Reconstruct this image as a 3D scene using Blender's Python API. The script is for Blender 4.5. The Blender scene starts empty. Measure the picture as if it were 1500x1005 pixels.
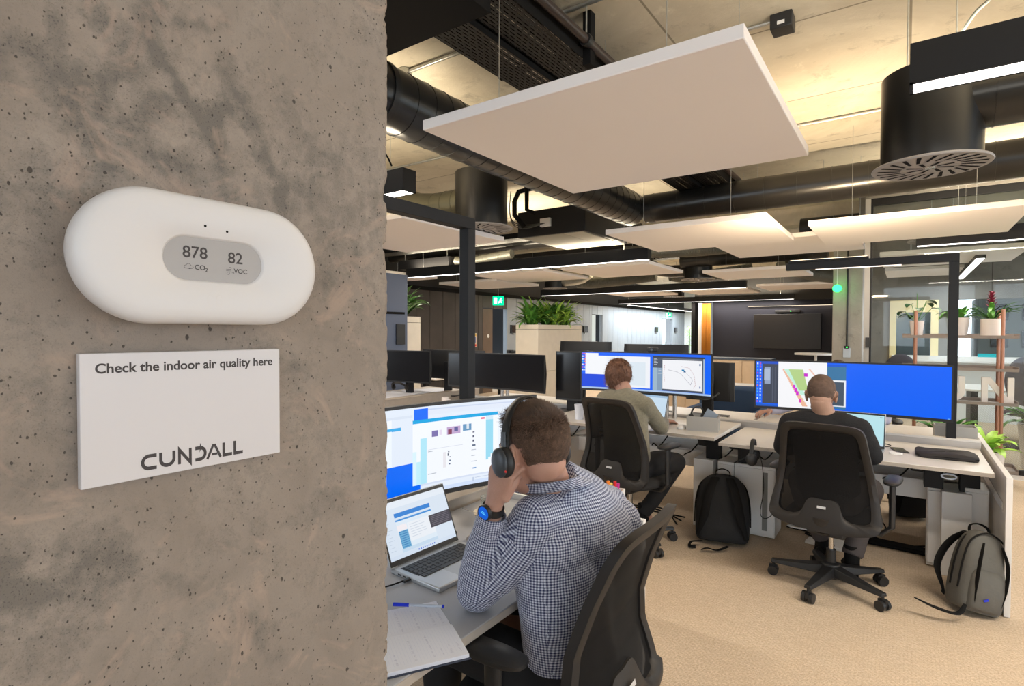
import bpy, bmesh, math, random
import numpy as np
from mathutils import Vector, Matrix, noise
PI = math.pi
sc = bpy.context.scene
COL = sc.collection
R = math.radians
# ------------------------------------------------------------------ camera
CAMF, CY, CPI, CRO, CH = 811.2, R(35.38), R(-1.134), R(.17), 1.52
_cy, _sy, _cp, _sp = math.cos(CY), math.sin(CY), math.cos(CPI), math.sin(CPI)
FW = Vector((-_sy*_cp, _cy*_cp, _sp))
_r = Vector((_cy, _sy, 0)); _u = _r.cross(FW)
RT = _r*math.cos(CRO) + _u*math.sin(CRO); UP = -_r*math.sin(CRO) + _u*math.cos(CRO)
CO = Vector((0, 0, CH))
def pk(px, py, **k):
    """the real point seen at a pixel, on a plane x/y/z = const (or at depth d)"""
    d = FW + RT*((px-750)/CAMF) - UP*((py-502.5)/CAMF)
    (a, v), = k.items()
    if a == 'd': return CO + d*v
    i = 'xyz'.index(a)
    return CO + d*((v-CO[i])/d[i])
cam = bpy.data.cameras.new('camera'); cam.sensor_width = 36; cam.lens = CAMF/1500*36; cam.clip_start = .02
co = bpy.data.objects.new('camera', cam); COL.objects.link(co)
co.matrix_world = Matrix(((RT.x, UP.x, -FW.x, 0), (RT.y, UP.y, -FW.y, 0), (RT.z, UP.z, -FW.z, CH), (0, 0, 0, 1)))
sc.camera = co
sc.view_settings.view_transform = 'Standard'
try: sc.view_settings.look = 'None'
except Exception: pass
sc.view_settings.gamma = 1; sc.view_settings.exposure = 0.42
sc.view_settings.use_curve_mapping = False

# ------------------------------------------------------------------ materials
MATS = {}
def nodes_of(m):
    m.use_nodes = True
    return m.node_tree, m.node_tree.nodes, m.node_tree.links
def mat(name, col, rough=.5, metal=0, spec=.5, var=0, vscale=8, bump=0, bscale=60, emit=None, es=0, alpha=1, trans=0, sheen=0, coat=0):
    if name in MATS: return MATS[name]
    m = bpy.data.materials.new(name); MATS[name] = m
    t, N, L = nodes_of(m); b = N['Principled BSDF']
    b.inputs['Base Color'].default_value = (*col, 1); b.inputs['Roughness'].default_value = rough
    b.inputs['Metallic'].default_value = metal; b.inputs['Specular IOR Level'].default_value = spec
    b.inputs['Sheen Weight'].default_value = sheen; b.inputs['Coat Weight'].default_value = coat
    if emit: b.inputs['Emission Color'].default_value = (*emit, 1); b.inputs['Emission Strength'].default_value = es
    if trans: b.inputs['Transmission Weight'].default_value = trans
    b.inputs['Alpha'].default_value = alpha
    if var or bump:
        tc = N.new('ShaderNodeTexCoord')
    if var:
        n = N.new('ShaderNodeTexNoise'); n.inputs['Scale'].default_value = vscale; n.inputs['Detail'].default_value = 5
        L.new(tc.outputs['Object'], n.inputs['Vector'])
        r = N.new('ShaderNodeMapRange'); r.inputs[1].default_value = .3; r.inputs[2].default_value = .7
        r.inputs[3].default_value = 1-var; r.inputs[4].default_value = 1+var
        L.new(n.outputs[0], r.inputs[0])
        mx = N.new('ShaderNodeVectorMath'); mx.operation = 'SCALE'; mx.inputs[0].default_value = col
        L.new(r.outputs[0], mx.inputs['Scale']); L.new(mx.outputs[0], b.inputs['Base Color'])
    if bump:
        n = N.new('ShaderNodeTexNoise'); n.inputs['Scale'].default_value = bscale; n.inputs['Detail'].default_value = 3
        L.new(tc.outputs['Object'], n.inputs['Vector'])
        bp = N.new('ShaderNodeBump'); bp.inputs['Strength'].default_value = bump; bp.inputs['Distance'].default_value = .01
        L.new(n.outputs[0], bp.inputs['Height']); L.new(bp.outputs[0], b.inputs['Normal'])
    return m
def emis(name, col, s):
    if name in MATS: return MATS[name]
    m = bpy.data.materials.new(name); MATS[name] = m
    t, N, L = nodes_of(m); N.clear()
    e = N.new('ShaderNodeEmission'); e.inputs[0].default_value = (*col, 1); e.inputs[1].default_value = s
    o = N.new('ShaderNodeOutputMaterial'); L.new(e.outputs[0], o.inputs[0])
    return m
def screen_mat():
    m = bpy.data.materials.new('lit_screen'); MATS['lit_screen'] = m
    t, N, L = nodes_of(m); N.clear()
    a = N.new('ShaderNodeAttribute'); a.attribute_name = 'Col'
    e = N.new('ShaderNodeEmission'); e.inputs[1].default_value = .74
    g = N.new('ShaderNodeBsdfGlossy'); g.inputs['Roughness'].default_value = .35; g.inputs[0].default_value = (.03, .03, .03, 1)
    ad = N.new('ShaderNodeAddShader'); o = N.new('ShaderNodeOutputMaterial')
    L.new(a.outputs['Color'], e.inputs[0]); L.new(e.outputs[0], ad.inputs[0]); L.new(g.outputs[0], ad.inputs[1]); L.new(ad.outputs[0], o.inputs[0])
    return m
def node_ramp(N, stops):
    r = N.new('ShaderNodeValToRGB'); e = r.color_ramp.elements
    e[0].position, e[0].color = stops[0][0], (*stops[0][1], 1)
    e[1].position, e[1].color = stops[-1][0], (*stops[-1][1], 1)
    for p, c in stops[1:-1]:
        x = e.new(p); x.color = (*c, 1)
    return r
def mixc(N, L, fac, a, b, mode='MIX'):
    m = N.new('ShaderNodeMix'); m.data_type = 'RGBA'; m.blend_type = mode
    for i, v in ((0, fac), (6, a), (7, b)):
        if isinstance(v, (int, float)): m.inputs[i].default_value = v
        elif isinstance(v, tuple): m.inputs[i].default_value = (*v, 1)
        else: L.new(v, m.inputs[i])
    return m.outputs[2]
def tex(N, L, kind, vec, **k):
    n = N.new('ShaderNodeTex'+kind)
    for a, v in k.items(): n.inputs[a].default_value = v
    L.new(vec, n.inputs['Vector']); return n
def rng(N, L, v, a, b, c, d):
    r = N.new('ShaderNodeMapRange')
    for i, x in enumerate((a, b, c, d)): r.inputs[i+1].default_value = x
    L.new(v, r.inputs[0]); return r.outputs[0]
def mmath(N, L, op, *v):
    m = N.new('ShaderNodeMath'); m.operation = op
    for i, x in enumerate(v):
        if isinstance(x, (int, float)): m.inputs[i].default_value = x
        else: L.new(x, m.inputs[i])
    return m.outputs[0]

def concrete_near():
    m = bpy.data.materials.new('column_concrete'); t, N, L = nodes_of(m); b = N['Principled BSDF']
    tc = N.new('ShaderNodeTexCoord'); o = tc.outputs['Object']
    at = N.new('ShaderNodeAttribute'); at.attribute_name = 'stain'
    big = tex(N, L, 'Noise', o, Scale=7., Detail=5., Roughness=.6, Distortion=.6)
    mid = tex(N, L, 'Noise', o, Scale=38., Detail=6., Roughness=.7, Distortion=.4)
    fine = tex(N, L, 'Noise', o, Scale=420., Detail=3., Roughness=.7)
    spk = tex(N, L, 'Noise', o, Scale=900., Detail=2., Roughness=.6)
    base = mixc(N, L, rng(N, L, big.outputs[0], .35, .65, 0, 1), (.220, .180, .148), (.300, .248, .206))
    base = mixc(N, L, rng(N, L, mid.outputs[0], .52, .75, 0, .55), base, (.345, .275, .218))
    # grey weathered zones: painted streaks of stain, broken up by noise, and speckled
    gr = tex(N, L, 'Noise', o, Scale=120., Detail=5., Roughness=.8, Distortion=.5)
    s = mmath(N, L, 'ADD', mmath(N, L, 'MULTIPLY', at.outputs['Fac'], .75), rng(N, L, mid.outputs[0], .25, .75, -.55, .55))
    s = mmath(N, L, 'ADD', s, rng(N, L, gr.outputs[0], .25, .75, -.35, .35))
    s = mmath(N, L, 'ADD', s, rng(N, L, big.outputs[0], .45, .75, 0, .65))
    sf = rng(N, L, s, .05, 1.05, 0, 1)
    base = mixc(N, L, mmath(N, L, 'MULTIPLY', sf, .82), base, (.120, .107, .094))
    spf = mmath(N, L, 'MULTIPLY', rng(N, L, spk.outputs[0], .56, .68, 0, 1), rng(N, L, s, 0, .9, .12, .62))
    base = mixc(N, L, spf, base, (.075, .066, .056))
    pale = tex(N, L, 'Noise', o, Scale=16., Detail=4., Roughness=.7, Distortion=1.)
    base = mixc(N, L, rng(N, L, pale.outputs[0], .56, .68, 0, .6), base, (.375, .275, .215))
    # blow holes
    holes = None
    hs = []
    wv = N.new('ShaderNodeVectorMath'); wv.operation = 'MULTIPLY_ADD'; wn0 = tex(N, L, 'Noise', o, Scale=240., Detail=2.)
    L.new(wn0.outputs['Color'], wv.inputs[0]); wv.inputs[1].default_value = (.0022, .0022, .0022); L.new(o, wv.inputs[2])
    wm = N.new('ShaderNodeVectorMath'); wm.operation = 'MULTIPLY'; L.new(wv.outputs[0], wm.inputs[0]); wm.inputs[1].default_value = (1, 1, .72)
    for sc_, th, pr in ((60., .095, .26), (150., .14, .30), (26., .058, .34), (300., .2, .30)):
        v = tex(N, L, 'Voronoi', wm.outputs[0], Scale=sc_, Randomness=1.)
        wn = N.new('ShaderNodeTexWhiteNoise'); L.new(v.outputs['Position'], wn.inputs[0])
        pick_ = mmath(N, L, 'LESS_THAN', wn.outputs[0], pr)
        rad = mmath(N, L, 'MULTIPLY', rng(N, L, v.outputs['Distance'], th*.78, th, 1, 0), pick_)
        hs.append(rad)
    h = mmath(N, L, 'MAXIMUM', mmath(N, L, 'MAXIMUM', hs[0], hs[3]), mmath(N, L, 'MAXIMUM', hs[1], hs[2]))
    base = mixc(N, L, mmath(N, L, 'MULTIPLY', h, .88), base, (.045, .036, .03))
    L.new(base, b.inputs['Base Color']); b.inputs['Roughness'].default_value = .75; b.inputs['Specular IOR Level'].default_value = .3
    hh = mmath(N, L, 'ADD', mmath(N, L, 'MULTIPLY', fine.outputs[0], .25), mmath(N, L, 'MULTIPLY', mid.outputs[0], .9))
    hh = mmath(N, L, 'SUBTRACT', hh, mmath(N, L, 'MULTIPLY', h, 1.2))
    hh = mmath(N, L, 'SUBTRACT', hh, mmath(N, L, 'MULTIPLY', spf, .35))
    bp = N.new('ShaderNodeBump'); bp.inputs['Strength'].default_value = .5; bp.inputs['Distance'].default_value = .0022
    L.new(hh, bp.inputs['Height']); L.new(bp.outputs[0], b.inputs['Normal'])
    return m
def concrete_slab(name, ca, cb, line=(1.2, 2.4)):
    m = bpy.data.materials.new(name); MATS[name] = m; t, N, L = nodes_of(m); b = N['Principled BSDF']
    tc = N.new('ShaderNodeTexCoord'); o = tc.outputs['Object']
    big = tex(N, L, 'Noise', o, Scale=.9, Detail=6., Roughness=.65, Distortion=.8)
    mid = tex(N, L, 'Noise', o, Scale=4.5, Detail=8., Roughness=.75, Distortion=.35)
    base = mixc(N, L, rng(N, L, big.outputs[0], .35, .65, 0, 1), ca, cb)
    base = mixc(N, L, rng(N, L, mid.outputs[0], .56, .70, 0, .5), base, tuple(x*.42 for x in ca))
    base = mixc(N, L, rng(N, L, mid.outputs[0], .40, .28, 0, .4), base, tuple(min(1, x*1.35) for x in cb))
    br = N.new('ShaderNodeTexBrick'); br.inputs['Scale'].default_value = 1
    br.inputs['Brick Width'].default_value = line[1]; br.inputs['Row Height'].default_value = line[0]
    br.inputs['Mortar Size'].default_value = .008; br.inputs['Mortar Smooth'].default_value = .3; br.offset = .5
    br.inputs['Color1'].default_value = (1, 1, 1, 1); br.inputs['Color2'].default_value = (.86, .86, .86, 1); br.inputs['Mortar'].default_value = (.35, .33, .3, 1)
    mp = N.new('ShaderNodeMapping'); mp.inputs['Rotation'].default_value = (0, 0, R(0)); L.new(o, mp.inputs[0]); L.new(mp.outputs[0], br.inputs['Vector'])
    base = mixc(N, L, .85, base, br.outputs['Color'], 'MULTIPLY')
    L.new(base, b.inputs['Base Color']); b.inputs['Roughness'].default_value = .8
    bp = N.new('ShaderNodeBump'); bp.inputs['Strength'].default_value = .4; bp.inputs['Distance'].default_value = .02
    L.new(mid.outputs[0], bp.inputs['Height']); L.new(bp.outputs[0], b.inputs['Normal'])
    return m
def carpet_mat():
    m = bpy.data.materials.new('carpet'); t, N, L = nodes_of(m); b = N['Principled BSDF']
    tc = N.new('ShaderNodeTexCoord'); o = tc.outputs['Object']
    n1 = tex(N, L, 'Noise', o, Scale=95., Detail=3., Roughness=.7)
    n2 = tex(N, L, 'Noise', o, Scale=2.2, Detail=3.)
    w = N.new('ShaderNodeTexBrick'); w.inputs['Scale'].default_value = 1; w.inputs['Brick Width'].default_value = .03; w.inputs['Row Height'].default_value = .012
    w.inputs['Mortar Size'].default_value = .0016; w.inputs['Color1'].default_value = (1, 1, 1, 1); w.inputs['Color2'].default_value = (.78, .78, .78, 1); w.inputs['Mortar'].default_value = (.6, .6, .6, 1)
    L.new(o, w.inputs['Vector'])
    base = mixc(N, L, rng(N, L, n1.outputs[0], .3, .7, 0, 1), (.52, .40, .285), (.76, .63, .485))
    base = mixc(N, L, .5, base, w.outputs['Color'], 'MULTIPLY')
    base = mixc(N, L, rng(N, L, n2.outputs[0], .4, .7, 0, .2), base, (.52, .39, .27))
    L.new(base, b.inputs['Base Color']); b.inputs['Roughness'].default_value = 1; b.inputs['Specular IOR Level'].default_value = .1
    bp = N.new('ShaderNodeBump'); bp.inputs['Strength'].default_value = .6; bp.inputs['Distance'].default_value = .004
    L.new(n1.outputs[0], bp.inputs['Height']); L.new(bp.outputs[0], b.inputs['Normal'])
    return m
def gingham(name, dark, light, p):
    m = bpy.data.materials.new(name); MATS[name] = m; t, N, L = nodes_of(m); b = N['Principled BSDF']
    uv = N.new('ShaderNodeUVMap'); uv.uv_map = 'UVMap'
    s = N.new('ShaderNodeSeparateXYZ'); L.new(uv.outputs[0], s.inputs[0])
    def st(x): return rng(N, L, mmath(N, L, 'SINE', mmath(N, L, 'MULTIPLY', x, 2*PI/p)), -.25, .25, 0, 1)
    a, c = st(s.outputs[0]), st(s.outputs[1])
    f = mmath(N, L, 'MULTIPLY', mmath(N, L, 'ADD', a, c), .5)
    r = node_ramp(N, [(0, light), (.45, tuple(.35*x+.65*y for x, y in zip(light, dark))), (.6, tuple(.35*x+.65*y for x, y in zip(light, dark))), (1, dark)])
    L.new(f, r.inputs[0]); L.new(r.outputs[0], b.inputs['Base Color']); b.inputs['Roughness'].default_value = .85; b.inputs['Sheen Weight'].default_value = .15
    tc = N.new('ShaderNodeTexCoord')
    n = tex(N, L, 'Noise', tc.outputs['Object'], Scale=22., Detail=2., Distortion=1.5)
    bp = N.new('ShaderNodeBump'); bp.inputs['Strength'].default_value = .55; bp.inputs['Distance'].default_value = .012
    L.new(n.outputs[0], bp.inputs['Height']); L.new(bp.outputs[0], b.inputs['Normal'])
    return m
def perforated(name, col, w=.05, h=.03):
    m = bpy.data.materials.new(name); MATS[name] = m; t, N, L = nodes_of(m); b = N['Principled BSDF']
    b.inputs['Base Color'].default_value = (*col, 1); b.inputs['Roughness'].default_value = .55
    tc = N.new('ShaderNodeTexCoord')
    mp = N.new('ShaderNodeMapping'); mp.inputs['Rotation'].default_value = (0, 0, R(90)); L.new(tc.outputs['Object'], mp.inputs[0])
    br = N.new('ShaderNodeTexBrick'); br.inputs['Scale'].default_value = 1; br.inputs['Brick Width'].default_value = w; br.inputs['Row Height'].default_value = h
    br.inputs['Mortar Size'].default_value = h*.32; br.inputs['Mortar Smooth'].default_value = 0
    L.new(mp.outputs[0], br.inputs['Vector'])
    L.new(mmath(N, L, 'GREATER_THAN', br.outputs['Fac'], .5), b.inputs['Alpha'])
    return m
def mesh_fabric():
    m = bpy.data.materials.new('mesh_fabric'); MATS['mesh_fabric'] = m; t, N, L = nodes_of(m); b = N['Principled BSDF']
    b.inputs['Base Color'].default_value = (.0065, .006, .006, 1); b.inputs['Roughness'].default_value = .8; b.inputs['Specular IOR Level'].default_value = .15
    b.inputs['Alpha'].default_value = .95
    return m
def leaf_mat(name, c1, c2):
    m = mat(name, c1, .4, spec=.5, var=.35, vscale=14)
    return m
def skin_mat(name, col):
    m = mat(name, col, .5, spec=.4, var=.10, vscale=18, bump=.12, bscale=220)
    b = m.node_tree.nodes['Principled BSDF']; b.inputs['Subsurface Weight'].default_value = .12
    b.inputs['Subsurface Radius'].default_value = (.01, .004, .002)
    return m

M_WHITE = mat('white_plastic', (.80, .79, .78), .42)
M_BLACK = mat('black_metal', (.011, .011, .0125), .5, spec=.3)
M_BLACKM = mat('black_matte', (.010, .0095, .0095), .85, spec=.15)
M_BLKPL = mat('black_plastic', (.016, .016, .017), .45)
M_GRPL = mat('charcoal_plastic', (.022, .019, .0175), .5, spec=.35)
M_DUCT = mat('black_duct', (.012, .012, .012), .28, spec=.6, var=.15, vscale=3)
M_CHROME = mat('chrome', (.6, .6, .6), .25, 1)
M_GALV = mat('galvanised_steel', (.55, .56, .54), .38, .9, var=.1, vscale=20)
M_PANEL = mat('acoustic_white', (.92, .865, .84), .95, spec=.1)
M_DESKW = mat('white_laminate', (.74, .71, .68), .35, var=.02)
M_DESKG = mat('grey_laminate', (.52, .49, .47), .4)
M_BEAM = mat('pale_oak_edge', (.42, .37, .32), .5, var=.08, vscale=12)
M_GREY = mat('light_grey_steel', (.40, .39, .37), .5)
M_STEELW = mat('white_steel', (.80, .79, .78), .42)
M_SHIRTPALE = mat('lavender_shirt', (.42, .42, .55), .85, bump=.4, bscale=12)
M_GLASS = None
M_COPPER = mat('copper_pipe', (.42, .20, .13), .4, .4)
M_POT = mat('white_pot', (.72, .66, .63), .4)
M_PAPER = mat('paper', (.70, .73, .82), .8)
M_RED = mat('red_plastic', (.75, .03, .02), .4)
M_BLUEINK = mat('blue_plastic', (.01, .03, .55), .3)
M_LED = emis('led_diffuser', (1, .93, .88), 5.)
M_SCREEN = screen_mat()
M_OFF = mat('screen_off', (.010, .010, .012), .16, spec=.6)
M_INK = mat('printed_ink', (.035, .027, .027), .6)

# ------------------------------------------------------------------ mesh builder
class MB:
    def __init__(s): s.v = []; s.f = []; s.mi = []; s.xf = None
    def add(s, vs, fs, mi=0):
        o = len(s.v)
        if s.xf is not None: vs = [s.xf @ Vector(p) for p in vs]
        s.v += [tuple(p) for p in vs]; s.f += [tuple(i+o for i in f) for f in fs]; s.mi += [mi]*len(fs)
        return s
    def box(s, c, d, rot=None, mi=0):
        x, y, z = d[0]/2, d[1]/2, d[2]/2
        vs = [Vector((i*x, j*y, k*z)) for i in (-1, 1) for j in (-1, 1) for k in (-1, 1)]
        if rot is not None: vs = [rot @ p for p in vs]
        vs = [p+Vector(c) for p in vs]
        return s.add(vs, [(0, 1, 3, 2), (4, 6, 7, 5), (0, 4, 5, 1), (2, 3, 7, 6), (0, 2, 6, 4), (1, 5, 7, 3)], mi)
    def bb(s, x0, x1, y0, y1, z0, z1, mi=0):
        return s.box(((x0+x1)/2, (y0+y1)/2, (z0+z1)/2), (abs(x1-x0), abs(y1-y0), abs(z1-z0)), None, mi)
    def tube(s, pts, r, n=12, mi=0, caps=True, close=False):
        pts = [Vector(p) for p in pts]; m = len(pts)
        rr = list(r) if isinstance(r, (list, tuple)) else [r]*m
        if 3 <= m <= 9 and n <= 10 and not close:          # thin cords and straps bend smoothly
            P, Q, o_, q_ = pts, [x if isinstance(x, (list, tuple)) else (x, x) for x in rr], [], []
            for i in range(m-1):
                p0, p1, p2, p3 = P[max(i-1, 0)], P[i], P[i+1], P[min(i+2, m-1)]
                for j in range(5):
                    t = j/5; o_.append(.5*((2*p1)+(p2-p0)*t+(2*p0-5*p1+4*p2-p3)*t*t+(3*p1-p0-3*p2+p3)*t**3)); q_.append((Q[i][0]*(1-t)+Q[i+1][0]*t, Q[i][1]*(1-t)+Q[i+1][1]*t))
            pts = o_+[P[-1]]; rr = q_+[Q[-1]]; m = len(pts)
        vs = []; fs = []
        prev = None
        for i, p in enumerate(pts):
            if close: t = pts[(i+1) % m]-pts[i-1]
            else: t = pts[min(i+1, m-1)]-pts[max(i-1, 0)]
            if t.length < 1e-9: t = Vector((0, 0, 1))
            t.normalize()
            if prev is None:
                a = Vector((0, 0, 1)) if abs(t.z) < .9 else Vector((1, 0, 0))
                u = t.cross(a).normalized()
            else:
                u = (prev - t*prev.dot(t)).normalized()
            prev = u; w = t.cross(u)
            q = rr[i]; qa, qb = q if isinstance(q, (list, tuple)) else (q, q)
            for k in range(n):
                a = 2*PI*k/n; vs.append(p+u*(qa*math.cos(a))+w*(qb*math.sin(a)))
        for i in range(m if close else m-1):
            j = (i+1) % m
            for k in range(n):
                l = (k+1) % n; fs.append((i*n+k, i*n+l, j*n+l, j*n+k))
        if caps and not close:
            fs.append(tuple(range(n-1, -1, -1))); fs.append(tuple((m-1)*n+k for k in range(n)))
        return s.add(vs, fs, mi)
    def cyl(s, a, b, r, r2=None, n=24, mi=0, caps=True):
        return s.tube([a, b], [r, r if r2 is None else r2], n, mi, caps)
    def lathe(s, prof, c=(0, 0, 0), n=32, mi=0, axis='z', cap0=True, cap1=True):
        vs = []; m = len(prof)
        for r, h in prof:
            for k in range(n):
                a = 2*PI*k/n; p = (r*math.cos(a), r*math.sin(a), h)
                if axis == 'x': p = (h, p[0], p[1])
                if axis == 'y': p = (p[0], h, p[1])
                vs.append(Vector(p)+Vector(c))
        fs = [(i*n+k, i*n+(k+1) % n, (i+1)*n+(k+1) % n, (i+1)*n+k) for i in range(m-1) for k in range(n)]
        if cap0 and prof[0][0] > 1e-6: fs.append(tuple(range(n-1, -1, -1)))
        if cap1 and prof[-1][0] > 1e-6: fs.append(tuple((m-1)*n+k for k in range(n)))
        return s.add(vs, fs, mi)
    def ell(s, c, r, rot=None, nu=20, nv=12, mi=0):
        vs = [Vector((0, 0, -1))]
        for j in range(1, nv):
            ph = PI*j/nv - PI/2
            for i in range(nu):
                a = 2*PI*i/nu; vs.append(Vector((math.cos(ph)*math.cos(a), math.cos(ph)*math.sin(a), math.sin(ph))))
        vs.append(Vector((0, 0, 1)))
        fs = [(0, 1+(i+1) % nu, 1+i) for i in range(nu)]
        for j in range(nv-2):
            for i in range(nu):
                a = 1+j*nu; b = a+nu; fs.append((a+i, a+(i+1) % nu, b+(i+1) % nu, b+i))
        a = 1+(nv-2)*nu; top = len(vs)-1
        fs += [(a+i, a+(i+1) % nu, top) for i in range(nu)]
        out = []
        for p in vs:
            p = Vector((p.x*r[0], p.y*r[1], p.z*r[2]))
            if rot is not None: p = rot @ p
            out.append(p+Vector(c))
        return s.add(out, fs, mi)
    def prism(s, poly, t0, t1, ax='z', mi=0, conv=None):
        """polygon in 2D extruded t0..t1 along ax; (u,v) map to the two other axes"""
        def P(u, v, t):
            return {'z': (u, v, t), 'y': (u, t, v), 'x': (t, u, v)}[ax]
        n = len(poly)
        vs = [P(u, v, t0) for u, v in poly]+[P(u, v, t1) for u, v in poly]
        fs = [tuple(range(n-1, -1, -1)), tuple(range(n, 2*n))]+[(i, (i+1) % n, n+(i+1) % n, n+i) for i in range(n)]
        return s.add(vs, fs, mi)
    def quad(s, a, b, c, d, mi=0): return s.add([a, b, c, d], [(0, 1, 2, 3)], mi)
    def mesh(s, name, smooth=True, ang=35):
        me = bpy.data.meshes.new(name); me.from_pydata(s.v, [], s.f); me.update()
        for p, i in zip(me.polygons, s.mi): p.material_index = i
        bm = bmesh.new(); bm.from_mesh(me); bmesh.ops.recalc_face_normals(bm, faces=bm.faces); bm.to_mesh(me); bm.free()
        if smooth:
            me.polygons.foreach_set('use_smooth', [True]*len(me.polygons))
            try: me.set_sharp_from_angle(angle=R(ang))
            except Exception: pass
        return me
    def build(s, name, m, parent=None, loc=(0, 0, 0), rot=None, bevel=0, smooth=True, ang=35):
        me = s.mesh(name, smooth, ang)
        for x in (m if isinstance(m, (list, tuple)) else [m]): me.materials.append(x)
        o = bpy.data.objects.new(name, me); COL.objects.link(o); o.location = loc
        if rot is not None: o.rotation_euler = rot
        if parent is not None: o.parent = parent
        if bevel:
            b = o.modifiers.new('bevel', 'BEVEL'); b.width = bevel; b.segments = 2; b.limit_method = 'ANGLE'; b.angle_limit = R(40)
            b.harden_normals = False
        return o
def tag(o, label, cat=None, group=None, kind=None):
    if label: o['label'] = label
    if cat: o['category'] = cat
    if group: o['group'] = group
    if kind: o['kind'] = kind
    return o
def thing(name, label, cat, loc=(0, 0, 0), rz=0, group=None):
    o = bpy.data.objects.new(name, None); COL.objects.link(o); o.location = loc; o.rotation_euler = (0, 0, rz)
    o.empty_display_size = .1
    return tag(o, label, cat, group)
def struct(o, label=None): o['kind'] = 'structure'; return tag(o, label) if label else o
def dup(root, loc, rz=0, label=None, group=None):
    r = root.copy(); COL.objects.link(r); r.location = loc; r.rotation_euler = (0, 0, rz)
    if label: r['label'] = label
    if group: r['group'] = group
    for ch in list(root.children):
        c = ch.copy(); COL.objects.link(c); c.parent = r
        for g in list(ch.children):
            d = g.copy(); COL.objects.link(d); d.parent = c
    return r
def textmesh(body, size, extrude=0, bold=0, align='CENTER', xs=1.0):
    cu = bpy.data.curves.new('t', 'FONT'); cu.body = body; cu.size = size; cu.align_x = align; cu.align_y = 'CENTER'
    cu.offset = bold; cu.extrude = extrude; cu.resolution_u = 4
    o = bpy.data.objects.new('t', cu); COL.objects.link(o)
    dg = bpy.context.evaluated_depsgraph_get(); dg.update()
    me = bpy.data.meshes.new_from_object(o.evaluated_get(dg)); bpy.data.objects.remove(o)
    vs = [(v.co.x*xs, v.co.y, v.co.z) for v in me.vertices]; fs = [tuple(p.vertices) for p in me.polygons]
    return vs, fs
def stroke(pts, w, close=False):
    """flat ribbon following 2D points, mitred"""
    n = len(pts); P = [Vector((*p, 0)) for p in pts]; L_ = []; R_ = []
    for i in range(n):
        a = P[i-1] if (i > 0 or close) else None; b = P[(i+1) % n] if (i < n-1 or close) else None
        d1 = (P[i]-a).normalized() if a is not None else None; d2 = (b-P[i]).normalized() if b is not None else None
        d1 = d1 or d2; d2 = d2 or d1
        n1 = Vector((-d1.y, d1.x, 0)); n2 = Vector((-d2.y, d2.x, 0)); m = (n1+n2)
        m = m.normalized() if m.length > 1e-6 else n1
        k = w/2/max(.35, m.dot(n1)); L_.append(P[i]+m*k); R_.append(P[i]-m*k)
    vs = L_+R_; fs = []
    for i in range(n if close else n-1):
        j = (i+1) % n; fs.append((i, n+i, n+j, j))
    return vs, fs
def arc(cx, cy, rx, ry, a0, a1, n=10): return [(cx+rx*math.cos(R(a0+(a1-a0)*i/n)), cy+ry*math.sin(R(a0+(a1-a0)*i/n))) for i in range(n+1)]

# screens: rectangles painted on a (curved) grid
def lin(c): return tuple((x/255/12.92 if x/255 <= .04045 else ((x/255+.055)/1.055)**2.4) for x in c)
def screen(name, W, H, rects, base, parent, radius=None, y=0, zc=0, brightness=1., extra_cuts=12):
    """screen facing -Y, centred x=0; u 0..1 left to right as seen, v 0..1 top to bottom"""
    us = {0., 1.}; vs_ = {0., 1.}
    for r in rects: us |= {min(1, max(0, r[0])), min(1, max(0, r[2]))}; vs_ |= {min(1, max(0, r[1])), min(1, max(0, r[3]))}
    if radius:
        for i in range(extra_cuts): us.add((i+.5)/extra_cuts)
    us = sorted(us); vs_ = sorted(vs_)
    nu, nv = len(us), len(vs_); V = []; F = []; C = []
    for v in vs_:
        for u in us:
            x = (u-.5)*W; yy = y
            if radius: a = x/radius; x = radius*math.sin(a); yy = y-radius*(1-math.cos(a))
            V.append((x, yy, zc+(.5-v)*H))
    for j in range(nv-1):
        for i in range(nu-1):
            F.append((j*nu+i, (j+1)*nu+i, (j+1)*nu+i+1, j*nu+i+1))
            cu, cv = (us[i]+us[i+1])/2, (vs_[j]+vs_[j+1])/2; c = base
            for r in rects:
                if r[0] <= cu <= r[2] and r[1] <= cv <= r[3]: c = r[4]
            C.append(tuple(x*brightness for x in lin(c)))
    me = bpy.data.meshes.new(name); me.from_pydata(V, [], F); me.update()
    at = me.color_attributes.new('Col', 'FLOAT_COLOR', 'CORNER')
    k = 0
    for p, c in zip(me.polygons, C):
        for _ in p.vertices: at.data[k].color = (*c, 1); k += 1
    me.materials.append(M_SCREEN)
    o = bpy.data.objects.new(name, me); COL.objects.link(o); o.parent = parent
    return o
# ================================================================== SETTING
random.seed(4)
CEIL = 3.4
struct(MB().bb(-9, 7, -5.2, 28.2, -.1, 0).build('floor', carpet_mat(), smooth=False))
M_SLAB = concrete_slab('ceiling_concrete', (.58, .52, .41), (.76, .70, .57), (1.25, 2.5))
struct(MB().bb(-9, 7, -5.2, 28.2, CEIL, CEIL+.2).build('ceiling', M_SLAB, smooth=False))
M_WALLP = mat('grey_metal_cladding', (.24, .265, .29), .5, 0, var=.06, vscale=2)
M_WALLB = mat('dark_brown_cladding', (.055, .045, .040), .55, var=.15, vscale=3)
M_DARK = mat('dark_soffit_paint', (.018, .018, .020), .7)
M_WHWALL = mat('white_wall_paint', (.75, .77, .78), .8)
WX = -8.5
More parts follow.
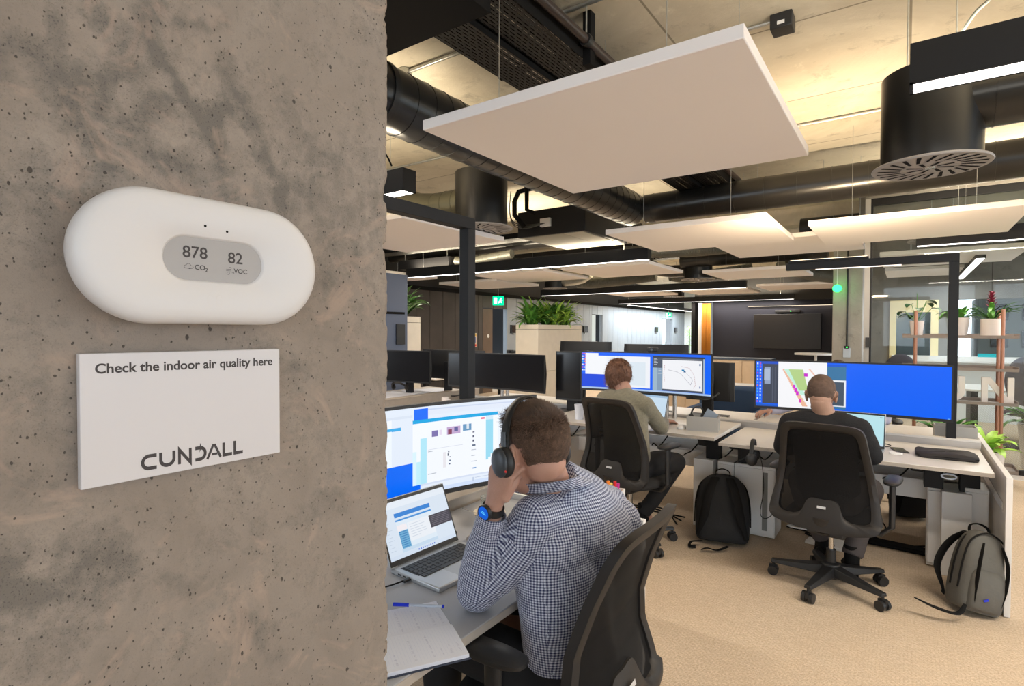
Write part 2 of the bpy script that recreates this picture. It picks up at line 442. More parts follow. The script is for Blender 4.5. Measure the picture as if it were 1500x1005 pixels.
# left wall of vertical cladding boards, with door openings
def clad(name, y0, y1, z0, z1, m, step=.42, x=WX):
    b = MB(); y = y0
    b.bb(x-.12, x-.03, y0, y1, z0, z1)
    while y < y1-.01:
        e = min(y+step, y1); b.bb(x-.03, x, y+.006, e-.006, z0, z1); y = e
    return struct(b.build(name, m, smooth=False))
TOPZ = 2.42
door_spans = [(10.72, 11.74), (16.55, 17.35), (23.05, 24.38)]
y = -5.0; segs = []
for a, b_ in door_spans: segs.append((y, a)); y = b_
segs.append((y, 28))
for i, (a, b_) in enumerate(segs): clad('wall_left', a, b_, 0, TOPZ, M_WALLB if b_ < 12 else M_WALLP)
for a, b_ in door_spans: clad('wall_left', a, b_, 2.12, TOPZ, M_WALLP if a > 12 else M_WALLB)
struct(MB().bb(WX-.12, WX-.02, -5, 28, TOPZ, CEIL).build('wall_left', M_DARK, smooth=False))
struct(MB().bb(WX-1.4, WX-1.3, 10, 28, 0, CEIL).build('wall_left', M_DARK, smooth=False))
struct(MB().bb(WX-.0, WX+.03, -5, 28, 2.42, 2.50).build('trim_1', M_BLACKM, smooth=False))
M_BRDOOR = mat('brown_door_laminate', (.13, .085, .055), .5, var=.1, vscale=3)
d1 = MB().bb(WX-.06, WX-.01, 10.74, 11.13, 0, 2.1).build('door_1', M_BRDOOR, smooth=False); struct(d1)
MB().lathe([(.001, 0), (.045, .0), (.045, .006), (.001, .006)], (WX-.008, 10.95, 1.42), axis='x', n=20).build('door_sign', M_WHITE, d1)
for i, (a, b_) in enumerate(((16.57, 16.84), (23.07, 23.52))):
    d = MB().bb(WX-.05, WX-.01, a, b_, 0, 2.1).build('door_%d' % (i+2), mat('pale_door_glass', (.42, .50, .54), .3), smooth=False); struct(d)
    MB().bb(WX-.008, WX+.05, b_-.06, b_-.04, 1.0, 1.12).build('door_handle', M_CHROME, d)
# end wall, far left room
struct(MB().bb(-9.4, -5.1, 26, 26.15, 0, CEIL).build('wall_far', M_WHWALL, smooth=False))
# navy feature wall with the wall screen
M_NAVY = mat('navy_wall_paint', (.008, .009, .019), .7, var=.05)
NY = 17.2
struct(MB().bb(-4.76, -.3, NY, NY+.15, 0, 2.44).build('wall_navy', M_NAVY, smooth=False))
struct(MB().bb(-5.3, -.3, NY-.05, NY+.2, 2.44, CEIL).build('wall_navy', M_DARK, smooth=False))
struct(MB().bb(-5.38, -5.27, NY-.1, NY+.3, 0, 2.5).build('trim_2', M_BLACKM, smooth=False))
# the glazed room beyond the partition
M_CONC2 = concrete_slab('wall_concrete', (.17, .155, .14), (.25, .235, .21), (1.2, 2.4))
struct(MB().bb(-.3, -.2, 12.7, NY, 0, CEIL).build('wall_inner', M_DARK, smooth=False))
YB = 12.5
w = MB()                                            # rear wall of the glazed room with two window openings
w.bb(-.62, -.22, YB, YB+.2, 0, CEIL); w.bb(-.22, 6.9, YB, YB+.2, 2.12, CEIL); w.bb(-.22, 6.9, YB, YB+.2, 0, .95)
w.bb(.46, .62, YB, YB+.2, .95, 2.12); w.bb(2.2, 2.4, YB, YB+.2, .95, 2.12); w.bb(4.2, 4.4, YB, YB+.2, .95, 2.12)
struct(w.build('wall_back', M_CONC2, smooth=False))
M_YEL = mat('pale_yellow_frame', (.80, .66, .36), .6)
f = MB(); f.bb(-.24, -.14, YB-.06, YB, .9, 2.12); f.bb(.37, .48, YB-.06, YB, .9, 2.12); f.bb(-.14, .37, YB-.06, YB, 1.9, 2.12)
struct(f.build('window_1', M_YEL, smooth=False))
MB().bb(-.14, .37, YB+.05, YB+.06, .95, 1.9).build('pane', mat('smoky_glass', (.08, .1, .11), .1, alpha=.75), bpy.data.objects['window_1'], smooth=False)
# window walls behind and right of the camera
def window_wall(name, axis, at_, a0, a1, step, n0):
    w = MB()
    def B(u0, u1, z0, z1, t=.15):
        if axis == 'y': w.bb(u0, u1, at_, at_-t if at_ < 0 else at_+t, z0, z1)
        else: w.bb(at_, at_+t, u0, u1, z0, z1)
    B(a0, a1, 0, .7); B(a0, a1, 2.9, CEIL)
    u = a0
    while u < a1+.01: B(u-.2, u+.2, .7, 2.9); u += step
    struct(w.build(name, M_WHWALL, smooth=False))
window_wall('wall_rear', 'y', -5.0, -8.6, 6.9, 2.6, 2)
window_wall('wall_right', 'x', 6.9, -5, 13, 3.0, 2)
struct(MB().bb(-5.27, -5.1, NY+.3, 28, 0, CEIL).build('wall_inner', M_WHWALL, smooth=False))
# ------------------------------------------------ big concrete column with the sensor
def densify(a, b, h): 
    n = max(1, int(round((b-a)/h))); return [a+(b-a)*i/n for i in range(n)]
XC, YC = -.44, .40
stain_px = [
 ([(205,19),(243,91),(262,125),(293,171),(316,224),(331,262),(336,290)], .007, 1.0),
 ([(8,110),(11,87),(34,63),(68,72),(91,122),(118,167),(137,201),(152,243)], .0085, .95),
 ([(87,23),(99,76),(114,114),(112,150)], .006, .7), ([(137,8),(160,34),(190,61),(205,70)], .006, .75),
 ([(137,201),(160,125),(190,76),(213,46),(216,20)], .007, .8), ([(258,30),(289,23),(323,23)], .005, .8),
 ([(323,76),(331,133),(354,156),(319,163),(310,190)], .006, .75), ([(354,156),(373,182),(388,236),(399,262),(410,300)], .006, .7),
 ([(228,152),(205,180),(190,213),(213,247),(266,243)], .008, .6), ([(266,243),(300,262),(331,262)], .008, .5), ([(60,270),(110,265),(150,262)], .012, .5),
 ([(0,290),(30,300),(70,270)], .01, .5),
 ([(110,793),(150,805),(180,835)], .011, .75), ([(0,850),(40,868),(80,861),(115,855)], .011, .8), ([(80,861),(130,880),(160,880)], .008, .6),
 ([(65,990),(80,950),(100,930)], .012, .55), ([(350,900),(380,930),(400,970)], .011, .6), ([(20,700),(60,720),(90,690)], .01, .6),
 ([(200,855),(240,850),(290,845)], .005, .6), ([(420,140),(450,220),(500,260)], .012, .45), ([(480,330),(500,370),(480,420)], .014, .5),
 ([(400,330),(440,300),(460,260)], .012, .45), ([(500,840),(520,870),(480,900)], .012, .4), ([(440,760),(470,720),(500,740)], .012, .35),
 ([(400,500),(440,560),(470,640)], .01, .3), ([(40,560),(60,620),(90,660)], .01, .45), ([(300,790),(350,800),(380,770)], .008, .35)]
SEG = []
for pts, wd, st in stain_px:
    q = [pk(a, c, x=XC) for a, c in pts]
    for i in range(len(q)-1): SEG.append((q[i].y, q[i].z, q[i+1].y, q[i+1].z, wd, st))
SEG = np.array(SEG)
prof = [(XC, v) for v in [-.8, -.5, -.25, -.1, 0]] + [(XC, v) for v in densify(.04, YC-.009, .0026)]
prof += [(XC, YC-.009), (XC-.0007, YC-.0055), (XC-.0025, YC-.0025), (XC-.0055, YC-.0007), (XC-.009, YC)]
prof += [(XC-.02, YC), (XC-.05, YC), (XC-.15, YC), (XC-.6, YC), (XC-.6, -.8)]
zs = [0, .4, .8, .95] + densify(1.08, 2.0, .0028) + [2.0, 2.2, 2.6, 3.0, CEIL]
npf, nz = len(prof), len(zs); V = []; ST = []
for z in zs:
    for i, (x, yv) in enumerate(prof):
        p = Vector((x, yv, z)); s_ = 0.
        if 5 <= i < npf-4 and 1.0 < z < 2.05:
            n1 = noise.noise(p*9); n2 = noise.noise(p*45+Vector((3, 1, 7))); n3 = noise.noise(p*140)
            p.x += .0012*n1+.0005*n2+.00018*n3
            ed = max(0, 1-(YC-yv)/.012) if x == XC else 1.
            if ed > 0:
                c1 = noise.noise(Vector((1.7, 0, z*26))); c2 = noise.noise(Vector((9.7, 0, z*95))); c3 = noise.noise(Vector((5.1, 2, z*300)))
                ch = .0022*c1+.0016*c2+.0009*c3+max(0, c1-.25)*-.008+max(0, noise.noise(Vector((4, 8, z*60)))-.35)*-.012
                p.y += ed*(ch-.001); p.x += ed*min(0, ch)*.6
            wy = yv+.012*noise.noise(p*28)+.006*noise.noise(p*90)+.003*noise.noise(p*230); wz = z+.012*noise.noise(p*28+Vector((9, 9, 9)))+.006*noise.noise(p*90+Vector((5, 5, 5)))
            a = SEG; dy = a[:, 2]-a[:, 0]; dz = a[:, 3]-a[:, 1]
            t = np.clip(((wy-a[:, 0])*dy+(wz-a[:, 1])*dz)/(dy*dy+dz*dz), 0, 1)
            dd = np.hypot(a[:, 0]+t*dy-wy, a[:, 1]+t*dz-wz)
            s_ = float(np.max(a[:, 5]*np.clip(1.35-dd/a[:, 4]*.8, 0, 1)))
        V.append(p); ST.append(s_)
F = [(j*npf+i, j*npf+(i+1) % npf, (j+1)*npf+(i+1) % npf, (j+1)*npf+i) for j in range(nz-1) for i in range(npf)]
me = bpy.data.meshes.new('concrete_column'); me.from_pydata([tuple(p) for p in V], [], F); me.update()
at = me.attributes.new('stain', 'FLOAT', 'POINT'); at.data.foreach_set('value', ST)
me.polygons.foreach_set('use_smooth', [True]*len(me.polygons))
me.materials.append(concrete_near())
colo = bpy.data.objects.new('concrete_column', me); COL.objects.link(colo)
struct(colo, 'rough grey-brown bare concrete column filling the left side with blow holes and a chipped edge')
# far column beside the glass
c2 = MB().bb(-.89, -.51, 9.5, 9.9, 0, CEIL).build('concrete_column', concrete_slab('pale_concrete', (.36, .33, .29), (.48, .45, .41), (3, 6)), bevel=.01); struct(c2, 'pale concrete column beyond the desks beside the glass partition')

# ------------------------------------------------ air quality sensor
def stadium(w, h, n=20, cx=0, cz=0):
    r = h/2; d = w/2-r
    return [(cx+d+r*math.cos(R(a)), cz+r*math.sin(R(a))) for a in np.linspace(-90, 90, n)]+[(cx-d+r*math.cos(R(a)), cz+r*math.sin(R(a))) for a in np.linspace(90, 270, n)]
def loft_rings(rings, mi=0, hole=None):
    b = MB(); n = len(rings[0]); V = [p for r in rings for p in r]
    F = [(i*n+k, i*n+(k+1) % n, (i+1)*n+(k+1) % n, (i+1)*n+k) for i in range(len(rings)-1) for k in range(n)]
    b.add(V, F, mi); return b
pc = pk(268, 378, x=-.41)
SY0, SZ0 = (pk(88, 378, x=XC+.02).y+pk(458, 395, x=XC+.02).y)/2, pk(285, 379, x=XC+.033).z
sens = thing('air_quality_sensor', 'white rounded air quality sensor reading 878 and 82, mounted on the concrete column', 'sensor', (XC, SY0, SZ0))
# local: x out of wall, y along wall, z up. 170 x 90 x 33
def sring(w, h, x): return [(x, u, v) for u, v in stadium(w, h, 48)]
rings = [sring(.158, .078, .0005), sring(.160, .080, .002), sring(.163, .083, .010), sring(.166, .086, .0135), sring(.1700, .0900, .0150), sring(.1715, .0915, .0200), sring(.1710, .0910, .0250), sring(.1690, .0890, .0285), sring(.1650, .0850, .0310), sring(.1590, .0790, .0325), sring(.150, .070, .0331), sring(.072, .0325, .0333)]
bb_ = loft_rings(rings)
n_ = len(rings[0]); 
# recess of the display window
DC = (-.0005, .0)
def dring(w, h, x): return [(x, u+DC[0], v+DC[1]) for u, v in stadium(w, h, 48)]
rings[-1] = dring(.0735, .0335, .0333)
rings += [dring(.0715, .0315, .0325), dring(.070, .030, .0312)]
bd = loft_rings(rings).build('body', mat('sensor_white', (.60, .575, .57), .38, spec=.35), sens, ang=60)
dm = MB(); dm.add(dring(.0712, .0312, .0313), [tuple(range(96))])
M_DISP = mat('eink_display', (.33, .305, .29), .28, spec=.4)
disp = dm.build('display', M_DISP, sens, smooth=False)
def on_wall(b, vs, fs, x, cy_, cz_, mi=0): b.add([(x, cy_+v[0], cz_+v[1]) for v in vs], fs, mi)
tb = MB()
for s_, sz, a, c, bo in (('878', .0085, -.0147, .0052, .00012), ('82', .0085, .0140, .0042, .00012), ('CO', .0036, -.0115, -.0048, .00006), ('2', .0030, -.0070, -.0062, .00004), ('VOC', .0036, .0180, -.0050, .00006)):
    vs, fs = textmesh(s_, sz*1.35, bold=bo); on_wall(tb, vs, fs, .0315, a+DC[0]*0+.0, c-.001)
for p, wd, cl in ((arc(0, 0, .0013, .0011, 90, 270, 8)+arc(.0018, -.0011+.0, .0001, .0001, -90, -90, 1)+arc(.0036, -.0001, .0011, .001, -90, 90, 6)+arc(.0016, .0009, .0015, .0013, 0, 170, 6), .00022, True),):
    vs, fs = stroke(p, wd, cl); on_wall(tb, vs, fs, .0315, -.0208, -.0058)
for cx_, cz_, rr in ((.0100, -.0042, .0008), (.0086, -.0080, .0010), (.0122, -.0074, .0007)):
    vs, fs = stroke(arc(cx_, cz_, rr, rr, 200, -120, 10), .00022); on_wall(tb, vs, fs, .0315, 0, 0)
for zz in (-.0050, -.0061):
    vs, fs = stroke([(.0070, zz), (.0104, zz)], .00022); on_wall(tb, vs, fs, .0315, 0, 0)
tb.build('display_text', M_INK, disp, smooth=False)
hb = MB()
for yy, zz, rr in ((-.0085, .0240, .0009), (.0070, .0222, .0009)):
    hb.lathe([(rr, 0), (rr, .0004)], (.0330, yy, zz), axis='x', n=12)
hb.build('microphone_hole', M_BLACKM, sens)
gl = MB()
for pts in (arc(-.0022, 0, .0022, .0040, 30, 330, 14), arc(.0040, 0, .0022, .0040, 30, 330, 14)):
    vs, fs = stroke(pts, .0006); on_wall(gl, vs, fs, .03335, -.0030, -.0285)
gl.build('embossed_mark', mat('sensor_emboss', (.60, .57, .555), .3), sens, smooth=False)
# ------------------------------------------------ notice plate
pl = thing('air_quality_notice', 'white plate under the sensor reading Check the indoor air quality here', 'sign', (XC, .184, 1.4475))
y0, y1 = pk(117, 600, x=XC+.006).y-.184, pk(410, 600, x=XC+.006).y-.184
zt, zb = pk(410, 511, x=XC+.006).z-1.4475, pk(410, 663, x=XC+.006).z-1.4475
MB().bb(.0003, .006, y0, y1, zb, zt).build('plate', mat('acrylic_white', (.57, .54, .545), .3, spec=.3), pl, bevel=.0006)
tb = MB(); W_ = y1-y0; H_ = zt-zb
vs, fs = textmesh('Check the indoor air quality here', .0082, bold=.00019)
xs = [v[0] for v in vs]; k = .893*W_/(max(xs)-min(xs)); vs = [(v[0]*k, v[1]*k*1.0, 0) for v in vs]
on_wall(tb, vs, fs, .0061, (y0+y1)/2+.0008, zt-.0105)
tb.build('lettering', M_INK, pl, smooth=False)
lg = MB(); lw = .0023
U = [  # wordmark letters: strokes in a 1-high box
 arc(.62, .5, .54, .5, 118, 242, 14), ]
def LT(pts, ox, w=.24, close=False):
    vs, fs = stroke([(a+ox, c) for a, c in pts], w, close); lg.add([(.0061, (y0+y1)/2-.020+v.x*.0098, zb+.0055+v.y*.0108) for v in vs], fs)
LT([(1.12, .9), (.62, .9)]+arc(.55, .5, .45, .4, 90, 270, 14)+[(1.12, .1)], 0)
LT([(1.42, 1.0), (1.42, .55)]+arc(1.92, .5, .5, .4, 180, 360, 14)+[(2.42, 1.0)], 0)
LT([(2.85, 0), (2.85, .98), (3.72, .02), (3.72, 1.0)], 0, .22)
LT([(4.12, .9), (4.5, .9)]+arc(4.5, .5, .45, .4, 90, -90, 14)+[(4.12, .1)], 0)
LT([(5.12, 0), (5.62, .92), (5.78, .92), (6.28, 0)], 0, .2); LT([(5.5, .30), (6.0, .30)], 0, .16)
LT([(6.55, 1), (6.55, .1), (7.3, .1)], 0); LT([(7.55, 1), (7.55, .1), (8.3, .1)], 0)
# centre the wordmark
ys_ = [v[1] for v in lg.v]; cen = (min(ys_)+max(ys_))/2; sp = max(ys_)-min(ys_); k = .52*W_/sp
lg.v = [(v[0], (v[1]-cen)*k+(y0+y1)/2+.001, v[2]) for v in lg.v]
lg.build('wordmark', M_INK, pl, smooth=False)

# ================================================================== LIGHT
wd = bpy.data.worlds.new('sky'); sc.world = wd; wd.use_nodes = True
bg = wd.node_tree.nodes['Background']; bg.inputs[0].default_value = (.80, .90, 1.0, 1); bg.inputs[1].default_value = 3.1
def area(loc, sx, sy, power, col, rot=(0, 0, 0)):
    l = bpy.data.lights.new('lamp', 'AREA'); l.shape = 'RECTANGLE'; l.size = sx; l.size_y = sy; l.energy = power; l.color = col
    o = bpy.data.objects.new('lamp', l); COL.objects.link(o); o.location = loc; o.rotation_euler = rot; return o
WARM = (1, .90, .78); UPW = (1, .85, .62)
LEDZ = 2.45
def linear_light(x0, x1, y, label, axis='x', z=LEDZ, pw=14, up=15, w=.12, hh=.15, ledw=.098):
    t = thing('linear_pendant_light', label, 'light', ((x0+x1)/2, y, z), 0 if axis == 'x' else PI/2, 'black linear pendant lights')
    L_ = (x1-x0); h = MB()
    h.bb(-L_/2, L_/2, -w/2, w/2, .006, hh); h.bb(-L_/2, L_/2, -w/2, -ledw/2, 0, .006); h.bb(-L_/2, L_/2, ledw/2, w/2, 0, .006)
    h.bb(-L_/2, -L_/2+.012, -w/2, w/2, 0, .006); h.bb(L_/2-.012, L_/2, -w/2, w/2, 0, .006)
    h.build('housing', M_BLACK, t)
    MB().bb(-L_/2+.012, L_/2-.012, -ledw/2, ledw/2, .001, .0055).build('diffuser', M_LED, t, smooth=False)
    for sx in (-L_/2+.35, L_/2-.35):
        MB().cyl((sx, 0, hh), (sx, 0, CEIL-z), .0025, n=6).build('suspension_wire', M_GALV, t)
    n = max(1, int(round(L_/2.6)))
    for i in range(n):
        cx = -L_/2+L_*(i+.5)/n
        p = Vector((cx, 0, -.004)); q = Vector((cx, 0, hh+.01))
        if axis != 'x': p = Vector((0, cx, -.004)); q = Vector((0, cx, hh+.01))
        rz = 0 if axis == 'x' else PI/2
        area(Vector(((x0+x1)/2, y, z))+p, L_/n*.95, ledw, pw*L_/n, WARM, (0, 0, rz))
        if up: area(Vector(((x0+x1)/2, y, z))+q, L_/n*.95, ledw, up*L_/n, UPW, (PI, 0, rz))
    return t
# ================================================================== CEILING SERVICES
linear_light(0.0, 3.0, 2.62, 'black linear pendant light at the top right, glowing strip nearest the camera')
linear_light(-5.6, -2.70, 2.62, 'black linear pendant light seen end-on, above the left desk goalpost')
linear_light(-7.03, -2.68, 6.8, 'long black linear pendant light crossing behind the tall desk post')
linear_light(-7.66, -2.68, 12.1, 'black linear pendant light above the planter, second line of glow beyond the desks')
linear_light(-7.7, -2.5, 16.9, 'black linear pendant light furthest away, just in front of the navy wall')
linear_light(.08, 3.6, 7.38, 'black linear pendant light hanging just before the glass partition at the right')
linear_light(17.5, 23.5, -7.6, 'black linear pendant light running along the pale cladding wall', axis='y') if False else None
def linear_y(x, y0, y1, label, pw=26):
    t = thing('linear_pendant_light', label, 'light', (x, (y0+y1)/2, 2.45), 0, 'black linear pendant lights')
    L_ = y1-y0
    MB().bb(-.05, .05, -L_/2, L_/2, .006, .12).build('housing', M_BLACK, t)
    MB().bb(-.04, .04, -L_/2+.01, L_/2-.01, 0, .0055).build('diffuser', M_LED, t, smooth=False)
    area((x, (y0+y1)/2, 2.44), .08, L_*.95, pw*L_, (.86, .94, 1.))
linear_y(-7.75, 17.8, 25.0, 'black linear pendant light running along the pale cladding wall at the far left', 34)
linear_y(.75, 9.0, 12.2, 'white lit strip light inside the glazed room', 12)

def panel(x0, x1, y0, y1, label, z=2.5, t=.05, wires=True):
    th = thing('acoustic_ceiling_panel', label, 'ceiling panel', ((x0+x1)/2, (y0+y1)/2, z), 0, 'white hanging acoustic panels')
    a, b_ = (x1-x0)/2, (y1-y0)/2
    MB().bb(-a, a, -b_, b_, 0, t).build('panel', M_PANEL, th, bevel=.004)
    for sx in (-a+.33, a-.33):
        for sy in (-b_+.18, b_-.18):
            if wires: MB().cyl((sx, sy, t), (sx, sy, CEIL-z), .0018, n=6).build('suspension_wire', M_GALV, th)
    return th
panel(-1.93, -.45, 1.96, 3.46, 'large white square acoustic panel hanging nearest the camera')
panel(-2.47, -.98, 5.09, 6.54, 'white acoustic panel directly behind the large nearest one')
panel(-.74, .79, 5.73, 7.13, 'white acoustic panel at the right with a bright warm glow on its underside')
panel(-5.05, -3.55, 3.35, 4.85, 'white acoustic panel at the left behind the goalpost arm')
panel(-1.9, -.42, 6.72, 8.15, 'white acoustic panel above the right goalpost bar, beyond the black round duct', 2.56)
panel(-2.75, -1.3, 9.3, 10.75, 'white acoustic panel over the man in black, beyond the black goalpost')
panel(-4.45, -3.0, 7.6, 9.1, 'white acoustic panel over the sweater man, behind the second pendant light')
panel(-6.2, -4.75, 7.55, 9.1, 'white acoustic panel right of the tall desk post')
panel(-7.9, -6.4, 8.5, 10.0, 'white acoustic panel above the green exit sign')
panel(-2.6, -1.1, 12.6, 14.0, 'narrow-looking white acoustic panel next to the green lit sensor')
panel(-6.3, -4.85, 12.9, 14.3, 'white acoustic panel over the big planter, beyond the third pendant light')
panel(-4.4, -2.9, 13.2, 14.6, 'small-looking white acoustic panel before the navy wall')
panel(-8.3, -7.1, 6.3, 7.6, 'white acoustic panel at the far left edge, mostly behind the concrete column')
panel(-.28, 1.15, 8.45, 10.0, 'white acoustic panel inside the glazed room, nearest the glass')
panel(-.28, .7, 10.6, 11.9, 'white acoustic panel inside the glazed room, at its back wall')
panel(1.6, 3.1, 8.45, 10.0, 'white acoustic panel inside the glazed room at the right edge')

def ringduct(pts, r, label, name='round_duct', m=None, seam=.16, group='black round ducts'):
    c = Vector(pts[0]); t = thing(name, label, 'duct', tuple(c), 0, group)
    P = [Vector(p)-c for p in pts]
    sm = MB().tube(P, r, 32); k = .1
    for a, b_ in zip(P, P[1:]):
        L_ = (b_-a).length; d = (b_-a).normalized(); s_ = k
        while s_ < L_:
            u = a+d*s_; sm.tube([u-d*.004, u+d*.004], r+.0035, 32); s_ += seam
    sm.build('duct_run', m or M_DUCT, t, ang=50)
    return t
DX = -2.66
ringduct([(DX, 0.3, 2.97), (DX, 6.15, 2.97)], .195, 'thick black spiral duct running away from the camera at the upper left')
for q in (1.9, 2.55):
    pass
hd = thing('duct_collar', 'black clamp ring round the thick spiral duct at the upper left', 'duct clamp', (DX, 2.3, 2.97))
MB().tube([(0, -.02, 0), (0, .02, 0)], .205, 32).build('ring', M_BLKPL, hd); MB().cyl((0, 0, .2), (0, 0, .43), .004, n=8).build('threaded_rod', M_GALV, hd)
ringduct([(-2.5, 6.25, 2.97), (4.5, 6.25, 3.0)], .165, 'long black round duct crossing the ceiling from centre to right', seam=.3)
ringduct([(-8.0, 7.3, 2.93), (-3.0, 7.3, 2.93)], .10, 'black round duct crossing low behind the tall desk post', seam=.2)
ringduct([(-3.3, 9.9, 2.8), (-1.0, 9.9, 2.8)], .12, 'black round duct far behind the second acoustic panel', seam=.2)
ringduct([(-1.2, 8.6, 2.95), (3.5, 8.6, 2.95)], .15, 'black round duct above the glazed room', seam=.3)
# swirl diffusers
def swirl(x, y, z0, z1, r, pr, label, pipe=1, pz=.7, pipelen=1.2, pipm=None):
    t = thing('swirl_diffuser', label, 'air diffuser', (x, y, z0), 0, 'black drum air diffusers')
    H = z1-z0
    MB().lathe([(r, .012), (r, H-.002), (r-.004, H), (.001, H)], n=48, cap0=False).build('drum', M_DUCT, t, ang=40)
    pm = mat('diffuser_plate', (.34, .32, .31), .5)
    pb = MB().lathe([(.001, 0), (pr, .0), (pr+.004, .006), (pr, .012), (.001, .012)], n=56, cap0=False, cap1=False).build('plate', pm, t, ang=40)
    sl = MB()
    for ring, (ra, rb, n, sk) in enumerate(((pr*.50, pr*.92, 22, .22), (pr*.14, pr*.42, 8, .25))):
        for k in range(n):
            a = 2*PI*k/n+(.13 if ring else 0); w = .013 if not ring else .013
            p0 = Vector((math.cos(a)*ra, math.sin(a)*ra, -.0012)); p1 = Vector((math.cos(a+sk)*rb, math.sin(a+sk)*rb, -.0012))
            d = (p1-p0).normalized(); nn = Vector((-d.y, d.x, 0))*w*.5
            sl.quad(p0-nn, p0+nn, p1+nn*1.5, p1-nn*1.5)
    sl.build('slot', M_BLACKM, pb, smooth=False)
    MB().lathe([(.001, -.004), (.02, -.004), (.022, 0)], n=16).build('centre_screw', M_CHROME, pb)
    if pipe:
        d = pipe; zc = H*pz; rr = min(.15, H*.32)
        P = [(d*r*.6, 0, zc), (d*pipelen*.55, 0, zc), (d*pipelen*.8, 0, zc+.04), (d*pipelen, 0, zc+.14)]
        sm = MB().tube(P, rr, 28)
        for s_ in np.arange(r+.03, pipelen*.55, .15): sm.tube([(d*s_-.003, 0, zc), (d*s_+.003, 0, zc)], rr+.003, 28)
        sm.build('duct_stub', pipm or M_DUCT, t, ang=50)
    for sx, sy in ((-.1, 0), (.1, .06)):
        MB().cyl((sx, sy, H), (sx, sy, CEIL-z0), .004, n=8).build('threaded_rod', M_GALV, t)
    return t
swirl(.09, 3.53, 2.36, 2.83, .212, .247, 'large black drum air diffuser with slotted grey plate at the upper right', 1, .66, 2.2)
swirl(-3.51, 4.40, 2.56, 3.12, .265, .315, 'black drum air diffuser with slotted plate behind the left goalpost corner', -1, .52, 1.1, mat('olive_duct_metal', (.16, .155, .11), .35, .6))
swirl(-3.06, 10.1, 2.47, 2.83, .24, .29, 'far black drum diffuser in the middle, between two white panels', -1, .5, .9)
swirl(-3.75, 9.0, 2.58, 2.9, .26, .31, 'black drum diffuser with pale slotted plate behind the end of the second pendant light', 0)
swirl(-6.6, 11.0, 2.52, 2.8, .24, .28, 'distant black drum diffuser over the big planter', 1, .5, .9, M_GALV)
swirl(.33, 8.15, 2.60, 2.85, .22, .33, 'black drum diffuser above the right goalpost, beside the warm-lit panel', 0)
swirl(-5.2, 15.0, 2.5, 2.8, .24, .28, 'tiny distant black drum diffuser before the navy wall', 0)
# cable trays
M_PERF = perforated('perforated_tray', (.005, .0045, .0045), .06, .022)
def tray(x0, x1, y0, y1, z, h, label, axis='y'):
    t = thing('cable_tray', label, 'cable tray', ((x0+x1)/2, (y0+y1)/2, z), 0, 'black cable trays')
    a, b_ = (x1-x0)/2, (y1-y0)/2
    MB().bb(-a, a, -b_, b_, 0, .003).build('tray_base', M_PERF, t, smooth=False)
    sd = MB()
    if axis == 'y':
        for sx in (-a, a): MB().bb(sx-.002, sx+.002, -b_, b_, 0, h).build('side_rail', M_BLACKM, t, smooth=False); 
    else:
        for sy in (-b_, b_): MB().bb(-a, a, sy-.002, sy+.002, 0, h).build('side_rail', M_BLACKM, t, smooth=False)
    cb = MB(); rnd = random.Random(int(x0*100))
    for i in range(9):
        if axis == 'y':
            u = (i-4)*a*.19; cb.tube([(u+rnd.uniform(-.015, .015), -b_+2*b_*k/8, .012+rnd.uniform(0, .02)) for k in range(9)], .008, 6)
        else:
            u = (i-4)*b_*.19; cb.tube([(-a+2*a*k/8, u+rnd.uniform(-.015, .015), .012+rnd.uniform(0, .02)) for k in range(9)], .008, 6)
    tag(cb.build('cable_bundle', M_BLACKM, t), None, kind='stuff')
    return t
tray(-2.08, -1.84, .3, 7.2, 3.1, .06, 'wide black perforated cable tray running away above the nearest panel')
tray(-1.82, -1.57, .3, 7.2, 3.13, .09, 'black slotted cable tray beside the wide one, nearer the ceiling pipe')
tray(-8.2, -3.4, 6.2, 6.5, 2.80, .07, 'black ladder tray crossing low at the left behind the post', 'x')
tray(-7.5, -3.4, 8.2, 8.5, 2.85, .07, 'black ladder tray crossing behind the first one at the left', 'x')
tray(-8, -.9, 10.9, 11.2, 3.02, .10, 'black cable tray crossing high before the navy wall', 'x')
bm_ = thing('black_box_duct', 'deep black rectangular duct crossing at the very top left above the cable trays', 'duct', (-3.2, 1.85, 2.99))
MB().bb(-1.6, 1.62, -.25, .2, 0, .3).build('casing', M_BLACKM, bm_, bevel=.005)
# struts / pipe
pp = thing('ceiling_pipe', 'dark brown round pipe running along the ceiling above the nearest panel', 'pipe', (-1.52, .3, 3.2))
M_BRN = mat('brown_black_paint', (.035, .024, .022), .35)
MB().cyl((0, 0, 0), (0, 6.2, 0), .026, n=16).build('pipe_run', M_BRN, pp)
for yy in (2.85, 4.7):
    MB().cyl((0, yy-.3, 0), (0, yy-.26, 0), .036, n=16).build('clamp', M_BLKPL, pp); MB().cyl((0, yy-.28, 0), (0, yy-.28, .2), .005, n=8).build('threaded_rod', M_GALV, pp)
br = thing('tray_bracket', 'black triangular steel bracket holding the cable trays under the ceiling', 'bracket', (-1.7, 2.95, 3.12))
MB().bb(.13, .18, -.03, .03, -.03, .28).build('upright', M_BLACKM, br); MB().bb(-.5, .18, -.02, .02, .06, .1).build('cross_bar', M_BLACKM, br)
br2 = thing('tray_bracket', 'black steel bracket holding the cable trays just before the long round duct', 'bracket', (-1.7, 5.3, 3.08))
MB().bb(.13, .18, -.03, .03, -.03, .32).build('upright', M_BLACKM, br2); MB().bb(-.5, .2, -.03, .03, -.04, .0).build('cross_bar', M_BLACKM, br2)
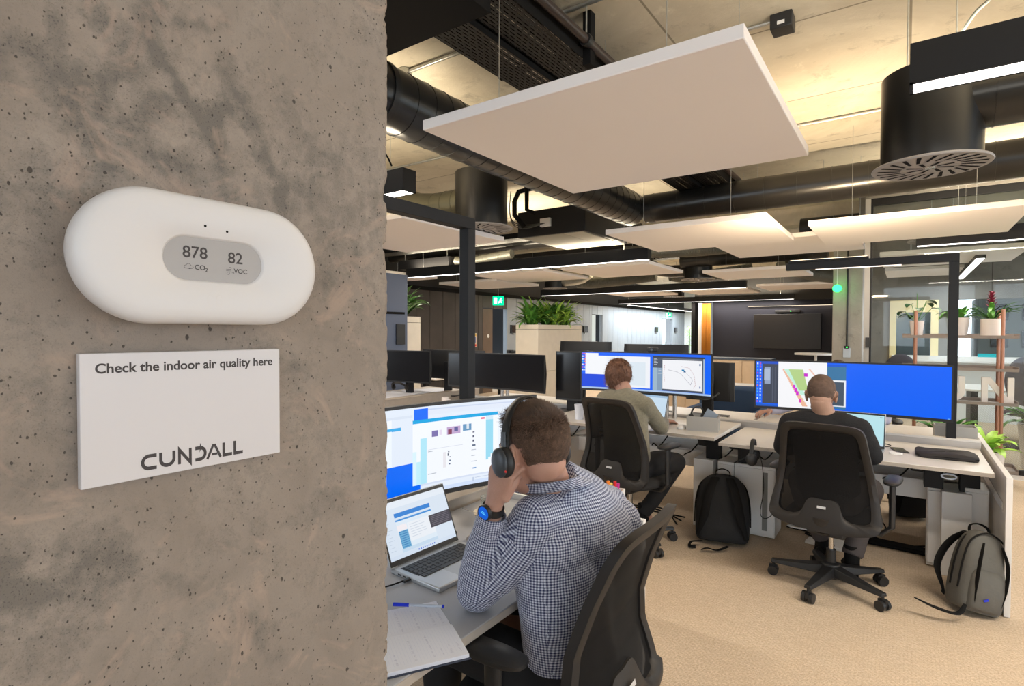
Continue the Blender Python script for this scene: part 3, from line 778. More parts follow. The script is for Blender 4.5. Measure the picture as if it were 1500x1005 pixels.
def conduit(pts, label, r=.013, boxes=()):
    c = Vector(pts[0]); t = thing('conduit', label, 'conduit', tuple(c), 0, 'galvanised ceiling conduits')
    MB().tube([Vector(p)-c for p in pts], r, 12).build('tube', M_GALV, t)
    for p in boxes:
        q = Vector(p)-c; MB().lathe([(.001, -.03), (.045, -.03), (.05, -.02), (.05, .02), (.045, .03), (.001, .03)], tuple(q), n=20).build('junction_box', M_GALV, t)
    return t
conduit([(-3.3, 2.82, 3.375), (-.5, 2.82, 3.375)], 'galvanised conduit with round junction box high at the upper left', boxes=[(-2.95, 2.82, 3.37)])
conduit([(-2.2, 3.62, 3.375), (-.66, 3.62, 3.375)], 'galvanised conduit leading to the black motion sensor')
ms = thing('motion_sensor', 'small black square motion sensor on the concrete ceiling at the end of a conduit', 'sensor', (-.62, 3.64, 3.36))
MB().bb(-.06, .06, -.06, .06, -.05, .04).build('casing', M_BLKPL, ms, bevel=.006); MB().bb(-.02, .02, -.062, -.06, -.03, -.01).build('lens', M_WHITE, ms)
conduit([(-1.4, 5.57, 3.38), (1.8, 5.57, 3.38)], 'galvanised conduit running behind the drum diffuser top right')
conduit([(-6.0, 4.4, 3.38), (-3.2, 4.4, 3.38)], 'galvanised conduit over the left drum diffuser')
conduit([(-4.5, 5.35, 3.38), (-1.4, 5.35, 3.38)], 'galvanised conduit in the middle above the big diffuser')
conduit([(-3.5, 7.29, 3.38), (2.0, 7.29, 3.38)], 'galvanised conduit beyond the long round duct')
conduit([(-.6, 6.75, 3.2), (2.5, 6.75, 3.2)], 'galvanised conduit just above the warm-lit panel')
# cable loops to the pendant
cb = thing('power_cable', 'black flex hanging from the ceiling to the end-on pendant light', 'cable', (-2.74, 2.5, 2.6))
MB().tube([(0, 0, .0), (-.03, 0, .05), (-.10, .02, .15), (-.11, .02, .4), (-.10, .02, .8)], .006, 8).build('flex', M_BLACKM, cb)
cb = thing('power_cable', 'grey flex curling up from the nearest pendant light at the top right', 'cable', (.14, 2.62, 2.6))
MB().tube([(0, 0, 0), (.05, 0, .08), (.09, .0, .12), (.06, 0, .17), (.02, 0, .2), (.01, 0, .35), (.01, 0, .8)], .006, 8).build('flex', mat('grey_flex', (.06, .065, .06), .5), cb)
# fan coil units
def fcu(x0, x1, y0, y1, z0, z1, label, lit=True):
    t = thing('fan_coil_unit', label, 'air conditioning unit', ((x0+x1)/2, (y0+y1)/2, z0), 0, 'ceiling fan coil units')
    a, b_ = (x1-x0)/2, (y1-y0)/2; h = z1-z0
    MB().bb(-a, a, -b_, b_, .004, h).build('casing', M_BLACK, t, bevel=.008)
    MB().bb(-a+.04, a*.35, -b_+.02, b_-.02, 0, .004).build('base_panel', mat('fcu_galv', (.20, .19, .15), .6), t, smooth=False)
    MB().bb(a*.38, a-.04, -b_+.02, b_-.02, -.003, .004).build('filter_panel', mat('fcu_filter', (.34, .32, .26), .6), t, smooth=False)
    for sx in (-a+.1, a-.1): MB().cyl((sx, -b_+.08, h), (sx, -b_+.08, CEIL-z0), .005, n=8).build('threaded_rod', M_GALV, t)
    return t
f1 = fcu(-4.0, -3.05, 5.75, 6.95, 2.7, 3.02, 'black fan coil unit with pale underside hanging in the middle behind the big panel')
MB().bb(-.12, .02, -.64, -.6, .1, .2).build('control_box', M_WHITE, f1, bevel=.004)
for i, off in enumerate((0, .02, .04)):
    MB().tube([(-.62, -.55, .62), (-.6, -.6, .35), (-.50, -.65, .16+off), (-.3, -.66, .10+off), (-.05, -.64, .14)], .006, 8).build('control_cable', mat('grey_flex', (.06, .065, .06), .5), f1)
f2 = fcu(-7.4, -6.2, 6.9, 8.0, 2.62, 2.78, 'dark fan coil unit low at the far left above the cladding')
rp = thing('refrigerant_pipe', 'black lagged pipes looping down beside the middle fan coil unit', 'pipe', (-3.95, 5.55, 2.75))
MB().tube([(.62, .1, .50), (.25, .05, .50), (.10, 0, .47), (.04, 0, .36), (.04, 0, .2), (.12, .1, .06)], .030, 12).build('lagging', M_BLACKM, rp)
MB().tube([(.04, .0, .60), (.14, .0, .62), (.21, 0, .58), (.22, 0, .45), (.22, 0, .24), (.32, .02, .19)], .026, 12).build('lagging', M_BLACKM, rp)
def flexduct(pts, r, label, m):
    c = Vector(pts[0]); t = thing('flexible_duct', label, 'duct', tuple(c), 0, 'ribbed flexible ducts')
    # resample
    P = []; 
    for a, b_ in zip(pts, pts[1:]):
        for k in range(10): P.append(Vector(a).lerp(Vector(b_), k/10)-c)
    P.append(Vector(pts[-1])-c)
    for _ in range(6): P = [P[0]]+[(P[i-1]+P[i]*2+P[i+1])/4 for i in range(1, len(P)-1)]+[P[-1]]
    Q = []; rr = []
    for a, b_ in zip(P, P[1:]):
        n = max(2, int((b_-a).length/.0125))
        for k in range(n): Q.append(a.lerp(b_, k/n)); rr.append(r*(1.0 if len(Q) % 2 else .93))
    MB().tube(Q, rr, 20).build('ribbed_hose', m, t)
    return t
M_FLEX = mat('silver_flex', (.13, .13, .11), .5, .6)
flexduct([(-6.1, 6.98, 2.70), (-5.9, 7.0, 2.66), (-5.5, 7.05, 2.70), (-5.0, 7.05, 2.74)], .07, 'silver ribbed flexible duct low at the left beside the post', M_FLEX)
flexduct([(-3.3, 7.4, 2.66), (-3.0, 7.5, 2.66), (-2.6, 8.4, 2.75), (-2.2, 8.7, 2.8)], .09, 'silver ribbed flexible duct in the middle under the fan coil unit', M_FLEX)
flexduct([(-6.2, 11.35, 2.66), (-5.9, 11.45, 2.64), (-5.2, 11.5, 2.68), (-4.4, 11.6, 2.75)], .12, 'silver ribbed duct beside the distant drum diffuser over the planter', M_FLEX)
flexduct([(-3.7, 10.5, 2.62), (-3.5, 10.7, 2.58), (-3.1, 11.0, 2.64), (-2.4, 11.3, 2.75)], .11, 'silver ribbed duct below the far middle drum diffuser', M_FLEX)
flexduct([(-1.9, 11.2, 2.75), (-1.4, 11.8, 2.62), (-1.1, 12.2, 2.6)], .13, 'silver ribbed duct near the far concrete column', M_FLEX)
flexduct([(1.25, 8.2, 2.55), (1.5, 8.4, 2.5), (1.6, 9.2, 2.6), (1.3, 10.2, 2.7)], .13, 'silver ribbed duct behind the glass above the shelf plants', M_FLEX)
ab = thing('access_box', 'pale boxed-in duct corner at the ceiling beside the column, top left', 'ceiling box', (-3.35, 2.45, 3.05))
MB().bb(-.5, .30, -.3, .3, 0, .34).build('casing', M_PANEL, ab, bevel=.004)
# ceiling downstand beams far away
for i, yy in enumerate((9.3, 14.6)):
    struct(MB().bb(-8.5, 7, yy, yy+.3, 3.15, CEIL).build('trim_%d' % (i+3), M_SLAB, smooth=False))
# green lit ceiling sensor by the far column, exit signs
M_GREEN = emis('green_glow', (.02, 1., .12), 5)
gs = thing('sensor_light', 'round sensor glowing bright green beside the far concrete column', 'sensor', (-.82, 9.35, 2.17))
MB().ell((0, 0, 0), (.06, .06, .055)).build('glowing_lens', M_GREEN, gs); MB().cyl((0, 0, .03), (0, 0, CEIL-2.17), .006, n=8).build('stem', M_WHITE, gs)
l = bpy.data.lights.new('lamp', 'POINT'); l.energy = .12; l.color = (.05, 1, .2); l.shadow_soft_size = .05
o = bpy.data.objects.new('lamp', l); COL.objects.link(o); o.location = (-.78, 9.25, 2.17)
def exit_sign(loc, rz, label, s=1.):
    t = thing('exit_sign', label, 'exit sign', loc, rz, 'green exit signs')
    MB().bb(-.135*s, .135*s, -.015, .015, -.11*s, .11*s).build('lit_panel', emis('exit_green', (.0, .62, .25), 1.6), t, bevel=.004)
    w = MB(); W1 = lambda a, b_, c, d: w.bb(a*s, b_*s, -.0165, -.0155, c*s, d*s)
    W1(-.105, -.03, -.075, .075)                                     # door leaf
    w.add([(v[0], -.0166, v[1]) for v in [(-.0, -.06), (.02, -.06), (.045, -.015), (.025, .0)]], [(0, 1, 2, 3)])
    w.add([(v[0]*s, -.0166, v[1]*s) for v in [(.03, -.03), (.05, -.03), (.075, .035), (.055, .045)]], [(0, 1, 2, 3)])
    w.add([(v[0]*s, -.0166, v[1]*s) for v in [(.05, -.03), (.085, -.055), (.1, -.045), (.06, -.0)]], [(0, 1, 2, 3)])
    w.add([(v[0]*s, -.0166, v[1]*s) for v in [(.035, .03), (.1, .0), (.105, .012), (.04, .05)]], [(0, 1, 2, 3)])
    w.lathe([(.001, 0), (.013*s, 0)], (.075*s, -.0166, .062*s), axis='y', n=12, cap1=False)
    w.build('pictogram', emis('exit_white', (.9, 1, .95), 2.2), t, smooth=False)
    MB().cyl((0, 0, .1*s), (0, 0, .45), .005, n=8).build('hanger', M_GALV, t)
    return t
exit_sign((-8.1, 10.82, 2.28), R(35), 'small green running-man exit sign hanging above the brown door')
exit_sign((-8.2, 23.0, 2.27), R(35), 'small pale green exit sign far away on the bright cladding wall', .9)
# ================================================================== FURNITURE AND FITTINGS
# wall screen on the navy wall
tv = thing('wall_screen', 'large switched-off screen on the navy wall beyond the desks', 'screen', (-2.73, NY, 1.56))
MB().bb(-.86, .86, -.06, 0, -.49, .49).build('casing', M_BLKPL, tv, bevel=.006); MB().bb(-.845, .845, -.063, -.06, -.475, .475).build('screen_glass', mat('tv_glass', (.012, .009, .007), .35, spec=.4), tv)
vb = thing('video_bar', 'slim black video bar with a green dot above the wall screen', 'camera bar', (-2.7, NY, 2.13))
MB().bb(-.32, .32, -.08, 0, -.035, .035).build('casing', M_BLKPL, vb, bevel=.01); MB().bb(.07, .09, -.083, -.08, -.008, .008).build('status_light', M_GREEN, vb)
wl = thing('wall_light', 'slim lit strip on the navy wall over the wall screen', 'light', (-2.4, NY, 2.28))
MB().bb(-1.35, 1.3, -.08, 0, 0, .035).build('housing', M_BLACK, wl); MB().bb(-1.34, 1.29, -.082, -.02, -.004, 0).build('diffuser', emis('wall_strip', (1, .82, .62), 2.2), wl)
area((-2.4, NY-.06, 2.27), 2.5, .05, 1.6, (1, .82, .62))
# orange curtain
cu = MB(); n = 60; xa, xb = -5.05, -4.78
pts = [(xa+(xb-xa)*i/n, NY-.12+.035*math.sin(i*1.35)) for i in range(n+1)]
for i in range(n): cu.quad((pts[i][0], pts[i][1], .02), (pts[i+1][0], pts[i+1][1], .02), (pts[i+1][0], pts[i+1][1], 2.4), (pts[i][0], pts[i][1], 2.4))
cuo = cu.build('curtain', mat('orange_curtain', (.55, .22, .02), .8), ang=80); tag(cuo, 'tall orange curtain gathered at the left end of the navy wall', 'curtain')
cuo.modifiers.new('s', 'SOLIDIFY').thickness = .004
struct(MB().bb(-5.16, -5.06, NY-.12, NY-.02, 0, 2.42).build('trim_5', M_WHWALL, smooth=False))
# glass partition
m = bpy.data.materials.new('partition_glass'); t_, N, L = nodes_of(m); N.clear()
tr = N.new('ShaderNodeBsdfTransparent'); tr.inputs[0].default_value = (.93, .96, .95, 1); gg = N.new('ShaderNodeBsdfGlossy'); gg.inputs['Roughness'].default_value = .02
fr = N.new('ShaderNodeFresnel'); fr.inputs[0].default_value = 1.5; mx = N.new('ShaderNodeMixShader'); oo = N.new('ShaderNodeOutputMaterial')
f2_ = mmath(N, L, 'MULTIPLY', fr.outputs[0], .6)
L.new(f2_, mx.inputs[0]); L.new(tr.outputs[0], mx.inputs[1]); L.new(gg.outputs[0], mx.inputs[2]); L.new(mx.outputs[0], oo.inputs[0]); M_GLASS = m
# manifestation film: fine diagonal white lines
fm = bpy.data.materials.new('diagonal_film'); t_, N, L = nodes_of(fm); b = N['Principled BSDF']; b.inputs['Base Color'].default_value = (.55, .53, .5, 1)
tc = N.new('ShaderNodeTexCoord'); s = N.new('ShaderNodeSeparateXYZ'); L.new(tc.outputs['Object'], s.inputs[0])
ln = mmath(N, L, 'SINE', mmath(N, L, 'MULTIPLY', mmath(N, L, 'SUBTRACT', s.outputs[2], s.outputs[0]), 330)); L.new(rng(N, L, ln, .0, .6, .02, .09), b.inputs['Alpha'])
GY = 7.72
gw = thing('glass_partition', 'floor to ceiling clear glass partition with black frame at the right behind the shelf', 'glass wall', (-.4, GY, 0))
for i in range(3):
    g = MB().bb(.05+i*2.4, 2.42+i*2.4, -.005, .005, .09, 3.0).build('pane', M_GLASS, gw, smooth=False)
    MB().bb(.5+i*2.4 if i == 0 else .06+i*2.4, 2.42+i*2.4, -.008, -.0065, .12, 1.22).build('film', fm, g, smooth=False)
    MB().bb(2.42+i*2.4, 2.45+i*2.4, -.02, .02, 0, 3.05).build('mullion', M_BLACK, gw)
MB().bb(0, .055, -.04, .04, 0, CEIL).build('jamb', M_GREY, gw); MB().bb(.055, 7.3, -.03, .03, .05, .10).build('base_channel', M_BLACK, gw)
MB().bb(.055, .075, -.03, .03, .1, 3.0).build('seal', M_BLACK, gw); MB().bb(0, 7.3, -.03, .03, 3.0, 3.08).build('head_channel', M_BLACK, gw)
MB().bb(0, 7.3, -.025, .025, 0, .05).build('plinth', M_STEELW, gw)
MB().bb(.02, .06, -.07, -.04, 1.95-.6, 2.07-.6).build('door_closer', M_BLKPL, gw)
struct(MB().bb(-.4, 7, GY-.05, GY+.05, 3.08, CEIL).build('wall_partition', M_CONC2, smooth=False))
struct(MB().bb(-.5, 7, GY+.6, GY+.9, 2.75, CEIL).build('trim_6', M_CONC2, smooth=False))
# wall device with conduit on far column
wdv = thing('wall_control', 'small pale wall control with a green dot on the far concrete column', 'switch', (-.70, 9.5, 1.23))
MB().bb(-.045, .045, -.03, 0, -.07, .07).build('face', mat('pale_blue_plastic', (.55, .62, .72), .4), wdv, bevel=.004); MB().bb(-.03, .03, -.035, 0, .06, .1).build('top_block', M_BLKPL, wdv); MB().bb(-.005, .01, -.037, -.035, .075, .085).build('status_light', M_GREEN, wdv)
MB().cyl((0, -.02, .1), (0, -.02, 2.1), .012, n=10).build('conduit', M_BLKPL, wdv)

# ---------------------------------------------------------------- plants
def leaf(b, base, d, L_, w, droop, up=.6, n=6, mi=0, fold=.15):
    """one arching blade; d horizontal direction"""
    d = Vector((d[0], d[1], 0)).normalized(); s = Vector((-d.y, d.x, 0)); p = Vector(base); el = up; vs = []
    for i in range(n+1):
        t = i/n; ww = w*math.sin(PI*min(1, t*.92+.06))**.8*(1 if t < .99 else .1)
        e = el-droop*t*t
        if i: p = p+(d*math.cos(e)+Vector((0, 0, 1))*math.sin(e))*(L_/n)
        nn = (-d*math.sin(e)+Vector((0, 0, 1))*math.cos(e))
        vs += [p-s*ww/2+nn*ww*fold, p, p+s*ww/2+nn*ww*fold]
    fs = []
    for i in range(n): fs += [(i*3, i*3+1, i*3+4, i*3+3), (i*3+1, i*3+2, i*3+5, i*3+4)]
    b.add(vs, fs, mi)
M_LEAF = leaf_mat('leaf_green', (.08, .24, .035), None); M_LEAFB = leaf_mat('leaf_bright', (.34, .58, .08), None); M_LEAFD = leaf_mat('leaf_dark', (.022, .075, .03), None)
M_BROM = mat('red_bract', (.16, .010, .035), .5)
def foliage(rnd, n, L_, w, spread, up=(.5, 1.4), droop=(.6, 1.6), h0=0, hh=.0):
    b = MB()
    for i in range(n):
        a = rnd.uniform(0, 2*PI); r = spread*rnd.random()
        leaf(b, (r*math.cos(a), r*math.sin(a), h0+rnd.uniform(0, hh)), (math.cos(a+rnd.uniform(-.4, .4)), math.sin(a+rnd.uniform(-.4, .4))), L_*rnd.uniform(.7, 1.15), w*rnd.uniform(.7, 1.2), rnd.uniform(*droop), rnd.uniform(*up))
    return b
M_SOIL = mat('potting_soil', (.03, .02, .014), .95)
def potplant(loc, r0, r1, h, label, kind, seed, sc_=1.):
    rnd = random.Random(seed); t = thing('potted_plant', label, 'plant', loc, 0)
    MB().lathe([(.001, 0), (r0, 0), (r1, h), (r1-.008, h), (r1-.012, h-.02), (.001, h-.02)], n=32).build('pot', M_POT, t)
    MB().lathe([(.001, h-.018), (r1-.012, h-.018)], n=24, cap1=False).build('soil', M_SOIL, t)
    if kind == 'brom':
        b = MB()
        for i in range(26):
            a = 2*PI*i/26*1.618*4; leaf(b, (.01*math.cos(a), .01*math.sin(a), h-.02), (math.cos(a), math.sin(a)), rnd.uniform(.22, .34), .045, rnd.uniform(.8, 2.0), rnd.uniform(.7, 1.2), 8)
        b.build('leaves', M_LEAF, t, smooth=True)
        c = MB()
        for i in range(34):
            a = i*2.4; z = h+.10+.16*i/34; leaf(c, (0, 0, z), (math.cos(a), math.sin(a)), .075-.030*i/34, .026, .1, .75, 4)
        c.tube([(0, 0, h-.02), (0, 0, h+.26)], .012, 8); c.build('flower_spike', M_BROM, t)
    elif kind == 'tall':
        b = MB(); s = MB()
        for i in range(9):
            a = i*2.4; top = Vector((.16*math.cos(a)*rnd.uniform(.4, 1), .10*math.sin(a), h+rnd.uniform(.06, .22)))
            s.tube([(0, 0, h-.02), tuple(top*.6+Vector((0, 0, .06))), tuple(top)], .003, 6)
            leaf(b, top, (math.cos(a), math.sin(a)), .11, .07, 1.2, .1, 6)
        s.tube([(0, 0, h), (0, 0, h+.3)], .003, 6)
        s.build('stem', M_LEAF, t); b.build('leaves', M_LEAFD, t)
    elif kind == 'bamboo':
        b = MB(); s = MB()
        for k in range(3):
            cx_, cy_ = rnd.uniform(-.1, .1), rnd.uniform(-.1, .1); H = rnd.uniform(1.0, 1.5)
            s.tube([(cx_, cy_, h-.02), (cx_*1.5, cy_*1.4, h+H)], .012, 8)
            for j in range(16):
                z = h+.25+(H-.25)*j/15; a = rnd.uniform(0, 2*PI); leaf(b, (cx_*1.4, cy_*1.3, z), (math.cos(a), math.sin(a)), .34, .035, 1.3, .7, 5)
        s.build('stem', M_LEAF, t); b.build('leaves', M_LEAFB, t)
    else:
        foliage(rnd, 34, .20*sc_, .05*sc_, r1*.5, (.4, 1.4), (.5, 1.8), h-.02).build('leaves', M_LEAFB if kind == 'bright' else M_LEAF, t)
    return t
# shelving with plants and letters
SY = 7.45
sh = thing('open_shelving', 'open shelving of copper uprights and grey trays before the glass, holding plants and letters', 'shelf', (.44, SY, 0))
M_SHELF = mat('taupe_shelf', (.26, .215, .19), .55)
for xx in (-.35, .35):
    for yy in (-.14, .16): MB().cyl((xx, yy, 0), (xx, yy, 1.76), .016, n=14).build('upright', M_COPPER, sh)
for zz, x0_, x1_ in ((.13, -.43, .48), (.80, -.48, .47), (1.14, -.46, .47), (1.47, -.46, .47)):
    s_ = MB(); s_.bb(x0_, x1_, -.16, .17, zz, zz+.012); s_.bb(x0_, x1_, -.165, -.158, zz, zz+.03); s_.bb(x0_, x1_, .163, .17, zz, zz+.045); s_.bb(x0_-.004, x0_, -.165, .17, zz, zz+.045); s_.bb(x1_, x1_+.004, -.165, .17, zz, zz+.045)
    s_.build('shelf_tray', M_SHELF, sh)
potplant((.10, SY-.02, 1.483), .05, .065, .17, 'drooping dark green plant in a small glossy white pot, leftmost on the top shelf', 'tall', 1)
potplant((.46, SY-.0, 1.483), .065, .088, .20, 'broad-leaved plant in a tapered white pot behind the black goalpost on the top shelf', 'green', 2)
potplant((.71, SY-.03, 1.483), .085, .088, .185, 'bromeliad with a dark red flower spike in a wide white pot on the top shelf', 'brom', 3)
def letter(ch, x, label):
    t = thing('shelf_letter', label, 'letter', (x, SY-.07, .812), 0, 'white letters on the shelf')
    b = MB()
    if ch == 'N':
        b.prism([(-.125, 0), (-.075, 0), (-.075, .20), (.058, 0), (.125, 0), (.125, .265), (.075, .265), (.075, .07), (-.055, .265), (-.125, .265)], -.025, .025, 'y')
    else:
        o_ = [(-.115, .265), (-.115, .11)]+arc(0, .11, .115, .11, 180, 360, 14)[1:]+[(.115, .265), (.06, .265), (.06, .11)]+arc(0, .11, .06, .055, 360, 180, 10)[1:]+[(-.06, .265)]
        b.prism(o_, -.025, .025, 'y')
    b.build('letter_body', mat('letter_white', (.88, .83, .80), .5), t, bevel=.002, ang=30)
letter('U', .395, 'white block letter U standing on the third shelf'); letter('N', .765, 'white block letter N standing on the third shelf')
potplant((.625, 6.85, 0), .12, .15, .42, 'bushy bright green plant in a pale pot behind the white end panel', 'bright', 7, 1.5)
potplant((1.45, SY-.35, 0), .13, .16, .40, 'green plant in a dark corner at the right edge beside the shelving', 'bright', 8, 2.0)
potplant((1.25, GY+.7, 0), .16, .2, .5, 'dark green plant behind the glass at the right edge', 'green', 9, 1.8)
potplant((.32, SY-.75, 0), .14, .17, .55, 'dark leafy plant behind the grey storage box on the opposite desk', 'green', 17, 1.5)
for i, (px, py, lb, kd, sd) in enumerate(()): pass
# glazed room: table rail, chairs, ledge
tb_ = thing('meeting_table', 'long pale meeting table inside the glazed room', 'table', (2.6, 10.4, 0))
MB().bb(-2.2, 2.2, -.5, .5, .72, .75).build('table_top', M_DESKW, tb_, bevel=.004)
for sx in (-1.8, 1.8): MB().bb(sx-.04, sx+.04, -.35, .35, 0, .72).build('leg', M_BLACK, tb_)
for i, (xx, yy, rz_) in enumerate(((-.05, 9.6, .3), (1.3, 9.7, 0), (2.3, 9.7, .1))):
    tc_ = thing('meeting_chair', ['dark rounded meeting chair seen through the glass above the blue screen', 'dark meeting chair behind the glass at the long table, left one', 'dark meeting chair behind the glass at the long table, right one'][i], 'chair', (xx, yy, 0), rz_)
    MB().ell((0, 0, .9), (.23, .05, .33)).build('backrest', mat('plum_fabric', (.06, .05, .065), .9), tc_); MB().ell((0, .25, .46), (.24, .25, .05)).build('seat', mat('plum_fabric', (0, 0, 0)), tc_)
    MB().cyl((0, .22, .02), (0, .22, .45), .025).build('stem', M_BLACK, tc_); MB().lathe([(.001, 0), (.24, 0), (.24, .015), (.001, .03)], (0, .22, 0), n=24).build('base', M_BLACK, tc_)
ld = thing('window_ledge', 'white window ledge along the back wall of the glazed room', 'ledge', (3.0, 12.35, 0))
MB().bb(-3.2, 3.5, -.2, .14, 1.02, 1.12).build('ledge_top', M_WHITE, ld)
MB().bb(-3.15, 3.45, .05, .12, 0, 1.02).build('front_panel', M_WHWALL, ld)
nb = thing('notice_card', 'turquoise card lying on the window ledge behind the glass', 'card', (1.1, 12.2, 1.12))
MB().bb(-.1, .14, -.02, 0, 0, .06).build('card', mat('turquoise_card', (.0, .42, .48), .6), nb, smooth=False)
# blurred world outside the back windows
for i, (x0_, x1_, z1_, c_) in enumerate(((-2, 1.2, 3.2, (.12, .13, .13)), (1.8, 4.6, 2.6, (.16, .18, .18)), (5.2, 9, 3.8, (.11, .13, .14)))):
    bd_ = thing('street_building', ['grey building outside the left back window', 'pale low building outside the middle back window', 'grey-green building outside the right back window'][i], 'building', ((x0_+x1_)/2, 22, -2))
    a = (x1_-x0_)/2; MB().bb(-a, a, 0, 2, 0, z1_+2).build('walls', mat('outside%d' % i, c_, .8), bd_, smooth=False)
    wn_ = MB()
    for u in np.arange(-a+.3, a-.3, .7):
        for v in np.arange(2.3, z1_+1.6, .8): wn_.bb(u, u+.4, -.02, 0, v, v+.5)
    wn_.build('windows', M_OFF, bd_, smooth=False)

# big planters
def planter(x0, x1, y0, y1, h, label, seed, n, L_=.42):
    t = thing('planter', label, 'planter', ((x0+x1)/2, (y0+y1)/2, 0), 0, 'tall pale planters')
    a, b_ = (x1-x0)/2, (y1-y0)/2
    w = MB(); w.bb(-a, a, -b_, b_, 0, .78); w.bb(-a, a, -b_, b_, .785, h-.09)
    w.bb(-a, a, -b_, -b_+.02, h-.085, h); w.bb(-a, a, b_-.02, b_, h-.085, h); w.bb(-a, -a+.02, -b_+.02, b_-.02, h-.085, h); w.bb(a-.02, a, -b_+.02, b_-.02, h-.085, h)
    w.build('trough', mat('cream_board', (.66, .60, .50), .6, var=.04), t, bevel=.004)
    MB().bb(-a+.02, a-.02, -b_+.02, b_-.02, h-.088, h-.06).build('soil', M_SOIL, t)
    rnd = random.Random(seed)
    for i in range(n):
        u = -b_+.15+(2*b_-.3)*i/max(1, n-1); kind = i % 2
        f = foliage(rnd, 60, L_*rnd.uniform(.8, 1.1), .055 if kind else .08, .10, (.4, 1.5), (.4, 1.6), h-.06, .25)
        f.build('plant', M_LEAFB if kind else M_LEAF, t, (rnd.uniform(-.1, .1), u, 0))
    return t
planter(-6.0, -5.5, 8.57, 10.25, 1.66, 'long cream planter full of bright green plants beyond the black monitors', 5, 7)
planter(-6.45, -5.87, 5.0, 5.92, 1.74, 'cream planter with a green plant, half hidden by the near column', 6, 3)
bamboo = potplant((-7.70, 24.5, 0), .2, .25, .5, 'tall leafy bamboo-like plant in a pot against the far white wall', 'bamboo', 12)
bc = thing('storage_locker', 'tall blue-grey storage locker beside the near column, under the pendant light', 'locker', (-5.46, 4.8, 0))
MB().bb(-.35, .0, -.5, .46, 0, 2.28).build('body', mat('blue_grey_steel', (.10, .125, .19), .5), bc, bevel=.006); MB().bb(.0, .012, .05, .40, 1.75, 1.78).build('door_seam', M_BLACKM, bc); MB().bb(0, .02, .25, .40, 1.35, 1.62).build('vent_panel', M_BLKPL, bc, bevel=.003)
# signs and panels on the left wall
for i, (yy, zz) in enumerate(((12.03, 1.60), (16.05, 1.62), (22.35, 1.64), (24.75, 1.64))):
    rp_ = thing('room_panel', ['black room booking screen between the brown door and the big planter', 'black room booking screen right of the big planter', 'black room booking screen left of the far glass door', 'black room booking screen nearest the far bright corner'][i], 'wall screen', (WX+.0, yy, zz), 0, 'room booking screens')
    MB().bb(0, .05, -.15, .15, -.11, .11).build('casing', M_BLKPL, rp_, bevel=.005); MB().bb(.05, .053, -.13, .13, -.09, .09).build('glass', M_OFF, rp_); MB().bb(0, .03, -.03, .03, -.14, -.11).build('bracket', M_GALV, rp_)
fn = thing('fire_notice', 'yellow and blue fire action notice on the dark wall right of the tall post', 'sign', (WX, 10.35, 1.32))
MB().bb(0, .01, -.13, .13, -.17, .17).build('card', mat('cream_card', (.75, .62, .45), .6), fn); MB().bb(.01, .012, -.09, .09, -.06, .08).build('blue_field', mat('notice_blue', (.15, .2, .45), .6), fn, smooth=False); MB().bb(.01, .012, -.11, .11, -.15, -.10).build('red_field', M_RED, fn, smooth=False)
MB().bb(.01, .012, -.11, .11, .10, .15).build('yellow_field', mat('notice_yellow', (.7, .5, .1), .6), fn, smooth=False)
fp = thing('fire_call_point', 'small red fire call point under the fire notice', 'alarm', (WX, 10.4, .98))
MB().bb(0, .05, -.07, .07, -.08, .08).build('casing', M_RED, fp, bevel=.006); MB().bb(.05, .052, -.04, .04, -.04, .04).build('glass', M_WHITE, fp)
# beige credenzas, poseur table, blue sofa
cz = thing('credenza', 'pale wooden credenza with dark top between the two lit monitors, before the navy wall', 'cabinet', (-3.3, 12.6, 0))
M_BEIGE = mat('beige_wood', (.60, .45, .30), .55, var=.05)
MB().bb(-1.2, 1.0, 0, .5, .04, .93).build('body', M_BEIGE, cz, bevel=.003); MB().bb(-1.22, 1.02, -.02, .5, .93, .97).build('top', mat('slate_top', (.05, .07, .1), .5), cz)
for k in range(4): MB().bb(-1.18+k*.545, -.66+k*.545, -.015, 0, .06, .91).build('door', M_BEIGE, cz, bevel=.003)
pt = thing('poseur_table', 'small high white table in front of the wall screen', 'table', (-1.3, 11.2, 0))
MB().lathe([(.001, 1.13), (.34, 1.13), (.34, 1.16), (.001, 1.16)], n=32).build('table_top', M_DESKW, pt); MB().cyl((0, 0, .02), (0, 0, 1.13), .022).build('stem', M_WHITE, pt); MB().lathe([(.001, 0), (.25, 0), (.25, .012), (.02, .03)], n=32).build('base', M_WHITE, pt)
sf = thing('armchair', 'dark blue armchair behind the opposite desk between the two seated men', 'chair', (-1.75, 6.9, 0))
M_NVF = mat('navy_fabric', (.03, .06, .12), .9)
MB().bb(-.4, .4, -.35, .35, .18, .42).build('seat', M_NVF, sf, bevel=.04); MB().bb(-.4, .4, .25, .42, .42, .86).build('backrest', M_NVF, sf, bevel=.05)
for sx in (-.42, .34): MB().bb(sx, sx+.1, -.35, .35, .18, .62).build('arm', M_NVF, sf, bevel=.03)
for sx in (-.35, .35):
    for sy in (-.3, .3): MB().cyl((sx, sy, 0), (sx, sy, .18), .015, n=10).build('leg', M_BLACK, sf)
# far beige bench wall seen under the desks
bw = thing('low_cabinet_run', 'low beige cabinet run on the far side of the opposite desks', 'cabinet', (-3.0, 9.6, 0))
MB().bb(-1.6, 1.4, 0, .45, .0, .62).build('body', M_BEIGE, bw, bevel=.003); MB().bb(-1.62, 1.42, -.02, .47, .62, .65).build('top', M_DESKW, bw)
for k in range(4): MB().bb(-1.58+k*.745, -.86+k*.745, -.012, 0, .03, .60).build('door', M_BEIGE, bw, bevel=.003)

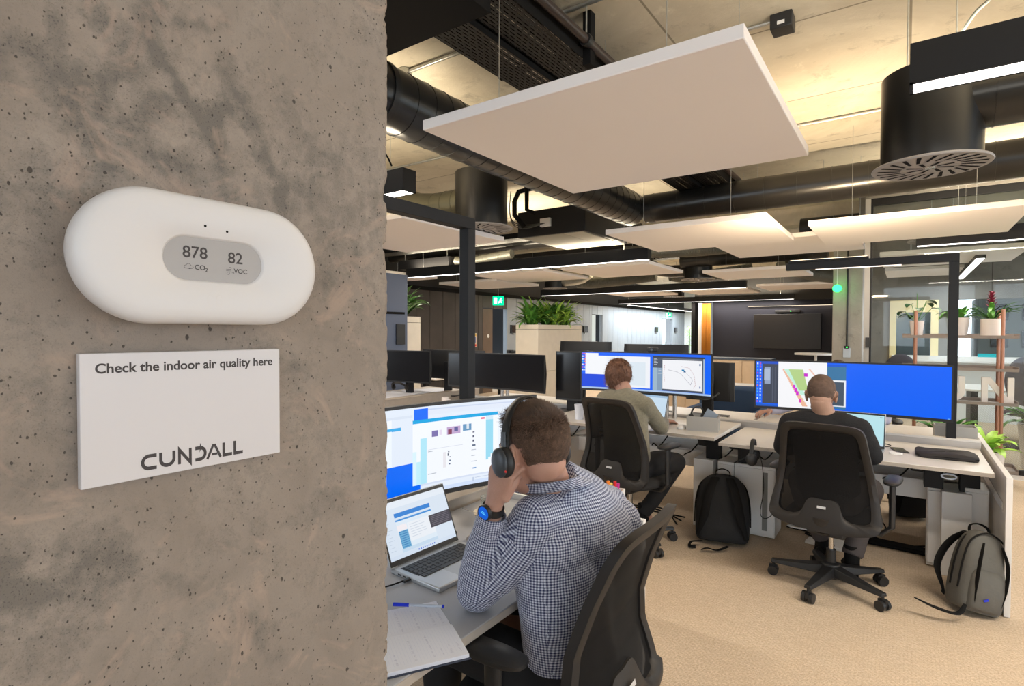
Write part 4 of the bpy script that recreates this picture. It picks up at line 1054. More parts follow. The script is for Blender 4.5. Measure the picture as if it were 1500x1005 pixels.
# ---------------------------------------------------------------- desks
def desk(loc, rz, W, D, h, label, group='white sit-stand desks', g=None, legs=True):
    """front edge at local y=0, desk extends to +y; x centred"""
    t = thing('desk', label, 'desk', loc, rz, group)
    MB().bb(-W/2, W/2, 0, D, h-.025, h).build('tabletop', g or M_DESKW, t, bevel=.003)
    e = MB(); e.bb(-W/2, W/2, -.0015, .0, h-.024, h-.002); e.build('front_edge', M_BEAM, t, smooth=False)
    f = MB(); f.bb(-W/2+.1, W/2-.1, .28, .32, h-.075, h-.028); f.bb(-W/2+.1, W/2-.1, .56, .60, h-.075, h-.028)
    f.build('frame', M_BLACK, t)
    if legs:
        for sx in (-W/2+.22, W/2-.22):
            lg_ = MB().bb(sx-.035, sx+.035, .40, .48, .03, h-.05).build('leg', M_BLACK, t)
            MB().bb(sx-.05, sx+.05, .12, .70, 0, .03).build('foot', M_BLACK, lg_, bevel=.004)
    return t
HD = .735
desk((-.33, 4.08, 0), 0, 1.50, .80, HD, 'white desk at the right end of the bench, where the man in black sits', legs=False)
desk((-1.86, 4.08, 0), 0, 1.50, .80, HD+.03, 'white desk where the man in the sweater sits, raised slightly higher', legs=False)
desk((-3.40, 4.08, 0), 0, 1.50, .80, HD, 'white desk with papers left of the sweater man', legs=False)
desk((-.33, 5.78, 0), PI, 1.50, .80, HD, 'white desk opposite the man in black, with a grey storage box', legs=False)
desk((-1.86, 5.78, 0), PI, 1.50, .80, HD, 'white desk opposite the sweater man', legs=False)
desk((-3.40, 5.78, 0), PI, 1.50, .80, HD, 'white desk opposite the empty desk on the left', legs=False)
# spine, white leg panels and rails of the bench
sp_ = thing('bench_frame', 'white steel frame and leg panels under the row of desks', 'desk frame', (-1.9, 4.93, 0))
MB().bb(-2.25, 2.25, -.28, -.22, .40, .53).build('front_beam', M_STEELW, sp_, bevel=.003); MB().bb(-2.25, 2.25, .22, .28, .40, .53).build('rear_beam', M_STEELW, sp_, bevel=.003)
MB().bb(-2.25, 2.25, -.21, .21, .41, .415).build('cable_shelf', M_STEELW, sp_, smooth=False)
for xx in (-2.2, -.72, .6, 2.15): MB().bb(xx-.05, xx+.10, -.55, .55, 0, .53).build('leg_panel', M_STEELW, sp_, bevel=.004)
cc = MB(); rnd = random.Random(3)
for k in range(14):
    x_ = -1.9+k*.28; cc.tube([(x_, -.18, .43), (x_+.06, -.3, .47+rnd.uniform(0, .1)), (x_+.14, -.36, .55), (x_+.22, -.35, .66)], .005, 6)
tag(cc.build('cable_bundle', M_BLACKM, sp_), None, kind='stuff')
for i, (xx, lb) in enumerate(((-.98, 'left of the pedestal with the hanging headset'), (-1.22, 'under the corner of the raised desk'), (.16, 'under the right desk beside the laptop sleeve'), (.34, 'at the right end under the last desk'))):
    mt_ = thing('lifting_column', 'black square desk lifting column ' + lb, 'desk leg', (xx, 4.48, .53), 0, 'black lifting columns')
    MB().bb(-.05, .05, -.05, .05, 0, .17).build('sleeve', M_BLACK, mt_, bevel=.004); MB().bb(-.075, .075, -.2, .2, .17, .176).build('top_plate', M_BLACK, mt_)
    MB().bb(-.12, -.05, -.03, .05, .09, .165).build('motor', M_BLKPL, mt_, bevel=.01)
# pedestals
def pedestal(x0, x1, y0, y1, h, label, louvre=False):
    t = thing('white_pedestal', label, 'cabinet', ((x0+x1)/2, (y0+y1)/2, 0), 0, 'white steel pedestals')
    a, b_ = (x1-x0)/2, (y1-y0)/2
    MB().bb(-a, a, -b_, b_, 0.01, h).build('body', M_STEELW, t, bevel=.004)
    MB().bb(-a+.006, a-.006, -b_-.012, -b_, .03, h-.02).build('front_panel', M_STEELW, t, bevel=.002)
    if louvre:
        MB().bb(a*.40, a*.66, -b_-.014, -b_-.012, .06, h-.04).build('louvre_strip', mat('louvre_grey', (.22, .22, .21), .5), t, smooth=False)
    return t
pedestal(-1.17, -1.05, 4.40, 4.62, .53, 'narrow white cabinet behind the black backpack')
pedestal(-1.045, -.76, 4.40, 4.66, .53, 'white cabinet with a grey louvre strip beside the black backpack', True)
pedestal(.13, .31, 4.50, 4.66, .52, 'white cabinet left of the grey backpack')
pedestal(.315, .43, 4.42, 4.66, .56, 'slim white cabinet behind the grey backpack at the end panel')
dr = thing('divider_rail', 'pale rail running along the middle of the bench of desks', 'divider', (-1.87, 4.93, .715))
MB().bb(-2.30, 2.30, -.03, .03, 0, .06).build('rail', M_DESKG, dr, bevel=.003); MB().bb(-2.30, 2.30, -.032, .032, .06, .075).build('cap', M_DESKW, dr, bevel=.002)
ep = thing('end_panel', 'white end panel closing the right end of the bench beside the grey backpack', 'panel', (.463, 4.75, 0))
MB().bb(-.014, .014, -.83, .83, 0.004, .752).build('board', M_DESKW, ep, bevel=.002)
MB().bb(-.02, -.015, -.75, .5, .55, .60).build('rail', M_CHROME, ep)
# goalposts
def goal(P, label, s=.05, hang=None):
    c = Vector(P[0]); t = thing('desk_goalpost', label, 'frame', tuple(c), 0, 'black desk goalposts')
    for i, (a, b_) in enumerate(zip(P, P[1:])):
        a = Vector(a)-c; b_ = Vector(b_)-c; lo = Vector([min(a[k], b_[k])-s/2 for k in range(3)]); hi = Vector([max(a[k], b_[k])+s/2 for k in range(3)])
        if i == 0 or i == len(P)-2:
            hi.z -= s*.0
        if abs(a.z-b_.z) < .01: lo.z += 0
        MB().bb(lo.x, hi.x, lo.y, hi.y, max(lo.z, 0) if abs(a.z-b_.z) > .01 else lo.z, hi.z-(s if abs(a.z-b_.z) > .01 else 0)).build('post' if abs(a.z-b_.z) > .01 else 'cross_bar', M_BLACK, t, bevel=.002)
    return t
goal([(.27, 4.93, .79), (.27, 4.93, 2.04), (-3.9, 4.93, 2.04), (-3.9, 4.93, .79)], 'black goalpost frame standing on the far bench of desks') if False else None
g2 = thing('desk_goalpost', 'black goalpost frame standing on the divider of the far bench', 'frame', (.27, 4.93, .79), 0, 'black desk goalposts')
MB().bb(-.028, .028, -.028, .028, 0, 1.23).build('post', M_BLACK, g2, bevel=.002)
MB().bb(-1.06, .028, -.028, .028, 1.23, 1.286).build('cross_bar', M_BLACK, g2, bevel=.002)
MB().bb(-.85, -.30, -.012, .012, 1.225, 1.23).build('light_strip', emis('soft_strip', (1, .85, .75), 1.6), g2, smooth=False)
up_ = thing('uplighter', 'slim black uplighter lying on top of the right goalpost bar, lighting the panel above', 'light', (-.50, 4.93, 2.077))
MB().bb(-.27, .27, -.024, .024, 0, .018).build('housing', M_BLACK, up_, bevel=.002); MB().bb(-.26, .26, -.018, .018, .018, .021).build('diffuser', emis('warm_diff', (1, .8, .55), 3), up_)
area((-.50, 4.935, 2.102), .52, .03, 48, (1, .76, .48), (PI-R(42), 0, 0))

# near bench: desks face +X
NX = -.92
desk((NX, 1.30, 0), PI/2, 1.66, .70, .73, 'grey desk in the foreground where the man in the checked shirt sits', g=mat('grey_desk_top', (.36, .37, .40), .38), legs=False)
tbm = thing('divider_rail', 'pale oak rail behind the foreground monitor', 'divider', (-1.70, 1.30, .66))
MB().bb(-.05, .05, -.83, .83, 0, .10).build('rail', M_BEAM, tbm, bevel=.003); MB().bb(-.06, .06, -.83, .83, .10, .11).build('cap', M_BEAM, tbm, bevel=.002)
ep2 = thing('end_panel', 'white end panel of the foreground bench behind the mesh chair', 'panel', (-1.66, 2.155, 0))
MB().bb(-.80, .80, -.0125, .0125, .004, .752).build('board', M_DESKW, ep2, bevel=.002)
MB().bb(.68, .78, -.018, -.013, .05, .70).build('inner_strip', M_GREY, ep2)
fb = thing('bench_frame', 'grey steel frame carrying the foreground desk', 'desk frame', (-1.35, 1.30, 0))
MB().bb(-.03, .03, -.75, .75, .55, .65).build('beam', M_GREY, fb, bevel=.003)
for sy in (-.6, .6): MB().bb(-.04, .04, sy-.04, sy+.04, .02, .70).build('leg', M_GREY, fb, bevel=.003); MB().bb(-.32, .32, sy-.035, sy+.035, 0, .02).build('foot', M_GREY, fb, bevel=.003)
MB().bb(-.25, .25, -.70, .70, .65, .704).build('top_rail', M_BLACK, fb, bevel=.003)
desk((-2.55, 1.30, 0), -PI/2, 1.66, .80, .73, 'white desk opposite the checked-shirt man, hidden behind his monitor', legs=True)
g1 = thing('desk_goalpost', 'tall black post with a bar on top behind the foreground monitor', 'frame', (-1.77, 2.11, .73), 0, 'black desk goalposts')
MB().bb(-.028, .028, -.028, .028, .04, 1.295).build('post', M_BLACK, g1, bevel=.002); MB().bb(-.028, .028, -1.7, .028, 1.295, 1.35).build('cross_bar', M_BLACK, g1, bevel=.002)
# far-left bench
desk((-4.61, 4.5, 0), PI/2, 2.2, .8, .76, 'pale-edged desk at the left with papers, beyond the foreground monitor', legs=True, g=M_DESKG)
desk((-6.3, 8.0, 0), PI/2, 2.6, .8, .74, 'desk far behind the black monitors at the left', legs=True)

# ---------------------------------------------------------------- monitors
def monitor(loc, rz, W, H, label, rects=None, base=(0, 90, 255), z=.93, br=1., stand='arm', deskz=.735, radius=1.9, tilt=0, cuts=24, gap=.0, armx=0., name='monitor', col=None):
    """local: screen faces -Y; z bottom of panel above floor"""
    t = thing(name, label, 'monitor', (loc[0], loc[1], deskz), rz, 'wide curved monitors')
    zz = z-deskz; e = .012
    nseg = 16; b = MB(); V = []; F = []
    def pt(u, v, d): 
        a = (u-.5)*(W+2*e)/radius; return (math.sin(a)*(radius), -radius*(1-math.cos(a))+radius*0+d, zz-e*1.6+v*(H+e*2.6))
    rings = []
    for i in range(nseg+1):
        u = i/nseg; dpt = .035 if 0 < i < nseg else .018
        rings.append([pt(u, 0, 0), pt(u, 1, 0), pt(u, 1, dpt*.6), pt(u, .5, dpt+.02), pt(u, 0, dpt)])
    V = [p for r in rings for p in r]
    for i in range(nseg):
        for k in range(5): F.append((i*5+k, i*5+(k+1) % 5, (i+1)*5+(k+1) % 5, (i+1)*5+k))
    F.append((0, 1, 2, 3, 4)); F.append(tuple(nseg*5+k for k in (4, 3, 2, 1, 0)))
    b.add(V, F); b.build('housing', M_BLKPL, t, ang=30)
    if rects is not None: screen('display', W, H, rects, base, t, radius, -.0015, zz+H/2, br, cuts)
    else:
        g = MB(); V = []; 
        for i in range(17):
            a = (i/16-.5)*W/radius; V += [(math.sin(a)*radius, -radius*(1-math.cos(a))-.0015, zz), (math.sin(a)*radius, -radius*(1-math.cos(a))-.0015, zz+H)]
        g.add(V, [(2*i, 2*i+2, 2*i+3, 2*i+1) for i in range(16)]); g.build('display', M_OFF, t)
    if stand == 'arm':
        MB().cyl((armx-.03, .13, 0), (armx-.03, .13, zz+.15), .018).build('arm_post', M_CHROME, t); MB().cyl((armx+.04, .13, 0), (armx+.04, .13, zz+.12), .018).build('arm_post', M_CHROME, t)
        MB().bb(armx-.08, armx+.09, .03, .15, zz+.12, zz+.20).build('bracket', M_BLKPL, t, bevel=.008)
        MB().lathe([(.001, 0), (.055, 0), (.055, .012), (.001, .012)], (armx, .13, .0), n=24).build('clamp', M_BLKPL, t)
    else:
        MB().bb(-.05, .05, .04, .09, .01, zz+.2).build('neck', col or M_BLACK, t, bevel=.01); MB().bb(-.17, .17, -.06, .16, 0, .012).build('foot', col or M_BLACK, t, bevel=.004)
    return t
W_ = (250, 252, 255); LG = (225, 232, 242); BLU = (0, 102, 255); DK = (62, 68, 82); SKY = (0, 165, 225)
def icons(r, u0, v0, n, m, du=.018, dv=.075, sz=(.009, .04)):
    rnd = random.Random(n*7+m); cs = [(190, 210, 240), (200, 80, 170), (90, 190, 230), (230, 240, 250), (240, 120, 80)]
    for i in range(n):
        for j in range(m): r.append((u0+i*du, v0+j*dv, u0+i*du+sz[0], v0+j*dv+sz[1], rnd.choice(cs)))
def textlines(r, u0, v0, u1, n, dv, c=(170, 178, 190), h=.008, seed=1):
    rnd = random.Random(seed)
    for i in range(n): r.append((u0, v0+i*dv, u0+(u1-u0)*rnd.uniform(.4, 1), v0+i*dv+h, c))
# monitor A (sweater man)
r = [(.0, .955, 1, 1, (175, 200, 235)), (.03, .02, .135, .62, W_), (.135, .09, .545, .10, W_), (.03, .09, .545, .62, W_), (.2, .1, .545, .965, (244, 247, 252)), (.40, .24, .50, .88, (228, 238, 246))]
r = [(.0, .955, 1, 1, (175, 200, 235)), (.03, .02, .135, .60, W_), (.03, .09, .545, .60, W_), (.20, .09, .545, .92, (244, 247, 252)), (.39, .24, .51, .86, (226, 237, 246)), (.0, .60, .20, .955, (10, 70, 225))]
icons(r, .004, .02, 2, 7)
r += [(.565, .06, .955, .95, (76, 84, 100)), (.64, .15, .935, .90, (247, 248, 252)), (.565, .36, .60, .95, (160, 185, 205)), (.60, .36, .638, .95, (135, 160, 185)), (.565, .06, .955, .10, (50, 58, 78)), (.64, .11, .93, .13, (120, 126, 140)), (.955, .06, 1, .955, BLU), (.943, .10, .955, .95, (170, 190, 215))]
for u, v, w, h in ((.575, .12, .02, .012), (.575, .15, .028, .012), (.575, .19, .018, .012), (.575, .23, .03, .012), (.575, .27, .024, .012), (.61, .42, .02, .014), (.605, .5, .026, .014), (.612, .38, .016, .014)): r.append((u, v, u+w, v+h, (205, 212, 222)))
def poly_line(r, pts, c, t=.0035, tv=.010):
    for (a, b_), (c_, d) in zip(pts, pts[1:]):
        n = max(2, int(max(abs(c_-a)/.004, abs(d-b_)/.012)))
        for k in range(n):
            u = a+(c_-a)*k/n; v = b_+(d-b_)*k/n; r.append((round(u, 3), round(v, 2), round(u, 3)+t, round(v, 2)+tv, c))
poly_line(r, [(.655, .28), (.648, .5), (.655, .7)], (200, 150, 160)); poly_line(r, [(.68, .40), (.75, .44), (.78, .50), (.85, .75), (.865, .62), (.80, .40)], (150, 150, 165)); poly_line(r, [(.78, .30), (.84, .33), (.875, .5), (.885, .75), (.87, .84)], (205, 175, 180))
r += [(.785, .38, .805, .42, (20, 130, 190)), (.80, .42, .815, .45, (40, 100, 150)), (.915, .22, .925, .27, (30, 90, 150)), (.915, .78, .925, .83, (130, 150, 190))]
monitor((-1.875, 4.66), 0, 1.19, .335, 'lit ultrawide monitor in front of the sweater man, showing a drawing on white', r, BLU, z=1.0, stand='arm', br=.95, radius=3.2, armx=.19)
# monitor B (man in black)
r = [(.0, .955, .13, 1, (20, 90, 200))]; icons(r, .006, .03, 2, 13, .016, .071, (.008, .036))
r += [(.03, .0, .13, .055, (30, 80, 200)), (.038, .055, .13, .935, (62, 68, 84)), (.13, .0, .40, 1, (252, 252, 255)), (.40, .03, .50, .97, (60, 120, 165)), (.40, .03, .50, .075, (20, 90, 215)), (.40, .36, .50, .92, (240, 243, 248)), (.415, .40, .49, .90, (72, 86, 102)), (.44, .63, .46, .65, (210, 215, 220)), (.05, .12, .085, .50, (150, 165, 195)), (.048, .16, .082, .42, (175, 190, 215)), (.095, .12, .10, .9, (84, 92, 110)), (.11, .12, .113, .9, (84, 92, 110))]
def band(r, uvL, uvR, v0, v1, c, n=26):
    for k in range(n):
        t0 = k/n; v = v0+(v1-v0)*t0; a = uvL[0]+(uvL[1]-uvL[0])*t0; b_ = uvR[0]+(uvR[1]-uvR[0])*t0
        r.append((round(a, 4), v, round(b_, 4), v0+(v1-v0)*(k+1)/n, c))
band(r, (.155, .27), (.165, .30), .16, .96, (244, 190, 160)); band(r, (.165, .26), (.195, .29), .16, .72, (200, 245, 225)); band(r, (.19, .25), (.27, .30), .16, .62, (185, 215, 140)); band(r, (.30, .40), (.31, .41), .14, .6, (246, 200, 180))
r += [(.275, .24, .295, .31, (205, 30, 210)), (.215, .50, .225, .58, (215, 40, 215)), (.222, .56, .236, .66, (215, 40, 215)), (.232, .64, .246, .73, (215, 40, 215)), (.25, .80, .26, .88, (230, 60, 190))]
r.append((.985, .985, .995, 1, (120, 190, 255)))
monitor((-.345, 4.66), 0, 1.20, .345, 'lit ultrawide monitor in front of the man in black, mostly plain bright blue', r, (0, 100, 255), z=.955, stand='none' if False else 'arm', br=.95, radius=3.2)
# near monitor
r = [(.0, .0, .395, .62, (228, 236, 248)), (.0, .10, .42, .70, (240, 244, 252)), (.0, .20, .455, .235, (60, 170, 230)), (.0, .23, .42, .62, (236, 244, 252))]
r += [(.40, .08, .50, .11, (215, 225, 240)), (.505, .02, .56, .16, (0, 105, 245)), (.40, .62, .53, 1, (0, 105, 245)),
      (.56, .02, 1, .10, (222, 230, 244)), (.50, .145, .845, .185, SKY), (.56, .03, 1, .045, (200, 212, 235)),
      (.50, .185, .845, .88, (241, 245, 252)), (.845, .13, 1, .90, (232, 240, 250)), (.845, .17, 1, .195, (190, 205, 230)), (.53, .36, .555, .88, (175, 228, 245)), (.515, .62, .53, .88, (190, 235, 248)), (.50, .50, .515, .88, (215, 240, 250)),
      (.555, .24, .735, .85, (240, 244, 251)), (.56, .50, .70, .505, (205, 210, 225)), (.575, .29, .60, .36, (120, 110, 170)), (.605, .29, .615, .35, (225, 215, 235)), (.635, .27, .69, .36, (190, 165, 205)), (.64, .30, .655, .36, (130, 60, 90)), (.665, .28, .68, .33, (95, 95, 150)), (.70, .26, .735, .34, (100, 150, 190)), (.715, .26, .725, .32, (215, 225, 235)),
      (.775, .20, .79, .222, (235, 95, 130)), (.795, .235, .825, .66, (150, 215, 238)), (.795, .19, .825, .235, (205, 230, 245)), (.795, .66, .815, .70, (150, 215, 238)), (.795, .70, .805, .73, (150, 215, 238)),
      (.74, .36, .748, .375, (90, 95, 120)), (.74, .41, .747, .43, (80, 85, 110)), (.74, .46, .747, .485, (80, 85, 110)), (.738, .52, .752, .54, (90, 105, 130)), (.74, .80, .755, .815, (100, 150, 200)),
      (.640, .55, .645, .57, (70, 80, 100)), (.638, .58, .642, .61, (70, 80, 100)), (.645, .62, .650, .63, (60, 80, 120)), (.645, .66, .650, .675, (60, 80, 120)), (.643, .70, .649, .715, (60, 80, 120)), (.62, .56, .632, .74, (228, 226, 232)),
      (.53, .88, 1, .90, (210, 220, 240)), (.75, .925, 1, .93, (170, 185, 215)), (.53, .955, 1, 1, (205, 220, 245)), (.74, .92, .745, .97, (185, 200, 225))]
textlines(r, .85, .21, .94, 5, .03, seed=5); textlines(r, .855, .35, .9, 6, .035, seed=8); textlines(r, .85, .56, .92, 3, .03, (120, 128, 145), seed=11); textlines(r, .735, .58, .77, 3, .07, seed=4); textlines(r, .56, .52, .6, 2, .26, seed=14)
nm = monitor((-1.50, 1.47), R(81+180-90), 1.17, .335, 'foreground curved monitor full of white windows, in front of the checked-shirt man', r, (225, 234, 247), z=.90, stand='neck', deskz=.73, radius=1.8, br=1.05)
nm.rotation_euler = (0, 0, R(90-9))
# switched-off monitors along the same bench and beyond
def offmon(x, y, rz, W, H, z, label, stand='arm', rad=3.): return monitor((x, y), rz, W, H, label, None, z=z, stand=stand, radius=rad)
offmon(-3.47, 4.62, 0, 1.24, .345, .94, 'switched-off ultrawide monitor on the desk left of the sweater man')
offmon(-4.95, 4.75, R(8), .72, .36, .92, 'switched-off monitor at the far left beside the near column', 'neck')
for i, (x, w_, z_, lb) in enumerate(((-4.62, .95, .95, 'seen from behind, left of the switched-off ultrawide'), (-2.78, .62, 1.08, 'black, rising left behind the lit screen of the sweater man'), (-2.02, .62, 1.06, 'black, rising above the middle of the lit screen'), (-1.50, .42, .90, 'black, standing right of the lit screen of the sweater man'))):
    mo = offmon(x, 5.2+.05*i, PI+R([4, -6, 5, 0][i]), w_, .33, z_, 'monitor of the opposite desks ' + lb, 'neck')
offmon(-2.685, 4.745, 0, .27, .45, .87, 'tall narrow black monitor directly left of the lit screen of the sweater man', 'neck')
rl2 = thing('divider_rail', 'thick pale rail along the near edge of the left desk with papers', 'divider', (-4.545, 4.5, .60))
MB().bb(-.05, .05, -1.1, 1.1, 0, .185).build('rail', M_BEAM, rl2, bevel=.003); MB().bb(-.055, .055, -1.1, 1.1, .185, .195).build('cap', M_BEAM, rl2, bevel=.002)
wc = thing('webcam', 'small black webcam on top of the switched-off ultrawide monitor', 'camera', (-3.33, 4.67, 1.30))
MB().bb(-.045, .045, -.02, .03, 0, .035).build('body', M_BLKPL, wc, bevel=.008); MB().lathe([(.001, 0), (.012, 0), (.012, .006)], (0, -.026, .018), axis='y', n=16).build('lens', M_OFF, wc)
wc2 = dup(wc, (-1.80, 4.66, 1.352), 0, 'small black webcam on top of the lit monitor of the sweater man')

# ---------------------------------------------------------------- laptops
def laptop(loc, rz, W, D, label, rects, base, ang=R(112), hinge=None, body=None, logo=True):
    """local: hinge along x at y=0; base towards -y; screen faces -y"""
    t = thing('laptop', label, 'laptop', loc, rz)
    bm = body or mat('laptop_silver', (.50, .52, .54), .35, .6)
    bs = MB().bb(-W/2, W/2, -D, .0, 0, .016).build('base', bm, t, bevel=.004)
    MB().bb(-W/2+.02, W/2-.02, -D*.50, -.025, .016, .0168).build('keyboard_well', M_BLKPL, bs, smooth=False)
    kb = MB(); 
    for j in range(5):
        n = 14; cw = (W-.05)/n
        for i in range(n):
            x = -W/2+.025+cw*i; y_ = -.03-(D*.46)*(j+1)/5
            if j == 4 and 4 <= i <= 8:
                if i == 4: kb.bb(x+.0012, x+cw*5-.0012, y_+.001, y_+D*.46/5-.0015, .0168, .0185)
                continue
            kb.bb(x+.0012, x+cw-.0012, y_+.001, y_+D*.46/5-.0015, .0168, .0185)
    kb.build('key', M_BLKPL, bs, smooth=False); bs.children[-1]['label'] = 'black keys'
    MB().bb(-.055, .055, -D+.012, -D*.56, .016, .0163).build('touchpad', mat('touchpad_silver', (.42, .44, .46), .4, .5), bs, smooth=False)
    pr = MB()
    for yy in (-.05, -.075, -.10): pr.bb(-W/2-.0004, -W/2+.002, yy, yy+.014, .005, .010)
    pr.build('port', M_BLKPL, bs)
    lid = bpy.data.objects.new('lid', None); 
    H = D*.98
    # lid geometry built upright then tilted back by (ang-90)
    rt = Matrix.Translation((0, .0, .012)) @ Matrix.Rotation(-(ang-PI/2), 4, 'X')
    lb = MB(); lb.xf = rt; lb.bb(-W/2, W/2, 0, .006, 0, H); lo = lb.build('lid', bm, t, bevel=.002)
    bz = MB(); bz.xf = rt; bz.bb(-W/2+.002, W/2-.002, -.0015, .0, .004, H-.003); bz.build('bezel', M_BLKPL, lo, smooth=False)
    s_ = screen('display', W-.016, H-.034, rects, base, lo, None, 0, 0, .95); s_.matrix_local = rt @ Matrix.Translation((0, -.002, .004+.016+(H-.034)/2))
    hb_ = MB(); hb_.xf = rt; hb_.cyl((-W/2+.03, .003, -.002), (W/2-.03, .003, -.002), .006, n=12); hb_.build('hinge', M_BLKPL, t)
    return t
r = [(0, 0, 1, .12, (232, 240, 250)), (0, .93, 1, 1, (215, 228, 245)), (.18, .24, .72, .86, (225, 238, 250)), (.18, .22, .72, .30, (40, 130, 215)), (.18, .34, .72, .37, (60, 145, 220)), (.18, .31, .72, .34, (215, 230, 245)), (.18, .44, .32, .54, (245, 240, 245)), (.19, .55, .32, .86, (110, 175, 215)), (.33, .44, .72, .78, (238, 243, 250)), (.66, .45, 1, .68, (66, 62, 74)), (.18, .86, .72, .92, (200, 222, 242))]
for k in range(8): r.append((.19, .56+.038*k, .31, .575+.038*k, (60, 130, 190)))
for k in range(6): r.append((.69, .48+.032*k, .97, .487+.032*k, (120, 116, 128)))
textlines(r, .36, .48, .66, 6, .045, (205, 215, 230), .01, 3); textlines(r, .03, .3, .12, 10, .06, (190, 205, 225), .008, 9)
for k in range(9): r.append((.40+.03*k, .95, .415+.03*k, .975, (60, 110, 220)))
laptop((-1.352, 1.395, .73), PI/2-R(3), .32, .225, 'open silver laptop on the foreground desk beside the concrete column', r, (220, 232, 246), R(113))
laptop((-1.82, 4.62, HD+.03), R(-8), .32, .22, 'small silver laptop on the desk of the man in the sweater', [(0, 0, 1, .1, (150, 185, 220))], (195, 220, 240), R(108))
laptop((-.28, 4.42, HD), R(-4), .36, .24, 'open laptop with a pale cyan page in front of the man in black', [(0, .93, 1, 1, (200, 225, 240)), (.08, .08, .5, .12, (150, 190, 205)), (.93, .05, .97, .07, (90, 110, 120))], (190, 232, 240), R(100))

# ---------------------------------------------------------------- office chair
def sprof(z):  # forward/back profile of the backrest
    P = [(.40, -.26), (.46, -.265), (.54, -.245), (.64, -.215), (.74, -.215), (.86, -.25), (.96, -.29), (1.05, -.335)]
    for (a, b_), (c, d) in zip(P, P[1:]):
        if z <= c: t = max(0, (z-a)/(c-a)); return b_+(d-b_)*t
    return P[-1][1]
def bsurf(x, z, off=0): return (x, sprof(z)+.35*x*x*(1.2 if z > .5 else .6)+off, z)
def catm(P, n=8):
    out = []; m = len(P)
    for i in range(m):
        p0, p1, p2, p3 = (Vector((*P[(i+k) % m], 0)) for k in (-1, 0, 1, 2))
        for k in range(n):
            t = k/n; v = .5*((2*p1)+(p2-p0)*t+(2*p0-5*p1+4*p2-p3)*t*t+(3*p1-p0-3*p2+p3)*t**3); out.append((v.x, v.y))
    return out
def office_chair(label, loc, rz, seatz=.45, arms=True, group='black mesh office chairs', base_rot=0., arm_w=.30):
    t = thing('office_chair', label, 'chair', loc, rz, group)
    F1 = M_GRPL
    st = MB(); 
    for k in range(5):
        a = base_rot+2*PI*k/5; d = Vector((math.cos(a), math.sin(a), 0)); s = Vector((-d.y, d.x, 0)); P = [.03, .12, .24, .325]
        V = []
        for rr, w, z0, z1 in ((.02, .045, .075, .135), (.12, .036, .078, .120), (.24, .028, .078, .105), (.325, .022, .078, .098)):
            for sg, z in ((-1, z0), (1, z0), (1, z1), (-1, z1)): V.append(d*rr+s*(sg*w*(.75 if z == z1 else 1))+Vector((0, 0, z)))
        F = [(i*4+j, i*4+(j+1) % 4, i*4+4+(j+1) % 4, i*4+4+j) for i in range(3) for j in range(4)]+[(3, 2, 1, 0), (12, 13, 14, 15)]
        st.add(V, F)
    st.lathe([(.001, .055), (.045, .055), (.05, .14), (.03, .15), (.001, .15)], n=24)
    so = st.build('star_base', M_BLKPL, t, bevel=.004)
    for k in range(5):
        a = base_rot+2*PI*k/5; d = Vector((math.cos(a), math.sin(a), 0)); c = MB(); p = d*.315; s = Vector((-d.y, d.x, 0))
        rm = Matrix(((s.x, d.x, 0), (s.y, d.y, 0), (0, 0, 1)))
        for o_ in (-.020, .020):
            q = p+s*o_; c.tube([q-s*.010+Vector((0, 0, .029)), q+s*.010+Vector((0, 0, .029))], .029, 20)
        c.box(p+Vector((0, 0, .045)), (.018, .045, .035), rm); c.cyl(p+Vector((0, 0, .05)), p+Vector((0, 0, .085)), .008, n=10)
        c.build('caster', M_BLKPL, so, ang=40)
    MB().cyl((0, 0, .14), (0, 0, seatz-.20), .026).build('gas_lift', M_BLKPL, t); MB().cyl((0, 0, seatz-.21), (0, 0, seatz-.06), .014).build('piston', M_CHROME, t)
    MB().bb(-.10, .10, -.16, .12, seatz-.085, seatz-.035).build('mechanism', M_BLKPL, t, bevel=.015)
    # seat cushion
    sb = MB(); rings = []
    def so_(f, z): 
        out = []
        for k in range(32):
            a = 2*PI*k/32; c, s_ = math.cos(a), math.sin(a); e = .55
            out.append((math.copysign(abs(c)**e, c)*.245*f, .02+math.copysign(abs(s_)**e, s_)*.235*f+0, z))
        return out
    R_ = [so_(.88, seatz-.04), so_(.98, seatz-.03), so_(1.0, seatz-.005), so_(.96, seatz+.018), so_(.80, seatz+.026), so_(.4, seatz+.022), so_(.02, seatz+.02)]
    V = [p for q in R_ for p in q]; F = [(i*32+k, i*32+(k+1) % 32, (i+1)*32+(k+1) % 32, (i+1)*32+k) for i in range(6) for k in range(32)]+[tuple(range(31, -1, -1))]
    sb.add(V, F).build('seat', mat('seat_fabric', (.018, .017, .017), .9), t, ang=60)
    # back frame
    dz = seatz-.45
    half_o = [(0, 1.045), (.12, 1.043), (.185, 1.03), (.210, .992), (.222, .90), (.243, .76), (.262, .64), (.280, .54), (.282, .495), (.252, .458), (.17, .436), (.08, .427)]
    half_i = [(0, 1.002), (.11, 1.0), (.158, .988), (.175, .958), (.187, .88), (.204, .76), (.219, .66), (.233, .565), (.226, .512), (.160, .500), (.108, .522), (.072, .594), ]
    def full(h, bot): 
        r_ = h[1:]+([bot] if bot else []); l = [(-x, z) for x, z in reversed(h[1:])]
        return [h[0]]+r_+l
    O = full(half_o, (0, .425)); I = full(half_i, (0, .600))
    n_ = min(len(O), len(I)); 
    O2 = catm(O, 5); I2 = catm(I, 5)
    m_ = len(O2); assert len(I2) == m_
    fr_ = MB(); V = []
